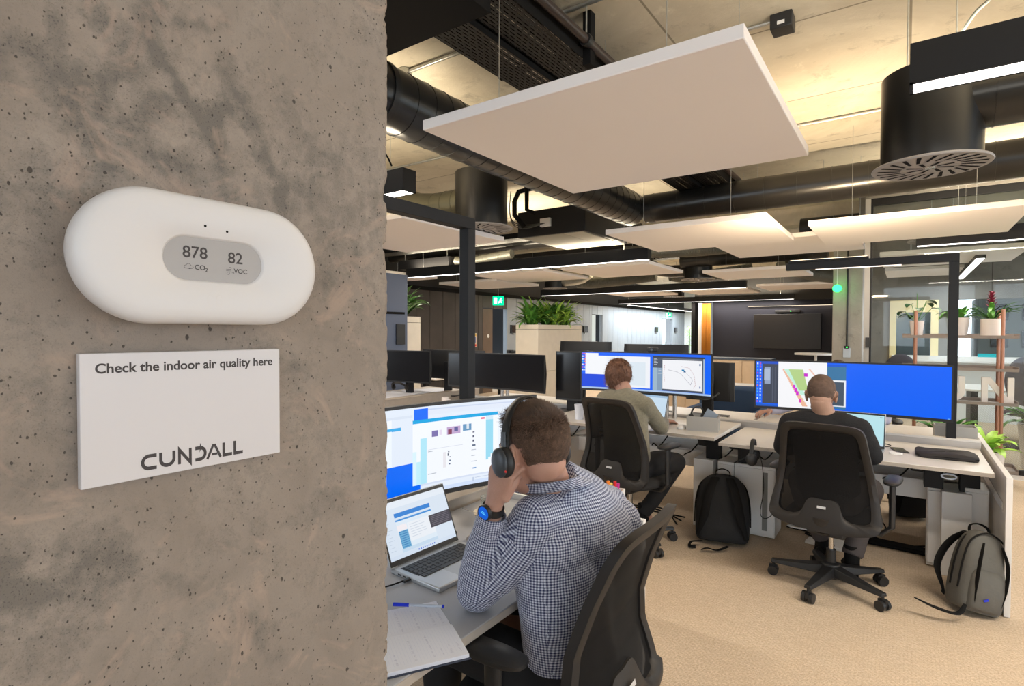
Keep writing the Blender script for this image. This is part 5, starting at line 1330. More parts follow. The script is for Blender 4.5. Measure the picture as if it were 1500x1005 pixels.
    for (x, z), (xi, zi) in zip(O2, I2):
        a = Vector(bsurf(x, z, .012)); b_ = Vector(bsurf(xi, zi, .012)); c = Vector(bsurf(xi, zi, -.010)); d = Vector(bsurf(x, z, -.016)); mdl = Vector(bsurf((x+xi)/2, (z+zi)/2, -.022))
        V += [a, b_, c, mdl, d]
    V = [v+Vector((0, 0, dz)) for v in V]
    F = [(i*5+k, i*5+(k+1) % 5, ((i+1) % m_)*5+(k+1) % 5, ((i+1) % m_)*5+k) for i in range(m_) for k in range(5)]
    fo = fr_.add(V, F).build('backrest_frame', F1, t, ang=50)
    lab = MB(); p = [bsurf(x, z, -.026) for x, z in ((-.022, .555), (.022, .555), (.022, .568), (-.022, .568))]
    lab.add([(a, b_, c+dz) for a, b_, c in p], [(0, 1, 2, 3)]); lab.build('maker_tag', mat('pale_tag', (.6, .6, .6), .4, .3), fo, smooth=False)
    # the tag carries no readable text in the photo
    def li(P, q):
        for (a, b_), (c, d) in zip(P, P[1:]):
            if q <= c: return b_+(d-b_)*max(0, (q-a)/(c-a))
        return P[-1][1]
    mf = MB(); V = []; NU, NV = 48, 30
    for j in range(NV+1):
        for i in range(NU+1):
            u = (i/NU-.5)*2; au = abs(u); zb_ = li([(0, .588), (.31, .584), (.46, .514), (.7, .492), (1, .505)], au); zt_ = 1.010-.03*max(0, au-.8)/.2
            z = zb_+(zt_-zb_)*j/NV; x = u*li([(.50, .234), (.565, .240), (.66, .226), (.76, .211), (.88, .194), (.958, .182), (1.01, .165)], z)
            V.append(Vector(bsurf(x, z, -.002))+Vector((0, 0, dz)))
    F = [(j*(NU+1)+i, j*(NU+1)+i+1, (j+1)*(NU+1)+i+1, (j+1)*(NU+1)+i) for j in range(NV) for i in range(NU)]
    mf.add(V, F).build('backrest_mesh', MATS.get('mesh_fabric') or mesh_fabric(), t, ang=80)
    # spine support
    sp = MB(); sp.tube([(0, -.268, .50+dz), (0, -.262, .455+dz), (0, -.22, seatz-.035), (0, -.08, seatz-.055)], [(.016, .045), (.016, .045), (.016, .045), (.016, .045)], 16); sp.build('spine', F1, t)
    for s in ((-1, 1) if arms else ()):
        ar = MB(); ar.tube([(s*.12, 0, seatz-.06), (s*(arm_w-.05), 0, seatz-.05), (s*arm_w, 0, seatz), (s*arm_w, .0, seatz+.25)], [(.022, .014), (.022, .014), (.025, .016), (.027, .016)], 12)
        ao = ar.build('armrest', M_BLKPL, t)
        pd = MB(); V = []
        for z, f in ((0, .85), (.008, 1), (.018, 1), (.026, .8)):
            for k in range(20):
                a = 2*PI*k/20; V.append((s*arm_w+math.copysign(abs(math.cos(a))**.6, math.cos(a))*.043*f, .02+math.copysign(abs(math.sin(a))**.7, math.sin(a))*.12*f, seatz+.25+z))
        F = [(i*20+k, i*20+(k+1) % 20, (i+1)*20+(k+1) % 20, (i+1)*20+k) for i in range(3) for k in range(20)]+[tuple(range(19, -1, -1)), tuple(range(60, 80))]
        pd.add(V, F).build('arm_pad', M_BLKPL, ao, ang=50)
    return t
CH1 = (-.870, 1.43, 0); CH2 = (-1.61, 3.76, 0); CH3 = (-.345, 3.80, 0)
office_chair('black mesh office chair in the foreground under the checked-shirt man', CH1, R(92), .425, base_rot=.3)
office_chair('black mesh office chair under the man in the sweater', CH2, R(-11), .475, base_rot=.9)
office_chair('black mesh office chair under the man in black, backrest facing the camera', CH3, R(-6), .425, base_rot=.68+R(6))
office_chair('dark office chair across the desks, its wheels visible under the right desk', (-.35, 6.15, 0), R(185), .45, base_rot=.2)

# ---------------------------------------------------------------- backpacks
def backpack(name_label, loc, rz, lean, S, col, straps_front, seed, blue=False):
    t = thing('backpack', name_label, 'backpack', loc, rz)
    w, d, h = S; xf = Matrix.Rotation(lean, 4, 'X')
    def ring(z, fx, fy, off=0, n=28):
        out = []
        for k in range(n):
            a = 2*PI*k/n; c, s = math.cos(a), math.sin(a); e = .62
            out.append((math.copysign(abs(c)**e, c)*w/2*fx, math.copysign(abs(s)**e, s)*d/2*fy+off, z*h))
        return out
    prof_ = [(0, .80, .80), (.02, .93, .94), (.10, 1.0, 1.02), (.30, 1.0, 1.05), (.55, .97, .98), (.75, .90, .84), (.88, .76, .66), (.96, .55, .45), (1.0, .25, .2)]
    b = MB(); b.xf = xf; V = []
    for z, fx, fy in prof_: V += ring(z, fx, fy, -.02*z)
    n = 28; F = [(i*n+k, i*n+(k+1) % n, (i+1)*n+(k+1) % n, (i+1)*n+k) for i in range(len(prof_)-1) for k in range(n)]+[tuple(range(n-1, -1, -1)), tuple((len(prof_)-1)*n+k for k in range(n))]
    b.add(V, F); ob = b.build('body', col, t, ang=60); sd_ = ob.modifiers.new('s', 'SUBSURF'); sd_.levels = 1; sd_.render_levels = 1
    # front pocket on +y side
    p = MB(); p.xf = xf; V = []; pf = [(.04, .70, .3), (.08, .78, .55), (.30, .80, .62), (.46, .74, .5), (.54, .6, .25)]
    for z, fx, fy in pf: V += ring(z, fx*.95, fy, d*.33)
    F = [(i*n+k, i*n+(k+1) % n, (i+1)*n+(k+1) % n, (i+1)*n+k) for i in range(len(pf)-1) for k in range(n)]+[tuple(range(n-1, -1, -1)), tuple((len(pf)-1)*n+k for k in range(n))]
    p.add(V, F).build('front_pocket', col, t, ang=60)
    z_ = MB(); z_.xf = xf; 
    for off, fw in ((d*.20, .99), (-d*.10, 1.02)):
        z_.tube([(-w/2*fw*1.0, off, h*.25), (-w/2*fw*.97, off, h*.6), (-w/2*.75, off, h*.87), (0, off-.01, h*.985), (w/2*.75, off, h*.87), (w/2*fw*.97, off, h*.6), (w/2*fw*1.0, off, h*.25)], .0045, 6)
    z_.build('zip', M_BLACKM, t)
    hd_ = MB(); hd_.xf = xf; hd_.tube([(-.05, -d*.22, h*.93), (-.045, -d*.28, h*1.03), (0, -d*.3, h*1.07), (.045, -d*.28, h*1.03), (.05, -d*.22, h*.93)], [(.012, .004)]*5, 8); hd_.build('handle', M_BLACKM, t)
    for s in (-1, 1):
        st_ = MB(); st_.xf = xf
        st_.tube([(s*.05, -d*.33, h*.93), (s*.075, -d*.62, h*.80), (s*.10, -d*.78, h*.6), (s*.12, -d*.72, h*.38), (s*w*.42, -d*.52, h*.14), (s*w*.45, -d*.42, h*.08)], [(.032, .008)]*4+[(.014, .004)]*2, 10)
        st_.build('shoulder_strap', M_BLACKM, t, ang=60)
    if blue:
        q = MB(); q.xf = xf; q.box((w*.1, d*.655, h*.2), (.024, .004, .010), Matrix.Rotation(.5, 3, 'Y')); q.build('blue_badge', M_BLUEINK, t)
    return t, xf
M_BPK = mat('black_cordura', (.012, .012, .013), .85, bump=.3, bscale=40); M_BPG = mat('grey_cordura', (.115, .11, .098), .85, var=.1, bump=.4, bscale=30)
bpa, _ = backpack('black backpack on the carpet leaning on the white cabinet', (-1.06, 4.12, .01), R(14), R(-14), (.37, .22, .48), M_BPK, True, 1)
tl = MB().tube([(-.13, -.12, .03), (-.2, -.16, .03), (-.21, -.19, .008), (-.17, -.2, .012)], [(.012, .003)]*4, 8).build('loose_strap', M_BLACKM, bpa)
MB().tube([(.04, -.14, .02), (-.03, -.2, .006), (-.09, -.22, .02), (-.13, -.22, .006)], [(.014, .003)]*4, 8).build('loose_strap', M_BLACKM, bpa)
bpb, _ = backpack('grey backpack on the carpet slumped against the white end panel', (.315, 3.90, .01), R(218), R(8), (.225, .20, .43), M_BPG, False, 2, True)
bpb.rotation_euler = (0, R(-13), R(205))
for s_ in (-1, 1): q = MB(); q.xf = Matrix.Rotation(R(8), 4, 'X'); q.tube([(s_*.062, .100, .05), (s_*.070, .112, .16), (s_*.066, .105, .28), (s_*.045, .075, .37)], [(.013, .004), (.016, .004), (.016, .004), (.009, .003)], 8); q.build('dark_panel', M_BLACKM, bpb, ang=60)
MB().tube([(.10, .10, .05), (.16, .16, .01), (.26, .16, .008), (.34, .10, .01)], [(.008, .002), (.014, .003), (.018, .003), (.006, .002)], 8).build('loose_strap', M_BLACKM, bpb)
bpc, _ = backpack('black backpack standing far under the right desk behind the legs', (.05, 5.6, .01), R(20), R(-8), (.28, .2, .5), M_BPK, False, 3)

# ---------------------------------------------------------------- things on the desks
def headphones(label, loc, rz, col, flat=False, s=1.):
    t = thing('headset', label, 'headset', loc, rz)
    P = [(.078*math.cos(a), 0, .085*math.sin(a)) for a in np.linspace(-.1, PI+.1, 20)]
    MB().tube([Vector(p)*s for p in P], [(.012*s, .005*s)]*20, 10).build('headband', col, t)
    for sx in (-1, 1): MB().ell((sx*.075*s, 0, -.02*s), (.018*s, .032*s, .038*s)).build('ear_cup', col, t)
    MB().tube([Vector((.078, .02, -.03))*s, Vector((.07, .08, -.06))*s, Vector((.03, .11, -.075))*s], .004*s, 8).build('microphone_boom', col, t)
    return t
hs = headphones('black headset hanging over the desk edge beside the man in black', (-.84, 4.045, .69), R(80), M_BLKPL, s=1.15)
hs.rotation_euler = (R(0), 0, R(95))
cbl = thing('headset_cable', 'thin black cable with inline control hanging in front of the louvred cabinet', 'cable', (-.82, 4.2, .72))
MB().tube([(0, -.1, 0), (.01, -.02, -.12), (.02, .0, -.3), (.0, .0, -.48), (.05, -.01, -.50), (.12, -.01, -.40), (.14, -.02, -.25), (.13, -.05, -.02)], .0025, 6).build('cord', M_BLACKM, cbl); MB().bb(.125, .15, -.03, -.01, -.30, -.20).build('inline_control', M_BLKPL, cbl, bevel=.004)
hs2 = headphones('black headset resting on the left desk beside the near column', (-5.0, 4.68, .86), R(20), M_GRPL, s=1.15); hs2.rotation_euler = (R(60), 0, R(20))
def openbox(loc, w, d, h, label, rz=0, m=None):
    t = thing('storage_box', label, 'box', loc, rz, 'grey desk storage boxes'); k = .006
    b = MB(); b.bb(-w/2, w/2, -d/2, d/2, 0, k); b.bb(-w/2, w/2, -d/2, -d/2+k, k, h); b.bb(-w/2, w/2, d/2-k, d/2, k, h); b.bb(-w/2, -w/2+k, -d/2+k, d/2-k, k, h); b.bb(w/2-k, w/2, -d/2+k, d/2-k, k, h)
    b.build('box_body', m or M_GREY, t); return t
openbox((-1.27, 4.36, HD+.03), .23, .16, .11, 'grey open box holding a headset on the desk of the man in the sweater', R(10))
hp3 = headphones('black headset standing inside the grey box on the sweater man\'s desk', (-1.32, 4.37, HD+.14), R(60), M_BLKPL, s=.8)
cd = thing('blue_folder', 'pale blue card sticking up out of the grey storage box', 'card', (-1.24, 4.40, HD+.045)); MB().box((0, 0, .07), (.09, .003, .13), Matrix.Rotation(.5, 3, 'Y')).build('card', mat('pale_blue_card', (.35, .42, .52), .5), cd)
openbox((.30, 5.12, HD), .24, .16, .12, 'grey open box on the opposite desk behind the goalpost', R(2))
ls = thing('laptop_sleeve', 'dark zipped laptop sleeve lying at the right end of the desk', 'laptop sleeve', (.22, 4.45, HD))
V = []; b = MB()
for z, f in ((0, .94), (.006, .99), (.016, 1.), (.026, .99), (.033, .93), (.035, .5), (.035, .02)):
    for k in range(36):
        a = 2*PI*k/36; c, s = math.cos(a), math.sin(a); e = .35; V.append((math.copysign(abs(c)**e, c)*.16*f, math.copysign(abs(s)**e, s)*.115*f, z+.003*math.sin(c*5)))
F = [(i*36+k, i*36+(k+1) % 36, (i+1)*36+(k+1) % 36, (i+1)*36+k) for i in range(6) for k in range(36)]+[tuple(range(35, -1, -1))]
b.add(V, F).build('sleeve', mat('dark_neoprene', (.022, .018, .018), .75), ls, ang=60); MB().tube([(-.155, -.10, .018), (0, -.117, .018), (.155, -.10, .018)], .0025, 6).build('zip', M_BLACKM, ls)
ph = thing('phone', 'black smartphone on the desk left of the laptop sleeve', 'phone', (-.02, 4.50, HD), R(15)); MB().bb(-.037, .037, -.075, .075, 0, .008).build('case', M_BLKPL, ph, bevel=.003); MB().bb(-.034, .034, -.072, .072, .008, .0085).build('glass', M_OFF, ph, smooth=False)
bt = thing('coiled_cable', 'small white coiled cable in front of the phone', 'cable', (-.04, 4.32, HD+.004)); MB().tube([(.035*math.cos(a), .03*math.sin(a), .003+.001*a) for a in np.linspace(0, 4*PI, 40)], .003, 6).build('cord', M_WHITE, bt)
ck = thing('laptop_cable', 'black cables curling on the desk right of the man in black', 'cable', (-.1, 4.45, HD+.004)); MB().tube([(-.1, .1, 0), (-.02, .05, .01), (.03, .12, .012), (-.02, .2, .01), (-.12, .24, 0)], .003, 6).build('cord', M_BLACKM, ck)
clp = thing('cable_loop', 'pale cable coil clipped under the right end of the desk', 'cable', (.22, 4.12, .68)); MB().tube([(.035*math.cos(a), 0, .014*math.sin(a)) for a in np.linspace(0, 2*PI, 24)], .0045, 6, close=False).build('cord', mat('pale_blue_plastic', (.5, .6, .7)), clp)
def papers(loc, rz, label, n=3, w=.21, d=.30):
    t = thing('paper_stack', label, 'papers', loc, rz); rnd = random.Random(int(loc[0]*77))
    for i in range(n): MB().box((rnd.uniform(-.02, .02), rnd.uniform(-.02, .02), .001+.0025*i), (w, d, .002), Matrix.Rotation(rnd.uniform(-.2, .2), 3, 'Z')).build('sheet', M_PAPER, t, smooth=False)
    return t
papers((-3.0, 4.35, HD), R(70), 'loose white papers on the desk left of the sweater man'); papers((-3.5, 4.30, HD), R(95), 'white papers further left under the switched-off ultrawide monitor')
papers((-4.95, 4.55, .76), R(20), 'large loose white sheets on the pale-edged left desk', 5, .42, .60)
papers((-4.95, 5.15, .76), R(-15), 'white drawing sheets at the far end of the pale-edged left desk', 4, .42, .55)
papers((-.6, 5.25, HD), R(10), 'loose papers in front of the person in lavender')
cu_ = thing('paper_cup', 'white cup standing on the desk just left of the sweater man', 'cup', (-2.30, 4.25, HD+.03)); MB().lathe([(.001, 0), (.032, 0), (.042, .13), (.039, .13), (.03, .006), (.001, .006)], n=28).build('cup', M_PAPER, cu_)
mg = thing('mug', 'white mug on the desk behind the foreground monitor, right of the tall post', 'mug', (-3.95, 4.35, HD)); MB().lathe([(.001, 0), (.038, 0), (.04, .095), (.036, .095), (.034, .008), (.001, .008)], n=28).build('mug_body', M_POT, mg); MB().tube([(.038, 0, .075), (.065, 0, .07), (.068, 0, .045), (.04, 0, .025)], .005, 8).build('handle', M_POT, mg)
ms_ = thing('computer_mouse', 'white mouse under the hand of the man in the sweater', 'mouse', (-1.42, 4.30, HD+.03), R(-10)); MB().ell((0, 0, .012), (.03, .052, .022)).build('shell', M_WHITE, ms_)
# foreground desk
bwl = thing('bowl', 'small beige bowl with a metal fork in it on the foreground desk', 'bowl', (-1.39, 1.80, .73)); MB().lathe([(.001, 0), (.03, 0), (.034, .006), (.058, .03), (.068, .048), (.064, .048), (.052, .03), (.02, .01), (.001, .01)], n=40).build('bowl_body', mat('cream_ceramic', (.70, .60, .46), .35), bwl)
MB().lathe([(.001, .022), (.045, .022)], n=24, cap1=False).build('food', mat('beige_food', (.62, .50, .33), .8), bwl)
fk = thing('fork', 'metal fork leaning in the beige bowl', 'fork', (-1.39, 1.80, .755)); MB().tube([(0.0, .0, 0), (-.035, -.07, .035), (-.05, -.11, .055)], [(.006, .002), (.003, .0015), (.005, .0015)], 8).build('handle', M_CHROME, fk); MB().box((.008, .014, -.003), (.02, .03, .002)).build('tines', M_CHROME, fk)
gls = thing('drinking_glass', 'small clear glass behind the wrist of the checked-shirt man', 'glass', (-1.44, 1.86, .73)); MB().lathe([(.001, 0), (.03, 0), (.036, .09), (.034, .09), (.029, .006), (.001, .006)], n=28).build('glass_body', mat('clear_glass', (.9, .95, .95), .05, trans=.9), gls)
tp = thing('whiteboard_eraser', 'rounded beige desk pad just right of the laptop lid', 'mouse', (-1.29, 1.60, .73)); tp.name = 'beige_mouse'; tag(tp, 'beige rounded mouse lying just right of the laptop lid', 'mouse'); MB().ell((0, 0, .012), (.05, .032, .02)).build('shell', mat('taupe_plastic', (.33, .28, .24), .4), tp)
nbk = thing('notebook', 'open lined notebook with handwriting at the front corner of the foreground desk', 'notebook', (-.975, 1.097, .73), R(58.8))
cv = MB().bb(-.21, .004, -.152, .152, 0, .003).build('cover', mat('navy_cover', (.02, .03, .06), .6), nbk, bevel=.001)
for i, (y0_, y1_) in enumerate(((-.147, -.003), (.003, .147))):
    pg = MB(); nn = 12; V = []
    for k in range(nn+1):
        u = k/nn; yy = y0_+(y1_-y0_)*u; e = u if i == 0 else 1-u; z = .004+(.012 if i == 0 else .006)*(1-.35*(1-e))-.010*max(0, e-.8)*5*(.2)
        V += [(-.205, yy, z), (0, yy, z), (-.205, yy, .003), (0, yy, .003)]
    F = []
    for k in range(nn): a = k*4; F += [(a, a+1, a+5, a+4), (a+1, a+3, a+7, a+5), (a, a+4, a+6, a+2)]
    F += [(0, 2, 3, 1), (nn*4, nn*4+1, nn*4+3, nn*4+2)]
    pg.add(V, F); po = pg.build('page_block', M_PAPER, nbk)
    ink = MB(); rnd = random.Random(20+i)
    for k in range(9):
        xx = -.190+.022*k; s0 = y0_+.012; 
        ink2 = xx
        if rnd.random() < .85:
            yy = s0; 
            for wds in range(rnd.randint(2, 5)):
                l_ = rnd.uniform(.008, .025)
                for q in range(int(l_/.003)):
                    z = (.0172 if i == 0 else .0108); h_ = rnd.uniform(.002, .006)
                    vs_, fs_ = stroke([(xx, yy+q*.003), (xx-h_, yy+q*.003+.0015)], .0004); 
                    ink.add([(v.x, v.y, z) for v in vs_], fs_)
                yy += l_+.006
                if yy > y1_-.03: break
    ink.build('handwriting', mat('blue_ink', (.05, .06, .25), .6), po, smooth=False)
    rl = MB()
    for k in range(24):
        xx = -.195+.008*k; rl.add([(xx, y0_+.008, (.0171 if i == 0 else .0107)), (xx+.00035, y0_+.008, (.0171 if i == 0 else .0107)), (xx+.00035, y1_-.008, (.0171 if i == 0 else .0107)), (xx, y1_-.008, (.0171 if i == 0 else .0107))], [(0, 1, 2, 3)])
    rl.build('ruling', mat('pale_rule', (.55, .6, .75), .8), po, smooth=False)
pe = thing('ballpoint_pen', 'blue ballpoint pen lying across the open notebook', 'pen', (-1.10, 1.105, .753), R(31))
pe.rotation_euler = (0, 0, R(31))
MB().cyl((-.07, 0, 0), (.02, 0, 0), .004, n=10).build('barrel', mat('clear_barrel', (.45, .5, .6), .2), pe); MB().cyl((-.075, 0, 0), (-.03, 0, 0), .0052, n=10).build('cap', M_BLUEINK, pe); MB().cyl((.02, 0, 0), (.07, 0, 0), .004, .0036, n=10).build('barrel_end', mat('clear_barrel', (0, 0, 0)), pe); MB().cyl((.064, 0, 0), (.07, 0, 0), .0044, n=10).build('end_plug', M_BLUEINK, pe)
us = thing('usb_cable', 'black cable plugged into the side of the foreground laptop', 'cable', (-1.27, 1.235, .738))
MB().tube([(0, 0.0, 0), (-.005, -.03, 0), (-.02, -.08, -.002), (-.06, -.16, -.003)], .0025, 8).build('cord', M_BLACKM, us); MB().bb(-.006, .006, -.03, .015, -.004, .004).build('plug', M_BLKPL, us, bevel=.002)
sc_b = thing('storage_cabinet', 'low white cabinet behind the end panel of the foreground bench', 'cabinet', (-1.46, 2.50, 0))
MB().bb(-.33, .29, -.26, .26, .01, .61).build('body', M_STEELW, sc_b, bevel=.004); MB().bb(-.31, .27, .26, .272, .04, .59).build('door', M_STEELW, sc_b, bevel=.002)
pc_ = openbox((-1.215, 2.62, .61), .10, .08, .10, 'small pale box of coloured pens behind the shoulder of the checked-shirt man', R(10), M_STEELW)
pc_.name = 'pen_box'
for i, (dx, dy, c_, lb) in enumerate(((-.02, 0, (.9, .25, .02), 'orange'), (.0, .01, (.75, .02, .03), 'red'), (.02, -.01, (.55, .02, .25), 'magenta'), (.0, -.02, (.9, .6, .1), 'yellow'))):
    mk = thing('marker_pen', lb+' marker pen standing in the small pen box behind the checked shirt', 'pen', (-1.215+dx, 2.62+dy, .62), 0, 'marker pens in the box')
    MB().tube([(0, 0, 0), (dx*.6, dy*.6, .13)], .008, 10).build('barrel', mat('marker_'+lb, c_, .4), mk)
# under-desk clutter
fr2 = thing('foot_rest', 'black floor cable strip under the right desk', 'cable strip', (-.02, 4.75, 0), R(-6)); MB().bb(-.22, .28, -.05, .05, 0, .03).build('strip', M_BLACKM, fr2, bevel=.008)
cb2 = thing('floor_cable', 'black cable looping on the carpet under the right desk', 'cable', (.0, 4.9, .006)); MB().tube([(-.4, -.2, 0), (-.2, -.05, 0), (-.1, .05, .05), (-.15, .1, .1), (-.25, .02, .04), (-.05, -.1, 0), (.15, 0, 0)], .005, 6).build('cord', M_BLACKM, cb2)
cb3 = thing('floor_cable', 'tangle of pale and black cables on the carpet left of the man in black', 'cable', (-.60, 4.75, .008))
for k in range(5):
    rnd = random.Random(k+50); MB().tube([(rnd.uniform(-.12, .2), rnd.uniform(-.2, .2), rnd.uniform(0, .05)) for _ in range(5)], .006, 6).build('cord', [M_BLACKM, M_STEELW][k % 2], cb3)
fr3 = thing('paper_tray', 'flat pale tray lying on the carpet behind the chair of the man in black', 'tray', (-.42, 4.55, 0), R(-8)); MB().bb(-.14, .14, -.1, .1, 0, .02).build('tray', M_STEELW, fr3, bevel=.004)
cb4 = thing('floor_cable', 'black cables trailing on the carpet beside the sweater man\'s shoes', 'cable', (-1.9, 4.5, .006))
for k in range(3): MB().tube([(-.3, .1*k, 0), (-.1, -.1+.05*k, .01), (.2, .0+.06*k, 0), (.45, -.1*k, .0)], .006, 6).build('cord', M_BLACKM, cb4)
mcb = thing('monitor_cable', 'grey cable drooping beneath the lit monitor of the sweater man', 'cable', (-1.5, 4.72, 1.02)); MB().tube([(-.1, 0, 0), (-.02, 0, -.03), (.12, 0, -.06), (.2, 0, -.04), (.25, 0, .0)], .006, 8).build('cord', mat('grey_flex', (.06, .065, .06)), mcb)
# ================================================================== PEOPLE
def V3(*a): return Vector(a)
def tubeS(b, pts, rad, side, n=20):
    """elliptical tube: radius a along 'side', b across"""
    pts = [Vector(p) for p in pts]; m = len(pts); vs = []; side = Vector(side)
    for i, p in enumerate(pts):
        t = (pts[min(i+1, m-1)]-pts[max(i-1, 0)]).normalized(); u = (side-t*side.dot(t)).normalized(); w = t.cross(u)
        a, c = rad[i] if isinstance(rad[i], (tuple, list)) else (rad[i], rad[i])
        for k in range(n): q = 2*PI*k/n; vs.append(p+u*(a*math.cos(q))+w*(c*math.sin(q)))
    fs = [(i*n+k, i*n+(k+1) % n, (i+1)*n+(k+1) % n, (i+1)*n+k) for i in range(m-1) for k in range(n)]
    fs += [tuple(range(n-1, -1, -1)), tuple((m-1)*n+k for k in range(n))]
    b.add(vs, fs)
def smoothpts(pts, rad, k=6):
    """catmull-rom resample of a limb"""
    P = [Vector(p) for p in pts]; Rr = [r if isinstance(r, (tuple, list)) else (r, r) for r in rad]; out = []; ro = []
    for i in range(len(P)-1):
        p0 = P[max(i-1, 0)]; p1 = P[i]; p2 = P[i+1]; p3 = P[min(i+2, len(P)-1)]
        for j in range(k):
            t = j/k; out.append(.5*((2*p1)+(p2-p0)*t+(2*p0-5*p1+4*p2-p3)*t*t+(3*p1-p0-3*p2+p3)*t**3))
            s = t*t*(3-2*t); ro.append((Rr[i][0]*(1-s)+Rr[i+1][0]*s, Rr[i][1]*(1-s)+Rr[i+1][1]*s))
    out.append(P[-1]); ro.append(Rr[-1]); return out, ro
def limb(b, pts, rad, side=(0, 0, 1), k=6, n=20):
    a, r = smoothpts(pts, rad, k); tubeS(b, a, r, side, n)
    for p, q in ((a[0], r[0]), (a[-1], r[-1])): b.ell(p, (min(q), min(q), min(q)), nu=14, nv=10)
def union(b, voxel, it=6, name='u', fac=.5):
    me = bpy.data.meshes.new(name); me.from_pydata(b.v, [], b.f); me.update()
    bm = bmesh.new(); bm.from_mesh(me); bmesh.ops.recalc_face_normals(bm, faces=bm.faces); bm.to_mesh(me); bm.free()
    o = bpy.data.objects.new(name, me); COL.objects.link(o)
    r = o.modifiers.new('r', 'REMESH'); r.mode = 'VOXEL'; r.voxel_size = voxel
    s = o.modifiers.new('s', 'SMOOTH'); s.iterations = it; s.factor = fac
    dg = bpy.context.evaluated_depsgraph_get(); dg.update()
    out = bpy.data.meshes.new_from_object(o.evaluated_get(dg)); bpy.data.objects.remove(o)
    out.polygons.foreach_set('use_smooth', [True]*len(out.polygons)); return out
def obj_from(me, name, m, parent, origin):
    me.transform(Matrix.Translation(-Vector(origin)))
    for x in (m if isinstance(m, (list, tuple)) else [m]): me.materials.append(x)
    o = bpy.data.objects.new(name, me); COL.objects.link(o); o.parent = parent; return o
def frame(c, fwd, up=(0, 0, 1)):
    y = Vector(fwd).normalized(); x = y.cross(Vector(up)).normalized(); z = x.cross(y)
    return Matrix(((x.x, y.x, z.x, c[0]), (x.y, y.y, z.y, c[1]), (x.z, y.z, z.z, c[2]), (0, 0, 0, 1)))
def head_parts(b, M):
    """head frame: +y forward, +z up, x right; origin at ear level"""
    xf = b.xf; b.xf = M
    b.ell((0, -.012, .035), (.076, .098, .092), nu=32, nv=20)
    b.ell((0, .028, -.01), (.066, .074, .082), nu=28, nv=18); b.ell((0, .035, -.062), (.050, .056, .052), nu=24, nv=16)
    b.ell((0, .068, -.092), (.026, .022, .020)); b.ell((0, -.030, -.030), (.056, .060, .050))
    b.ell((0, .092, -.018), (.010, .012, .026)); b.ell((0, .105, -.036), (.014, .013, .011))       # nose
    for s in (-1, 1):
        b.ell((s*.011, .098, -.040), (.009, .009, .008)); b.ell((s*.030, .080, .020), (.022, .012, .008))   # nostril, brow
        b.ell((s*.036, .066, -.028), (.024, .022, .022)); b.ell((s*.040, .045, -.070), (.020, .032, .022))   # cheek, jaw
        rm = Matrix.Rotation(s*.35, 3, 'Z')
        b.ell((s*.079, -.004, -.006), (.008, .017, .032), rm); b.ell((s*.084, -.010, .008), (.006, .016, .020), rm); b.ell((s*.077, .002, -.032), (.008, .010, .012), rm)
    b.ell((0, .090, -.066), (.022, .010, .006)); b.ell((0, .088, -.075), (.019, .010, .007))
    b.xf = xf
def face_details(M, parent, origin, hair_m):
    T = Matrix.Translation(-Vector(origin)) @ M
    for s in (-1, 1):
        e = MB(); e.xf = T; e.ell((s*.031, .076, .002), (.012, .011, .011)); eo = e.build('eye', mat('eye_white', (.75, .73, .7), .2), parent)
        p = MB(); p.xf = T; p.ell((s*.031, .0845, .002), (.0055, .003, .0055)); p.build('iris', mat('iris', (.05, .06, .06), .2), eo)
        w = MB(); w.xf = T; w.tube([(s*.018, .092, .020), (s*.032, .094, .025), (s*.047, .084, .020)], [(.004, .002), (.005, .002), (.002, .002)], 8); w.build('eyebrow', hair_m, parent)
    l = MB(); l.xf = T; l.tube([(-.020, .094, -.070), (0, .102, -.070), (.020, .094, -.070)], [(.002, .004), (.004, .0075), (.002, .004)], 10); l.build('lips', mat('lips', (.42, .16, .13), .5), parent)
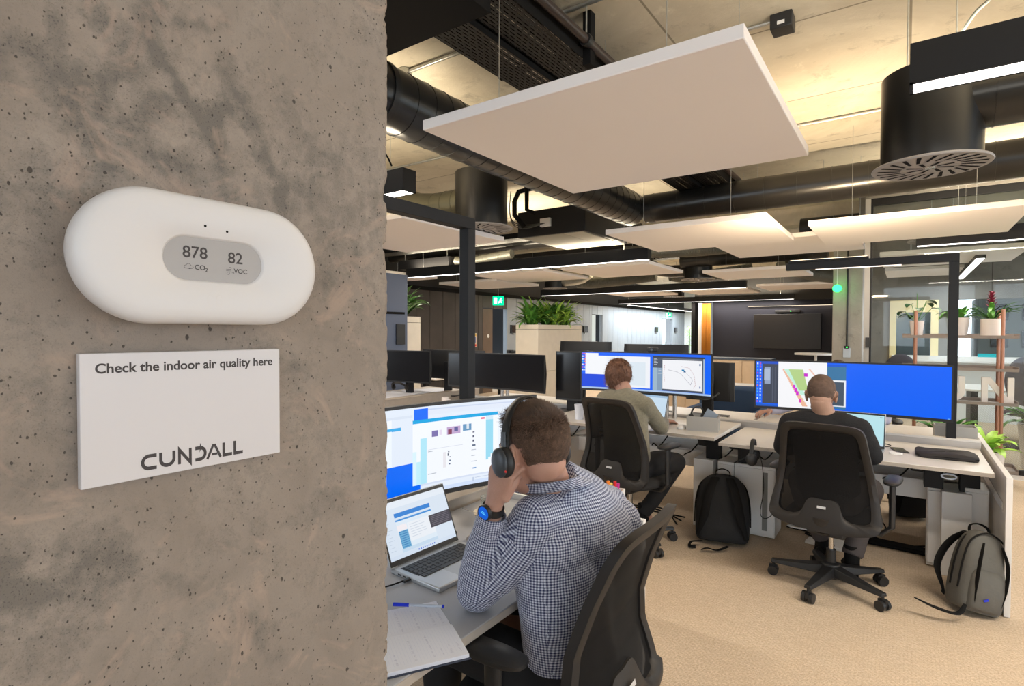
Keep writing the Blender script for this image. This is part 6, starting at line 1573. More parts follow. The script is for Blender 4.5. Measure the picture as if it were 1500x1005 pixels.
def hand(b, wrist, fd, pn, curls, s=1., thumb=(.5, .5), side=1, spread=.06):
    """fd finger direction, pn palm normal (fingers curl towards it); side = +1 when the thumb lies along +(fd x pn)"""
    fd = Vector(fd).normalized(); pn = Vector(pn); pn = (pn-fd*pn.dot(fd)).normalized(); ac = fd.cross(pn).normalized()*side; W = Vector(wrist)
    tubeS(b, [W-fd*.01*s, W+fd*.02*s, W+fd*.06*s, W+fd*.088*s], [(.026*s, .019*s), (.030*s, .017*s), (.040*s, .0155*s), (.038*s, .012*s)], ac, 18)
    Ls = ((.044, .026, .021), (.049, .030, .022), (.045, .028, .021), (.035, .021, .018))
    for i, (l, cu) in enumerate(zip(Ls, curls)):
        off = (1.5-i)*.0205*s; p = W+fd*(.082-.004*abs(i-1.2))*s+ac*off; d = (fd+ac*(1.5-i)*spread).normalized(); pts = [p-d*.02*s]; rr = [.0095*s]
        pts.append(p); rr.append(.0098*s); an = 0
        for j in range(3):
            an += cu[j]; dd = d*math.cos(an)+pn*math.sin(an); p = p+dd*l[j]*s; pts.append(p); rr.append((.0092, .0085, .0072)[j]*s)
        tubeS(b, pts, [(x, x) for x in rr], ac, 12); b.ell(pts[-1], (.0072*s,)*3, nu=12, nv=8)
        for q, r_ in zip(pts[1:-1], rr[1:]): b.ell(q, (r_*1.02,)*3, nu=12, nv=8)
    p = W+fd*.02*s+ac*.024*s+pn*.006*s; d1 = (fd*.75+ac*thumb[0]+pn*.3).normalized(); d2 = (fd*.9+ac*(thumb[0]-.5)+pn*thumb[1]).normalized()
    q1 = p+d1*.044*s; q2 = q1+d2*.032*s; q3 = q2+(d2+pn*.15).normalized()*.024*s
    tubeS(b, [p-d1*.01*s, p, q1, q2, q3], [(.014*s,)*2, (.015*s,)*2, (.0115*s,)*2, (.0105*s,)*2, (.008*s,)*2], pn, 12); b.ell(q3, (.008*s,)*3, nu=12, nv=8); b.ell(q1, (.0118*s,)*3, nu=12, nv=8)
def hairs(M, origin, n, cover, length, flow, width=.0011, seed=1, r=(.0775, .0995, .0935), c=(0, -.012, .035), wob=.25, seg=2):
    """short strands rooted on the scalp"""
    rnd = random.Random(seed); T = Matrix.Translation(-Vector(origin)) @ M; b = MB(); k = 0
    while k < n:
        th = rnd.uniform(0, 2*PI); z = rnd.uniform(-1, 1); q = math.sqrt(1-z*z); d = Vector((q*math.cos(th), q*math.sin(th), z))
        p = Vector((c[0]+d.x*r[0], c[1]+d.y*r[1], c[2]+d.z*r[2])); cv = cover(p)
        if cv <= 0 or rnd.random() > cv: continue
        k += 1; nn = Vector((d.x/r[0], d.y/r[1], d.z/r[2])).normalized(); L_ = length(p)*rnd.uniform(.6, 1.25)
        f = flow(p, nn); f = (f+Vector((rnd.uniform(-wob, wob), rnd.uniform(-wob, wob), rnd.uniform(-wob, wob)))).normalized()
        s = nn.cross(f); s = s.normalized() if s.length > 1e-4 else Vector((1, 0, 0)); w = width*rnd.uniform(.7, 1.3); vs = []; cur = p-nn*.001
        for j in range(seg+1):
            t = j/seg; ww = w*(1-t*.85); vs += [cur-s*ww, cur+s*ww]; cur = cur+(f+nn*(-.25*t)).normalized()*(L_/seg)
        b.add([T @ v for v in vs], [(2*j, 2*j+1, 2*j+3, 2*j+2) for j in range(seg)])
    return b
def scalp(M, origin, cover, r, c=(0, -.012, .035)):
    b = MB(); T = Matrix.Translation(-Vector(origin)) @ M; nu, nv = 72, 48; V = []; ok = []
    for j in range(nv+1):
        ph = PI*j/nv-PI/2
        for i in range(nu):
            a = 2*PI*i/nu; p = Vector((c[0]+r[0]*math.cos(ph)*math.cos(a), c[1]+r[1]*math.cos(ph)*math.sin(a), c[2]+r[2]*math.sin(ph))); cv = cover(p); ok.append(cv > .25)
            V.append(T @ (p+(p-Vector(c)).normalized()*.0025*noise.noise(p*70)))
    F = [(j*nu+i, j*nu+(i+1) % nu, (j+1)*nu+(i+1) % nu, (j+1)*nu+i) for j in range(nv) for i in range(nu) if all(ok[x] for x in (j*nu+i, j*nu+(i+1) % nu, (j+1)*nu+(i+1) % nu, (j+1)*nu+i))]
    b.add(V, F); return b
def cloth_uv(me, origin, lat, segs):
    """segs: limb segments (a, b, r); everything else is torso, mapped by facing"""
    uvl = me.uv_layers.new(name='UVMap'); lat = Vector(lat).normalized(); dep = Vector((0, 0, 1)).cross(lat).normalized(); O = Vector(origin)
    co = np.empty(len(me.vertices)*3); me.vertices.foreach_get('co', co); co = co.reshape(-1, 3)
    frames = []
    for a, b_, r in segs:
        a = Vector(a)-O; b_ = Vector(b_)-O; t = (b_-a).normalized(); u = t.orthogonal().normalized(); w = t.cross(u); frames.append((a, b_, t, u, w, r, (b_-a).length))
    out = []
    for p in me.polygons:
        c = p.center; best = None; bd = 1.0
        for fr in frames:
            x = (c-fr[0]).dot(fr[2])
            if x < 0: continue
            x = min(fr[6], x); d = (c-(fr[0]+fr[2]*x)).length/fr[5]
            if d < bd: bd = d; best = fr
        if best is not None:
            fr = best; ref = c-fr[0]; ac = math.atan2(ref.dot(fr[4]), ref.dot(fr[3]))
            for vi in p.vertices:
                q = Vector(co[vi])-fr[0]; a = math.atan2(q.dot(fr[4]), q.dot(fr[3])); a = ac+(a-ac+PI) % (2*PI)-PI
                out += [a*.055, q.dot(fr[2])]
        else:
            n = p.normal; nl, nd, nz = abs(n.dot(lat)), abs(n.dot(dep)), abs(n.z)
            for vi in p.vertices:
                q = Vector(co[vi])
                if nd >= nl*.8 and nd >= nz*.75: out += [q.dot(lat), q.z]
                elif nl >= nz: out += [q.dot(dep), q.z]
                else: out += [q.dot(lat), q.dot(dep)]
    uvl.data.foreach_set('uv', out)
def wrinkle(me, amp, sc_=14, folds=()):
    n = [v.normal.copy() for v in me.vertices]
    for v, nn in zip(me.vertices, n):
        p = v.co; q = Vector((p.x, p.y, p.z*1.5))
        d = noise.noise(q*sc_)*.55+(1-abs(noise.noise(q*sc_*.8+Vector((4, 2, 9))))*2)*.5-.25
        a = amp
        for c, r, k in folds:
            e = (p-Vector(c)).length
            if e < r: a += amp*k*(1-e/r)
        v.co = p+nn*d*a
def shoe(b, heel, fwd, s=1.):
    fwd = Vector(fwd).normalized(); h = Vector(heel)
    tubeS(b, [h-fwd*.02, h+fwd*.04, h+fwd*.12, h+fwd*.20, h+fwd*.25], [(.030, .040), (.036, .045), (.045, .032), (.046, .024), (.03, .016)], fwd.cross(Vector((0, 0, 1))), 18)
SK1 = skin_mat('skin_fair', (.47, .265, .20)); SK3 = skin_mat('skin_tan', (.40, .235, .165))
M_HAIR1 = mat('brown_hair', (.062, .031, .017), .6, var=.3, vscale=30); M_HAIR2 = mat('auburn_hair', (.17, .08, .048), .6, var=.3, vscale=25); M_HAIR3 = mat('cropped_hair', (.12, .075, .055), .8, var=.2, vscale=60)
M_TROU = mat('black_trousers', (.012, .012, .014), .9, bump=.3, bscale=14); M_SHOE = mat('dark_leather', (.02, .015, .012), .4)

# ---------------------------------------------------------------- man in the checked shirt
O1 = Vector((-.84, 1.44, .0))
p1 = thing('person', 'person in a navy and white checked shirt in the foreground, chin on hand', 'person', tuple(O1))
Hc = pk(783, 661, d=1.53); FD = V3(-.965, .25, -.16).normalized(); HM = frame(Hc, FD) @ Matrix.Scale(1.06, 4)
neckb = pk(811, 708, d=1.59); Lsh = pk(785, 760, d=1.52); Rsh = pk(890, 741, d=1.78); elL = pk(697, 864, z=.785); wrL = pk(723, 742, d=1.50)
pel = V3(-.80, 1.42, .54); wai = V3(-.80, 1.39, .72); che = V3(-.82, 1.39, .88); upc = (Lsh+Rsh)/2+V3(0, 0, -.02)
lat = (Rsh-Lsh); lat.z = 0; lat.normalize()
elR = Rsh+V3(-.12, .10, -.22); wrR = elR+V3(-.24, -.02, .0); wrR.z = .77; elR.z = .78
b = MB(); head_parts(b, HM)
hx = HM @ Vector((0, -.035, -.05, )); 
b.ell(upc+V3(0, 0, -.02), (.06, .06, .06)); tubeS(b, [upc+V3(0, 0, -.02), neckb+(hx-neckb)*.1, hx+V3(0, 0, .02)], [(.056, .056), (.049, .049), (.048, .048)], lat)
tubeS(b, [pel, wai, che, upc+V3(0, 0, -.03)], [(.145, .09), (.125, .08), (.14, .085), (.12, .06)], lat)
limb(b, [Lsh, (Lsh+elL)/2+V3(.01, -.01, -.0), elL], [.045, .042, .036]); limb(b, [elL, (elL+wrL)/2+V3(0, -.005, 0), wrL], [.040, .038, .026])
limb(b, [Rsh, elR], [.045, .036]); limb(b, [elR, wrR], [.038, .026])
hfd = (HM @ Vector((-.005, .118, -.062))-wrL); 
hfd = (pk(739, 676, d=1.47)-wrL).normalized(); hpn = (HM @ Vector((.03, .06, -.07))-wrL); 
hand(b, wrL+hfd*.02, hfd, hpn, [(1.05, 1.35, .8), (1.0, 1.4, .8), (1.0, 1.45, .8), (1.0, 1.5, .8)], 1.06, (.12, .8), side=-1, spread=.02)
hand(b, wrR, V3(-1, -.1, -.05), V3(0, 0, -1), [(.25, .3, .2)]*4, 1., (.6, .2), side=1)
for s, ky in ((-1, 1.33), (1, 1.56)):
    limb(b, [pel+lat*s*.09, V3(-1.22, ky, .53), ], [.075, .055]); limb(b, [V3(-1.22, ky, .53), V3(-1.20, ky, .10)], [.05, .035]); b.ell((-1.24, ky, .06), (.09, .04, .035))
me = union(b, .0042, 5, 'body'); body1 = obj_from(me, 'body', SK1, p1, O1)
face_details(HM, p1, O1, M_HAIR1)
def cover1(p):
    y, z, x = p.y, p.z, abs(p.x)
    lim = -.080 if y < -.055 else (-.074+(y+.055)*1.65 if y < -.005 else (.012 + (y+.005)*.25 if y < .045 else .085))
    if x > .055 and -.03 < y < .03 and z < .016: return 0
    return max(0, min(1, (z-lim)/.022+.35)) if z > lim-.008 else 0
def len1(p): t = max(0, min(1, (p.z-.0)/.09)); f = 1 if p.y < .03 else 1.6; return (.0035+.0085*t*t)*f*(1.7 if p.y > .055 and p.z > .07 else 1)
def flow1(p, n):
    t = max(0, min(1, (p.z-.02)/.10)); t = t*t*(3-2*t); up_ = Vector((0, .75, .30))*t+Vector((0, -.15, -.9))*(1-t); return n*(.38+.30*t)+up_*.8
sm1 = mat('hair_fade', (.105, .058, .036), .75, var=.35, vscale=90, bump=.7, bscale=320)
scalp(HM, O1, cover1, (.0778, .0998, .0942)).build('hair_base', sm1, p1, ang=80)
hairs(HM, O1, 15000, cover1, len1, flow1, .00075, 3, wob=.17).build('hair', [M_HAIR1], p1)
tag(bpy.data.objects[p1.children[-1].name], None)
# checked shirt
s = MB()
tubeS(s, [pel+V3(0, 0, -.02), pel+V3(0, 0, .06), wai, che, upc+V3(0, 0, -.02), upc+V3(0, 0, .035), neckb+(hx-neckb).normalized()*.012], [(.160, .115), (.160, .11), (.152, .105), (.175, .115), (.172, .108), (.13, .092), (.080, .074)], lat, 32)
s.ell(che+V3(.02, .01, .04), (.10, .17, .13)); s.ell(Lsh+V3(.0, .0, -.01), (.066, .066, .066)); s.ell(Rsh+V3(.01, -.01, -.012), (.068, .068, .068))
s.ell((upc+che)/2+V3(.045, .04, .03), (.09, .165, .12)); s.ell((upc+che)/2+V3(.07, .10, -.03), (.085, .13, .13)); s.ell(Rsh+V3(.045, -.02, -.05), (.075, .07, .09))
limb(s, [upc+V3(0, 0, .0), (upc+Lsh)/2+V3(0, 0, .012), Lsh], [.085, .080, .066]); limb(s, [upc, (upc+Rsh)/2+V3(0, 0, .014), Rsh], [.085, .082, .066])
cufL = elL+(wrL-elL)*.80
limb(s, [Lsh, Lsh+(elL-Lsh)*.5+V3(.012, -.012, -.012), elL+V3(.012, 0, .006)], [.068, .064, .060]); limb(s, [elL, elL+(wrL-elL)*.4, cufL], [.057, .054, .041])
limb(s, [Rsh, elR], [.066, .056]); limb(s, [elR, elR+(wrR-elR)*.9], [.054, .038])
me = union(s, .0055, 7, 'shirt')
wrinkle(me, .0028, 13, [(tuple(elL), .13, 2.2), (tuple(Lsh+V3(.04, .06, -.12)), .14, 1.6), (tuple(wai), .16, 1.4), (tuple(elL+(wrL-elL)*.5), .1, 1.0)])
me.transform(Matrix.Translation(-O1))
cloth_uv(me, O1, lat, [(Lsh+(elL-Lsh)*.22, elL, .085), (elL, cufL, .085), (Rsh+(elR-Rsh)*.25, elR, .085), (elR, wrR, .08)])
me.transform(Matrix.Translation(O1))
GING = gingham('navy_gingham', (.010, .016, .085), (.60, .64, .76), .0076)
sh1 = obj_from(me, 'shirt', GING, p1, O1)
# cuff and collar
cb_ = MB(); ax = (wrL-elL).normalized(); c0 = elL+(wrL-elL)*.74; c1 = elL+(wrL-elL)*.92
V = []; uvs = []; n = 40
u_ = ax.orthogonal().normalized(); w_ = ax.cross(u_)
for j in range(7):
    t = j/6; c = c0.lerp(c1, t); r_ = .0435-.004*t
    for k in range(n): a = 2*PI*k/n; V.append(c+u_*r_*math.cos(a)+w_*r_*math.sin(a)*1.0)
F = [(j*n+k, j*n+(k+1) % n, (j+1)*n+(k+1) % n, (j+1)*n+k) for j in range(6) for k in range(n)]
cb_.add([v-O1 for v in V], F); cuff = cb_.build('cuff', GING, p1, ang=80)
ul = cuff.data.uv_layers.new(name='UVMap')
for p in cuff.data.polygons:
    for li, vi in zip(p.loop_indices, p.vertices):
        j, k = divmod(vi, n); 
        if k == 0 and any(x % n == n-1 for x in p.vertices): k = n
        ul.data[li].uv = (k/n*2*PI*.042, j*.012)
cuff.modifiers.new('s', 'SOLIDIFY').thickness = .0022
col_ = MB(); n = 56; V = []; na = (hx-neckb).normalized(); back = -FD
for j in range(9):
    t = j/8
    for k in range(n):
        a = 2*PI*k/n; d = HM.to_3x3() @ Vector((math.cos(a), math.sin(a), 0)); bk = max(0, -math.sin(a)); fr = max(0, math.sin(a))
        if t < .5: q = t*2; r_ = .066+.004*q; h = -.002+(.044*(.75+.25*bk))*q
        else: q = (t-.5)*2; r_ = .070+.026*q+.008*q*q; h = -.002+.044*(.75+.25*bk)-(.070+.008*fr)*q
        V.append(neckb+na*.014+HM.to_3x3() @ Vector((-.004, .002, 0))+d*(r_+.010)+na*h)
F = [(j*n+k, j*n+(k+1) % n, (j+1)*n+(k+1) % n, (j+1)*n+k) for j in range(8) for k in range(n)]
col_.add([v-O1 for v in V], F); clr = col_.build('collar', GING, p1, ang=80)
ul = clr.data.uv_layers.new(name='UVMap')
for p in clr.data.polygons:
    for li, vi in zip(p.loop_indices, p.vertices):
        j, k = divmod(vi, n)
        if k == 0 and any(x % n == n-1 for x in p.vertices): k = n
        ul.data[li].uv = (k/n*2*PI*.075, j*.011)
clr.modifiers.new('s', 'SOLIDIFY').thickness = .0025
# trousers
t_b = MB()
tubeS(t_b, [pel+V3(0, 0, -.09), pel+V3(0, 0, .04)], [(.168, .14), (.160, .128)], lat)
for s_, ky in ((-1, 1.33), (1, 1.56)):
    limb(t_b, [pel+lat*s_*.09+V3(0, 0, -.02), V3(-1.0, ky+.01*s_, .55), V3(-1.23, ky, .53)], [.092, .085, .072]); limb(t_b, [V3(-1.23, ky, .53), V3(-1.20, ky, .12)], [.068, .052])
me = union(t_b, .008, 6, 'trousers'); wrinkle(me, .003, 12); obj_from(me, 'trousers', M_TROU, p1, O1)
# headphones worn
hp = thing('headphones', 'black over-ear headphones worn by the person in the checked shirt', 'headphones', tuple(Hc))
hb = MB(); hb.xf = Matrix.Translation(-Hc) @ HM
P = [(.095*math.cos(a), .004+.01*math.sin(a), -.012+.153*math.sin(a)) for a in np.linspace(.12, PI-.12, 26)]
P = [(x*(1-.0*z), y, z) for x, y, z in P]
tubeS(hb, P, [(.015, .0055)]*26, (0, 1, 0), 12); hb.build('headband', M_BLKPL, hp)
for s_ in (-1, 1):
    c = MB(); c.xf = Matrix.Translation(-Hc) @ HM
    c.ell((s_*.098, .006, -.014), (.020, .033, .040), nu=24, nv=16); co_ = c.build('ear_cup', M_BLKPL, hp)
    c = MB(); c.xf = Matrix.Translation(-Hc) @ HM; c.ell((s_*.111, .010, -.014), (.012, .030, .037), nu=24, nv=16); c.build('cup_shell', mat('graphite_satin', (.060, .068, .080), .4, .3), co_)
    c = MB(); c.xf = Matrix.Translation(-Hc) @ HM; tubeS(c, [(s_*.098, .004, .02), (s_*.094, .004, .06)], [(.008, .005)]*2, (0, 1, 0), 12); c.build('yoke', mat('graphite_satin', (.14, .16, .19)), co_)
    if s_ < 0: c = MB(); c.xf = Matrix.Translation(-Hc) @ HM; c.ell((s_*.1165, -.018, -.034), (.002, .003, .003)); c.build('red_mark', M_RED, co_)
# smart watch
wt = thing('wristwatch', 'dark smart watch with a lit blue face on the wrist of the checked-shirt man', 'watch', tuple(wrL))
wc_ = wrL-(wrL-elL).normalized()*.008; ax = (wrL-elL).normalized(); vd = (CO-wc_); vd = (vd-ax*vd.dot(ax)).normalized(); sd = ax.cross(vd)
fc = (vd*.80-sd*.60).normalized() if (vd*.80-sd*.60).dot(RT) < 0 else (vd*.80+sd*.60).normalized()
sd2 = ax.cross(fc)
wb = MB(); wb.tube([wc_-wrL+fc*.0285*math.cos(a)+sd2*.029*math.sin(a) for a in np.linspace(0, 2*PI, 33)[:-1]], [(.010, .0022)]*32, 10, close=True)
V = []
for k in range(40):
    a = 2*PI*k/40
    for dx, rr in ((-.010, .0275), (.010, .0275), (.010, .0305), (-.010, .0305)): V.append(wc_-wrL+ax*dx+(fc*math.cos(a)+sd2*math.sin(a))*rr)
wb = MB(); wb.add(V, [(k*4+j, k*4+(j+1) % 4, ((k+1) % 40)*4+(j+1) % 4, ((k+1) % 40)*4+j) for k in range(40) for j in range(4)]); wb.build('strap', M_BLKPL, wt)
wf = MB(); q = wc_-wrL; wf.cyl(q+fc*.027, q+fc*.038, .0215, n=32); wf.build('case', M_BLKPL, wt); ws = MB(); ws.cyl(q+fc*.0381, q+fc*.0386, .018, n=32); ws.build('watch_face', emis('watch_blue', (.01, .10, .55), .9), wt)
hl = MB(); hl.tube([q+fc*.0388-sd2*.008, q+fc*.0388+sd2*.009], .0012, 6); hl.tube([q+fc*.0388+ax*.004-sd2*.006, q+fc*.0388+ax*.004+sd2*.005], .001, 6); hl.build('watch_digits', emis('watch_cyan', (.1, .5, .9), .9), wt)

# ---------------------------------------------------------------- man in the sweater
O2 = Vector((-1.66, 3.80, 0))
p2 = thing('person', 'person in a grey-green sweater with wavy auburn hair, working at a lit monitor', 'person', tuple(O2))
Hc2 = pk(907, 552, y=3.93); HM2 = frame(Hc2, V3(.12, 1, -.12)); pel2 = V3(-1.63, 3.74, .56); lat2 = V3(1, -.12, 0).normalized()
up2 = V3(-1.71, 3.86, 1.005); nb2 = V3(-1.727, 3.885, 1.095); L2 = up2-lat2*.17+V3(0, 0, .0); R2 = up2+lat2*.175+V3(0, 0, -.015)
eR2 = pk(968, 636, y=4.06); eR2.z = .80; wR2 = pk(974, 616, z=.80); eL2 = V3(-2.02, 4.0, .80); wL2 = V3(-1.9, 4.25, .80)
kR = V3(-1.37, 4.02, .56); kL = V3(-1.80, 4.12, .54); aR = V3(-1.60, 3.98, .12); aL = V3(-1.83, 4.0, .10)
def person(p, O, HM_, pel_, up_, nb_, Ls, Rs, eL, eR, wL, wR, kn, an, skin, hL=None, hR=None, lat_=V3(1, 0, 0), vox=.005, hands=True, sc_=1.):
    b = MB(); head_parts(b, HM_); hx_ = HM_ @ Vector((0, -.035, -.05))
    limb(b, [up_+V3(0, 0, -.02), nb_, hx_, hx_+V3(0, 0, .03)], [.07, .060, .055, .055]); mid_ = (pel_+up_)/2
    tubeS(b, [pel_, mid_, up_], [(.14, .10), (.125, .09), (.14, .08)], lat_)
    for S_, E_, W_2 in ((Ls, eL, wL), (Rs, eR, wR)): limb(b, [S_, E_], [.042, .035]); limb(b, [E_, W_2], [.036, .025])
    if hands:
        hand(b, wL, hL[0], hL[1], hL[2], 1., (.6, .3), side=hL[3]); hand(b, wR, hR[0], hR[1], hR[2], 1., (.6, .3), side=hR[3])
    for s_, k_, a_ in ((-1, kn[0], an[0]), (1, kn[1], an[1])): limb(b, [pel_+lat_*s_*.09, k_], [.075, .05]); limb(b, [k_, a_], [.048, .034]); b.ell(a_+V3(0, .06, -.03), (.035, .09, .03))
    return obj_from(union(b, vox, 5, 'body'), 'body', skin, p, O)
flat = [(.25, .35, .25)]*4
person(p2, O2, HM2, pel2, up2, nb2, L2, R2, eL2, eR2, wL2, wR2, (kL, kR), (aL, aR), SK1, (V3(.3, 1, -.1), V3(0, 0, -1), flat, -1), (V3(.35, .9, -.15), V3(0, 0, -1), [(.35, .4, .3)]*4, 1), lat2)
face_details(HM2, p2, O2, M_HAIR2)
M_SWEAT = mat('grey_green_knit', (.235, .215, .155), .95, var=.12, vscale=60, bump=.5, bscale=160, sheen=.2)
def top(p, O, m, pel_, up_, nb_, Ls, Rs, eL, eR, wL, wR, lat_, name, rb=(.165, .125), sl=.062, vox=.007, cuff=.92, amp=.0035, neck=.068, hem=.02):
    s = MB(); mid_ = (pel_+up_)/2+V3(0, .0, 0)
    tubeS(s, [pel_+V3(0, 0, -hem), pel_+V3(0, 0, .06), mid_, up_+V3(0, 0, -.06), up_+V3(0, 0, .03), nb_+V3(0, 0, -.02)], [rb, rb, (rb[0]*.97, rb[1]*.97), (rb[0]*1.05, rb[1]), (.13, .09), (neck, neck*.9)], lat_, 32)
    for S_ in (Ls, Rs): limb(s, [up_, (up_+S_)/2+V3(0, 0, .014), S_], [.082, .078, sl+.002])
    for S_, E_, W_2 in ((Ls, eL, wL), (Rs, eR, wR)): limb(s, [S_, (S_+E_)/2, E_], [sl+.004, sl, sl*.92]); limb(s, [E_, E_+(W_2-E_)*cuff], [sl*.9, sl*.62])
    me = union(s, vox, 6, name); wrinkle(me, amp, 10, [(tuple(eL), .15, 1.2), (tuple(eR), .15, 1.2)]); return obj_from(me, name, m, p, O)
top(p2, O2, M_SWEAT, pel2, up2, nb2, L2, R2, eL2, eR2, wL2, wR2, lat2, 'sweater', (.175, .13), .062, .007, .80, .005)
def legs(p, O, m, pel_, kn, an, lat_, name='trousers', r=(.095, .075, .058), skirt=.05):
    t = MB(); tubeS(t, [pel_+V3(0, 0, -.09), pel_+V3(0, 0, .03)], [(.165, .135), (.155, .12)], lat_)
    for s_, k_, a_ in ((-1, kn[0], an[0]), (1, kn[1], an[1])):
        limb(t, [pel_+lat_*s_*.09+V3(0, 0, -.02), (pel_+lat_*s_*.1+k_)/2+V3(0, 0, .015), k_], [r[0], r[0]*.93, r[1]]); P_, R_2 = smoothpts([k_, k_.lerp(a_, .5), a_+V3(0, 0, .035)], [r[1]*.95, r[2]*1.0, r[2]*.92]); tubeS(t, P_, R_2, (0, 1, .1))
    me = union(t, .008, 6, name); wrinkle(me, .004, 10); obj_from(me, name, m, p, O)
legs(p2, O2, M_TROU, pel2, (kL, kR), (aL, aR), lat2)
def shoes(p, O, an, m, fw=(V3(.1, 1, 0), V3(.1, 1, 0)), socks=True):
    for a_, f in zip(an, fw):
        b = MB(); f = f.normalized(); h = Vector((a_.x, a_.y, .04))-O-f*.045; shoe(b, h+V3(0, 0, .006), f); tubeS(b, [h+V3(0, 0, .0)+f*.03, Vector(a_)-O+V3(0, 0, .0)], [(.036, .045), (.038, .042)], f); b.build('shoe', m, p, ang=60)
        if socks: c = MB(); c.cyl(Vector(a_)-O+V3(0, 0, -.02), Vector(a_)-O+V3(0, 0, .10), .042, .043, n=20); c.build('sock', M_BLACKM, p)
shoes(p2, O2, (aL, aR), M_SHOE, (V3(.2, 1, 0), V3(-.7, .8, 0)))
def cover2(p): return 0 if (p.y > .055 and p.z < .075) or p.z < -.093 or (p.y > .0 and p.z < -.03) else 1
def len2(p): return .034
def flow2(p, n):
    sw = math.sin(p.x*90+p.z*60)*.8; return n*.16+Vector((sw, .2 if p.z > .09 else -.1, -.8 if p.z < .08 else -.1))
hs_ = MB(); T2 = Matrix.Translation(-O2) @ HM2
cap = scalp(HM2, O2, cover2, (.089, .110, .120), (0, -.014, .020)); cap.build('hair_base', M_HAIR2, p2, ang=80)
hc = MB(); rnd = random.Random(8)
for i in range(520):                                                # loose wavy locks
    th = rnd.uniform(0, 2*PI); z = rnd.uniform(-.95, 1); q = math.sqrt(1-z*z); d = Vector((q*math.cos(th), q*math.sin(th), z)); p = Vector((d.x*.087, -.014+d.y*.108, .018+d.z*.120))
    if cover2(p) <= 0: continue
    f = (Vector((rnd.uniform(-.6, .6), rnd.uniform(-.5, .2), -.9 if d.z < .6 else -.1))).normalized(); f = (f-d*f.dot(d)).normalized(); sdv = d.cross(f); P = []
    for k in range(7): t = k/6; P.append(T2 @ (p+f*.050*t+sdv*.006*math.sin(t*5+i)+d*(.004*math.sin(t*3.1)-.007*t*t)))
    hc.tube(P, [(.0075*(1-.8*(k/6)**2), .0030*(1-.8*(k/6)**2)) for k in range(7)], 8)
hc.build('hair', M_HAIR2, p2, ang=80)
hairs(HM2, O2, 3500, cover2, len2, flow2, .0012, 9, r=(.090, .111, .121), c=(0, -.014, .020)).build('hair_strands', M_HAIR2, p2)

# ---------------------------------------------------------------- man in black
O3 = Vector((-.38, 3.80, 0))
p3 = thing('person', 'person in a black sweater with cropped hair, seated before the blue monitor', 'person', tuple(O3))
Hc3 = pk(1203, 579, y=3.85); HM3 = frame(Hc3, V3(-.05, 1, -.18)); lat3 = V3(1, .02, 0).normalized(); pel3 = V3(-.37, 3.80, .55)
up3 = V3(-.395, 3.82, .955); nb3 = V3(-.395, 3.83, 1.03); L3 = up3-lat3*.18; R3 = up3+lat3*.18
eL3 = pk(1147, 655, y=3.90); eR3 = pk(1277, 662, y=3.88); wL3 = V3(-.50, 4.18, .77); wR3 = V3(-.24, 4.18, .77); eL3.z = .79; eR3.z = .80
kn3 = (V3(-.56, 4.16, .53), V3(-.17, 4.14, .53)); an3 = (V3(-.44, 4.25, .10), V3(-.25, 3.99, .11))
person(p3, O3, HM3, pel3, up3, nb3, L3, R3, eL3, eR3, wL3, wR3, kn3, an3, SK3, (V3(.3, 1, -.1), V3(0, 0, -1), flat, -1), (V3(-.3, 1, -.1), V3(0, 0, -1), flat, 1), lat3)
face_details(HM3, p3, O3, M_HAIR3)
top(p3, O3, mat('black_knit', (.010, .010, .012), .95, bump=.4, bscale=150), pel3, up3, nb3, L3, R3, eL3, eR3, wL3, wR3, lat3, 'sweater', (.172, .13), .064, .007, .93, .003)
legs(p3, O3, mat('grey_brown_trousers', (.075, .062, .060), .9, bump=.3, bscale=14), pel3, kn3, an3, lat3, r=(.10, .078, .062))
shoes(p3, O3, an3, M_BLACKM, (V3(.1, 1, 0), V3(-.15, .9, 0)))
def cover3(p):
    if p.y > .050 and p.z < .075: return 0
    if abs(p.x) > .055 and -.025 < p.y < .03 and p.z < .014: return 0
    lim = -.050 if p.y < -.04 else -.050+(p.y+.04)*1.0; return 1 if p.z > lim else 0
scalp(HM3, O3, cover3, (.0768, .0988, .0930)).build('cropped_hair', mat('cropped_scalp', (.115, .070, .050), .8, var=.22, vscale=40, bump=.5, bscale=420), p3, ang=80)
g_ = MB(); g_.xf = Matrix.Translation(-O3) @ HM3
g_.tube([(.082, -.03, -.012), (.086, .0, .012), (.074, .085, .006)], .0018, 6); g_.tube([(-.082, -.03, -.012), (-.086, .0, .012), (-.074, .085, .006)], .0018, 6)
go = thing('spectacles', 'thin dark spectacles worn by the person in the black sweater', 'glasses', tuple(Hc3))
g2_ = MB(); g2_.xf = Matrix.Translation(-Hc3) @ HM3
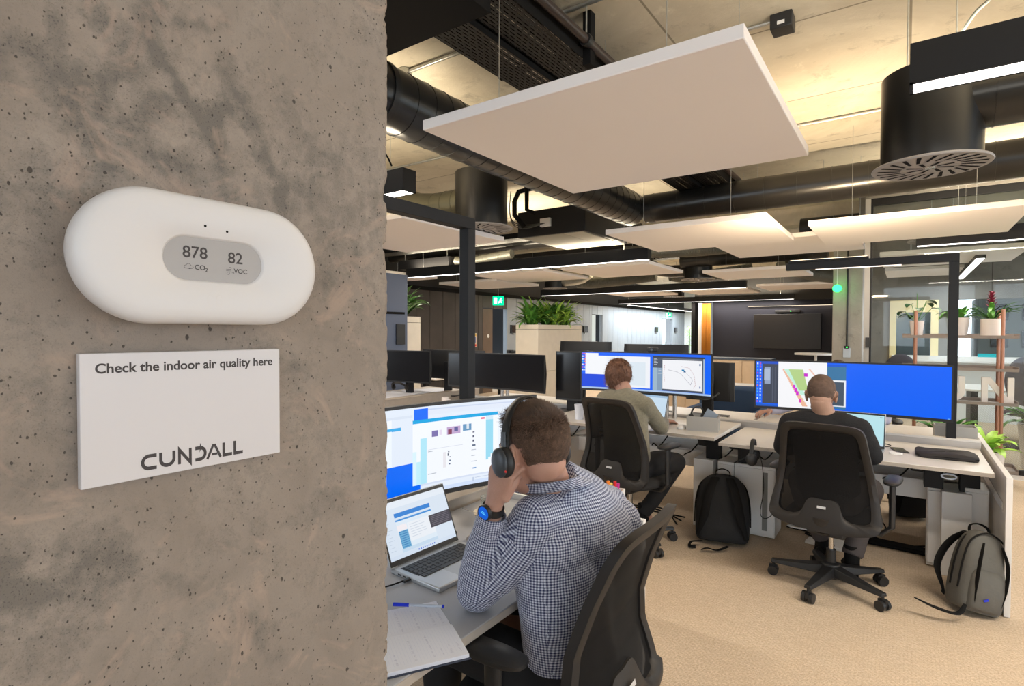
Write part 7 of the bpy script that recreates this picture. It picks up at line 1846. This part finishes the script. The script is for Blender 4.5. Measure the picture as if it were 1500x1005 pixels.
for s_ in (-1, 1): q = MB(); q.xf = g2_.xf; q.tube([(s_*.082, -.03, -.012), (s_*.087, .0, .012), (s_*.074, .088, .006)], .0018, 6); q.build('temple_arm', M_BLKPL, go); q = MB(); q.xf = g2_.xf; q.tube([(s_*(.036+.028*math.cos(a)), .096-.008*abs(math.cos(a)), .002+.020*math.sin(a)) for a in np.linspace(0, 2*PI, 24)[:-1]], .0014, 6, close=True); q.build('rim', M_BLKPL, go)

# ---------------------------------------------------------------- person across the desks
O4 = Vector((-.55, 6.05, 0))
p4 = thing('person', 'person in a lavender shirt across the desks, mostly hidden by the blue monitor', 'person', tuple(O4))
Hc4 = V3(-.50, 5.90, 1.14); HM4 = frame(Hc4, V3(-.15, -1, -.35)); lat4 = V3(-1, .1, 0).normalized(); pel4 = V3(-.50, 6.15, .55); up4 = V3(-.50, 6.0, .90); nb4 = V3(-.50, 5.98, .98)
L4 = up4-lat4*.19; R4 = up4+lat4*.19; eL4 = V3(-.14, 5.75, .78); wL4 = V3(-.38, 5.55, .79); eR4 = V3(-.98, 5.78, .80); wR4 = pk(1122, 610, y=5.60)
kn4 = (V3(-.38, 5.75, .54), V3(-.62, 5.75, .54)); an4 = (V3(-.38, 5.72, .10), V3(-.62, 5.74, .10)); wR4.z = .79; wR4.x += .03
person(p4, O4, HM4, pel4, up4, nb4, L4, R4, eL4, eR4, wL4, wR4, kn4, an4, SK1, (V3(-1, -.3, -.05), V3(0, 0, -1), flat, -1), (V3(-.5, -.6, -.02), V3(0, 0, -1), [(.4, .5, .3)]*4, 1), lat4, .006)
face_details(HM4, p4, O4, M_HAIR1); scalp(HM4, O4, cover3, (.080, .102, .098)).build('hair', M_HAIR1, p4, ang=80)
top(p4, O4, M_SHIRTPALE, pel4, up4, nb4, L4, R4, eL4, eR4, wL4, wR4, lat4, 'shirt', (.19, .14), .060, .008, .82, .006)
legs(p4, O4, M_TROU, pel4, kn4, an4, lat4); shoes(p4, O4, an4, M_SHOE, (V3(0, -1, 0), V3(0, -1, 0)))
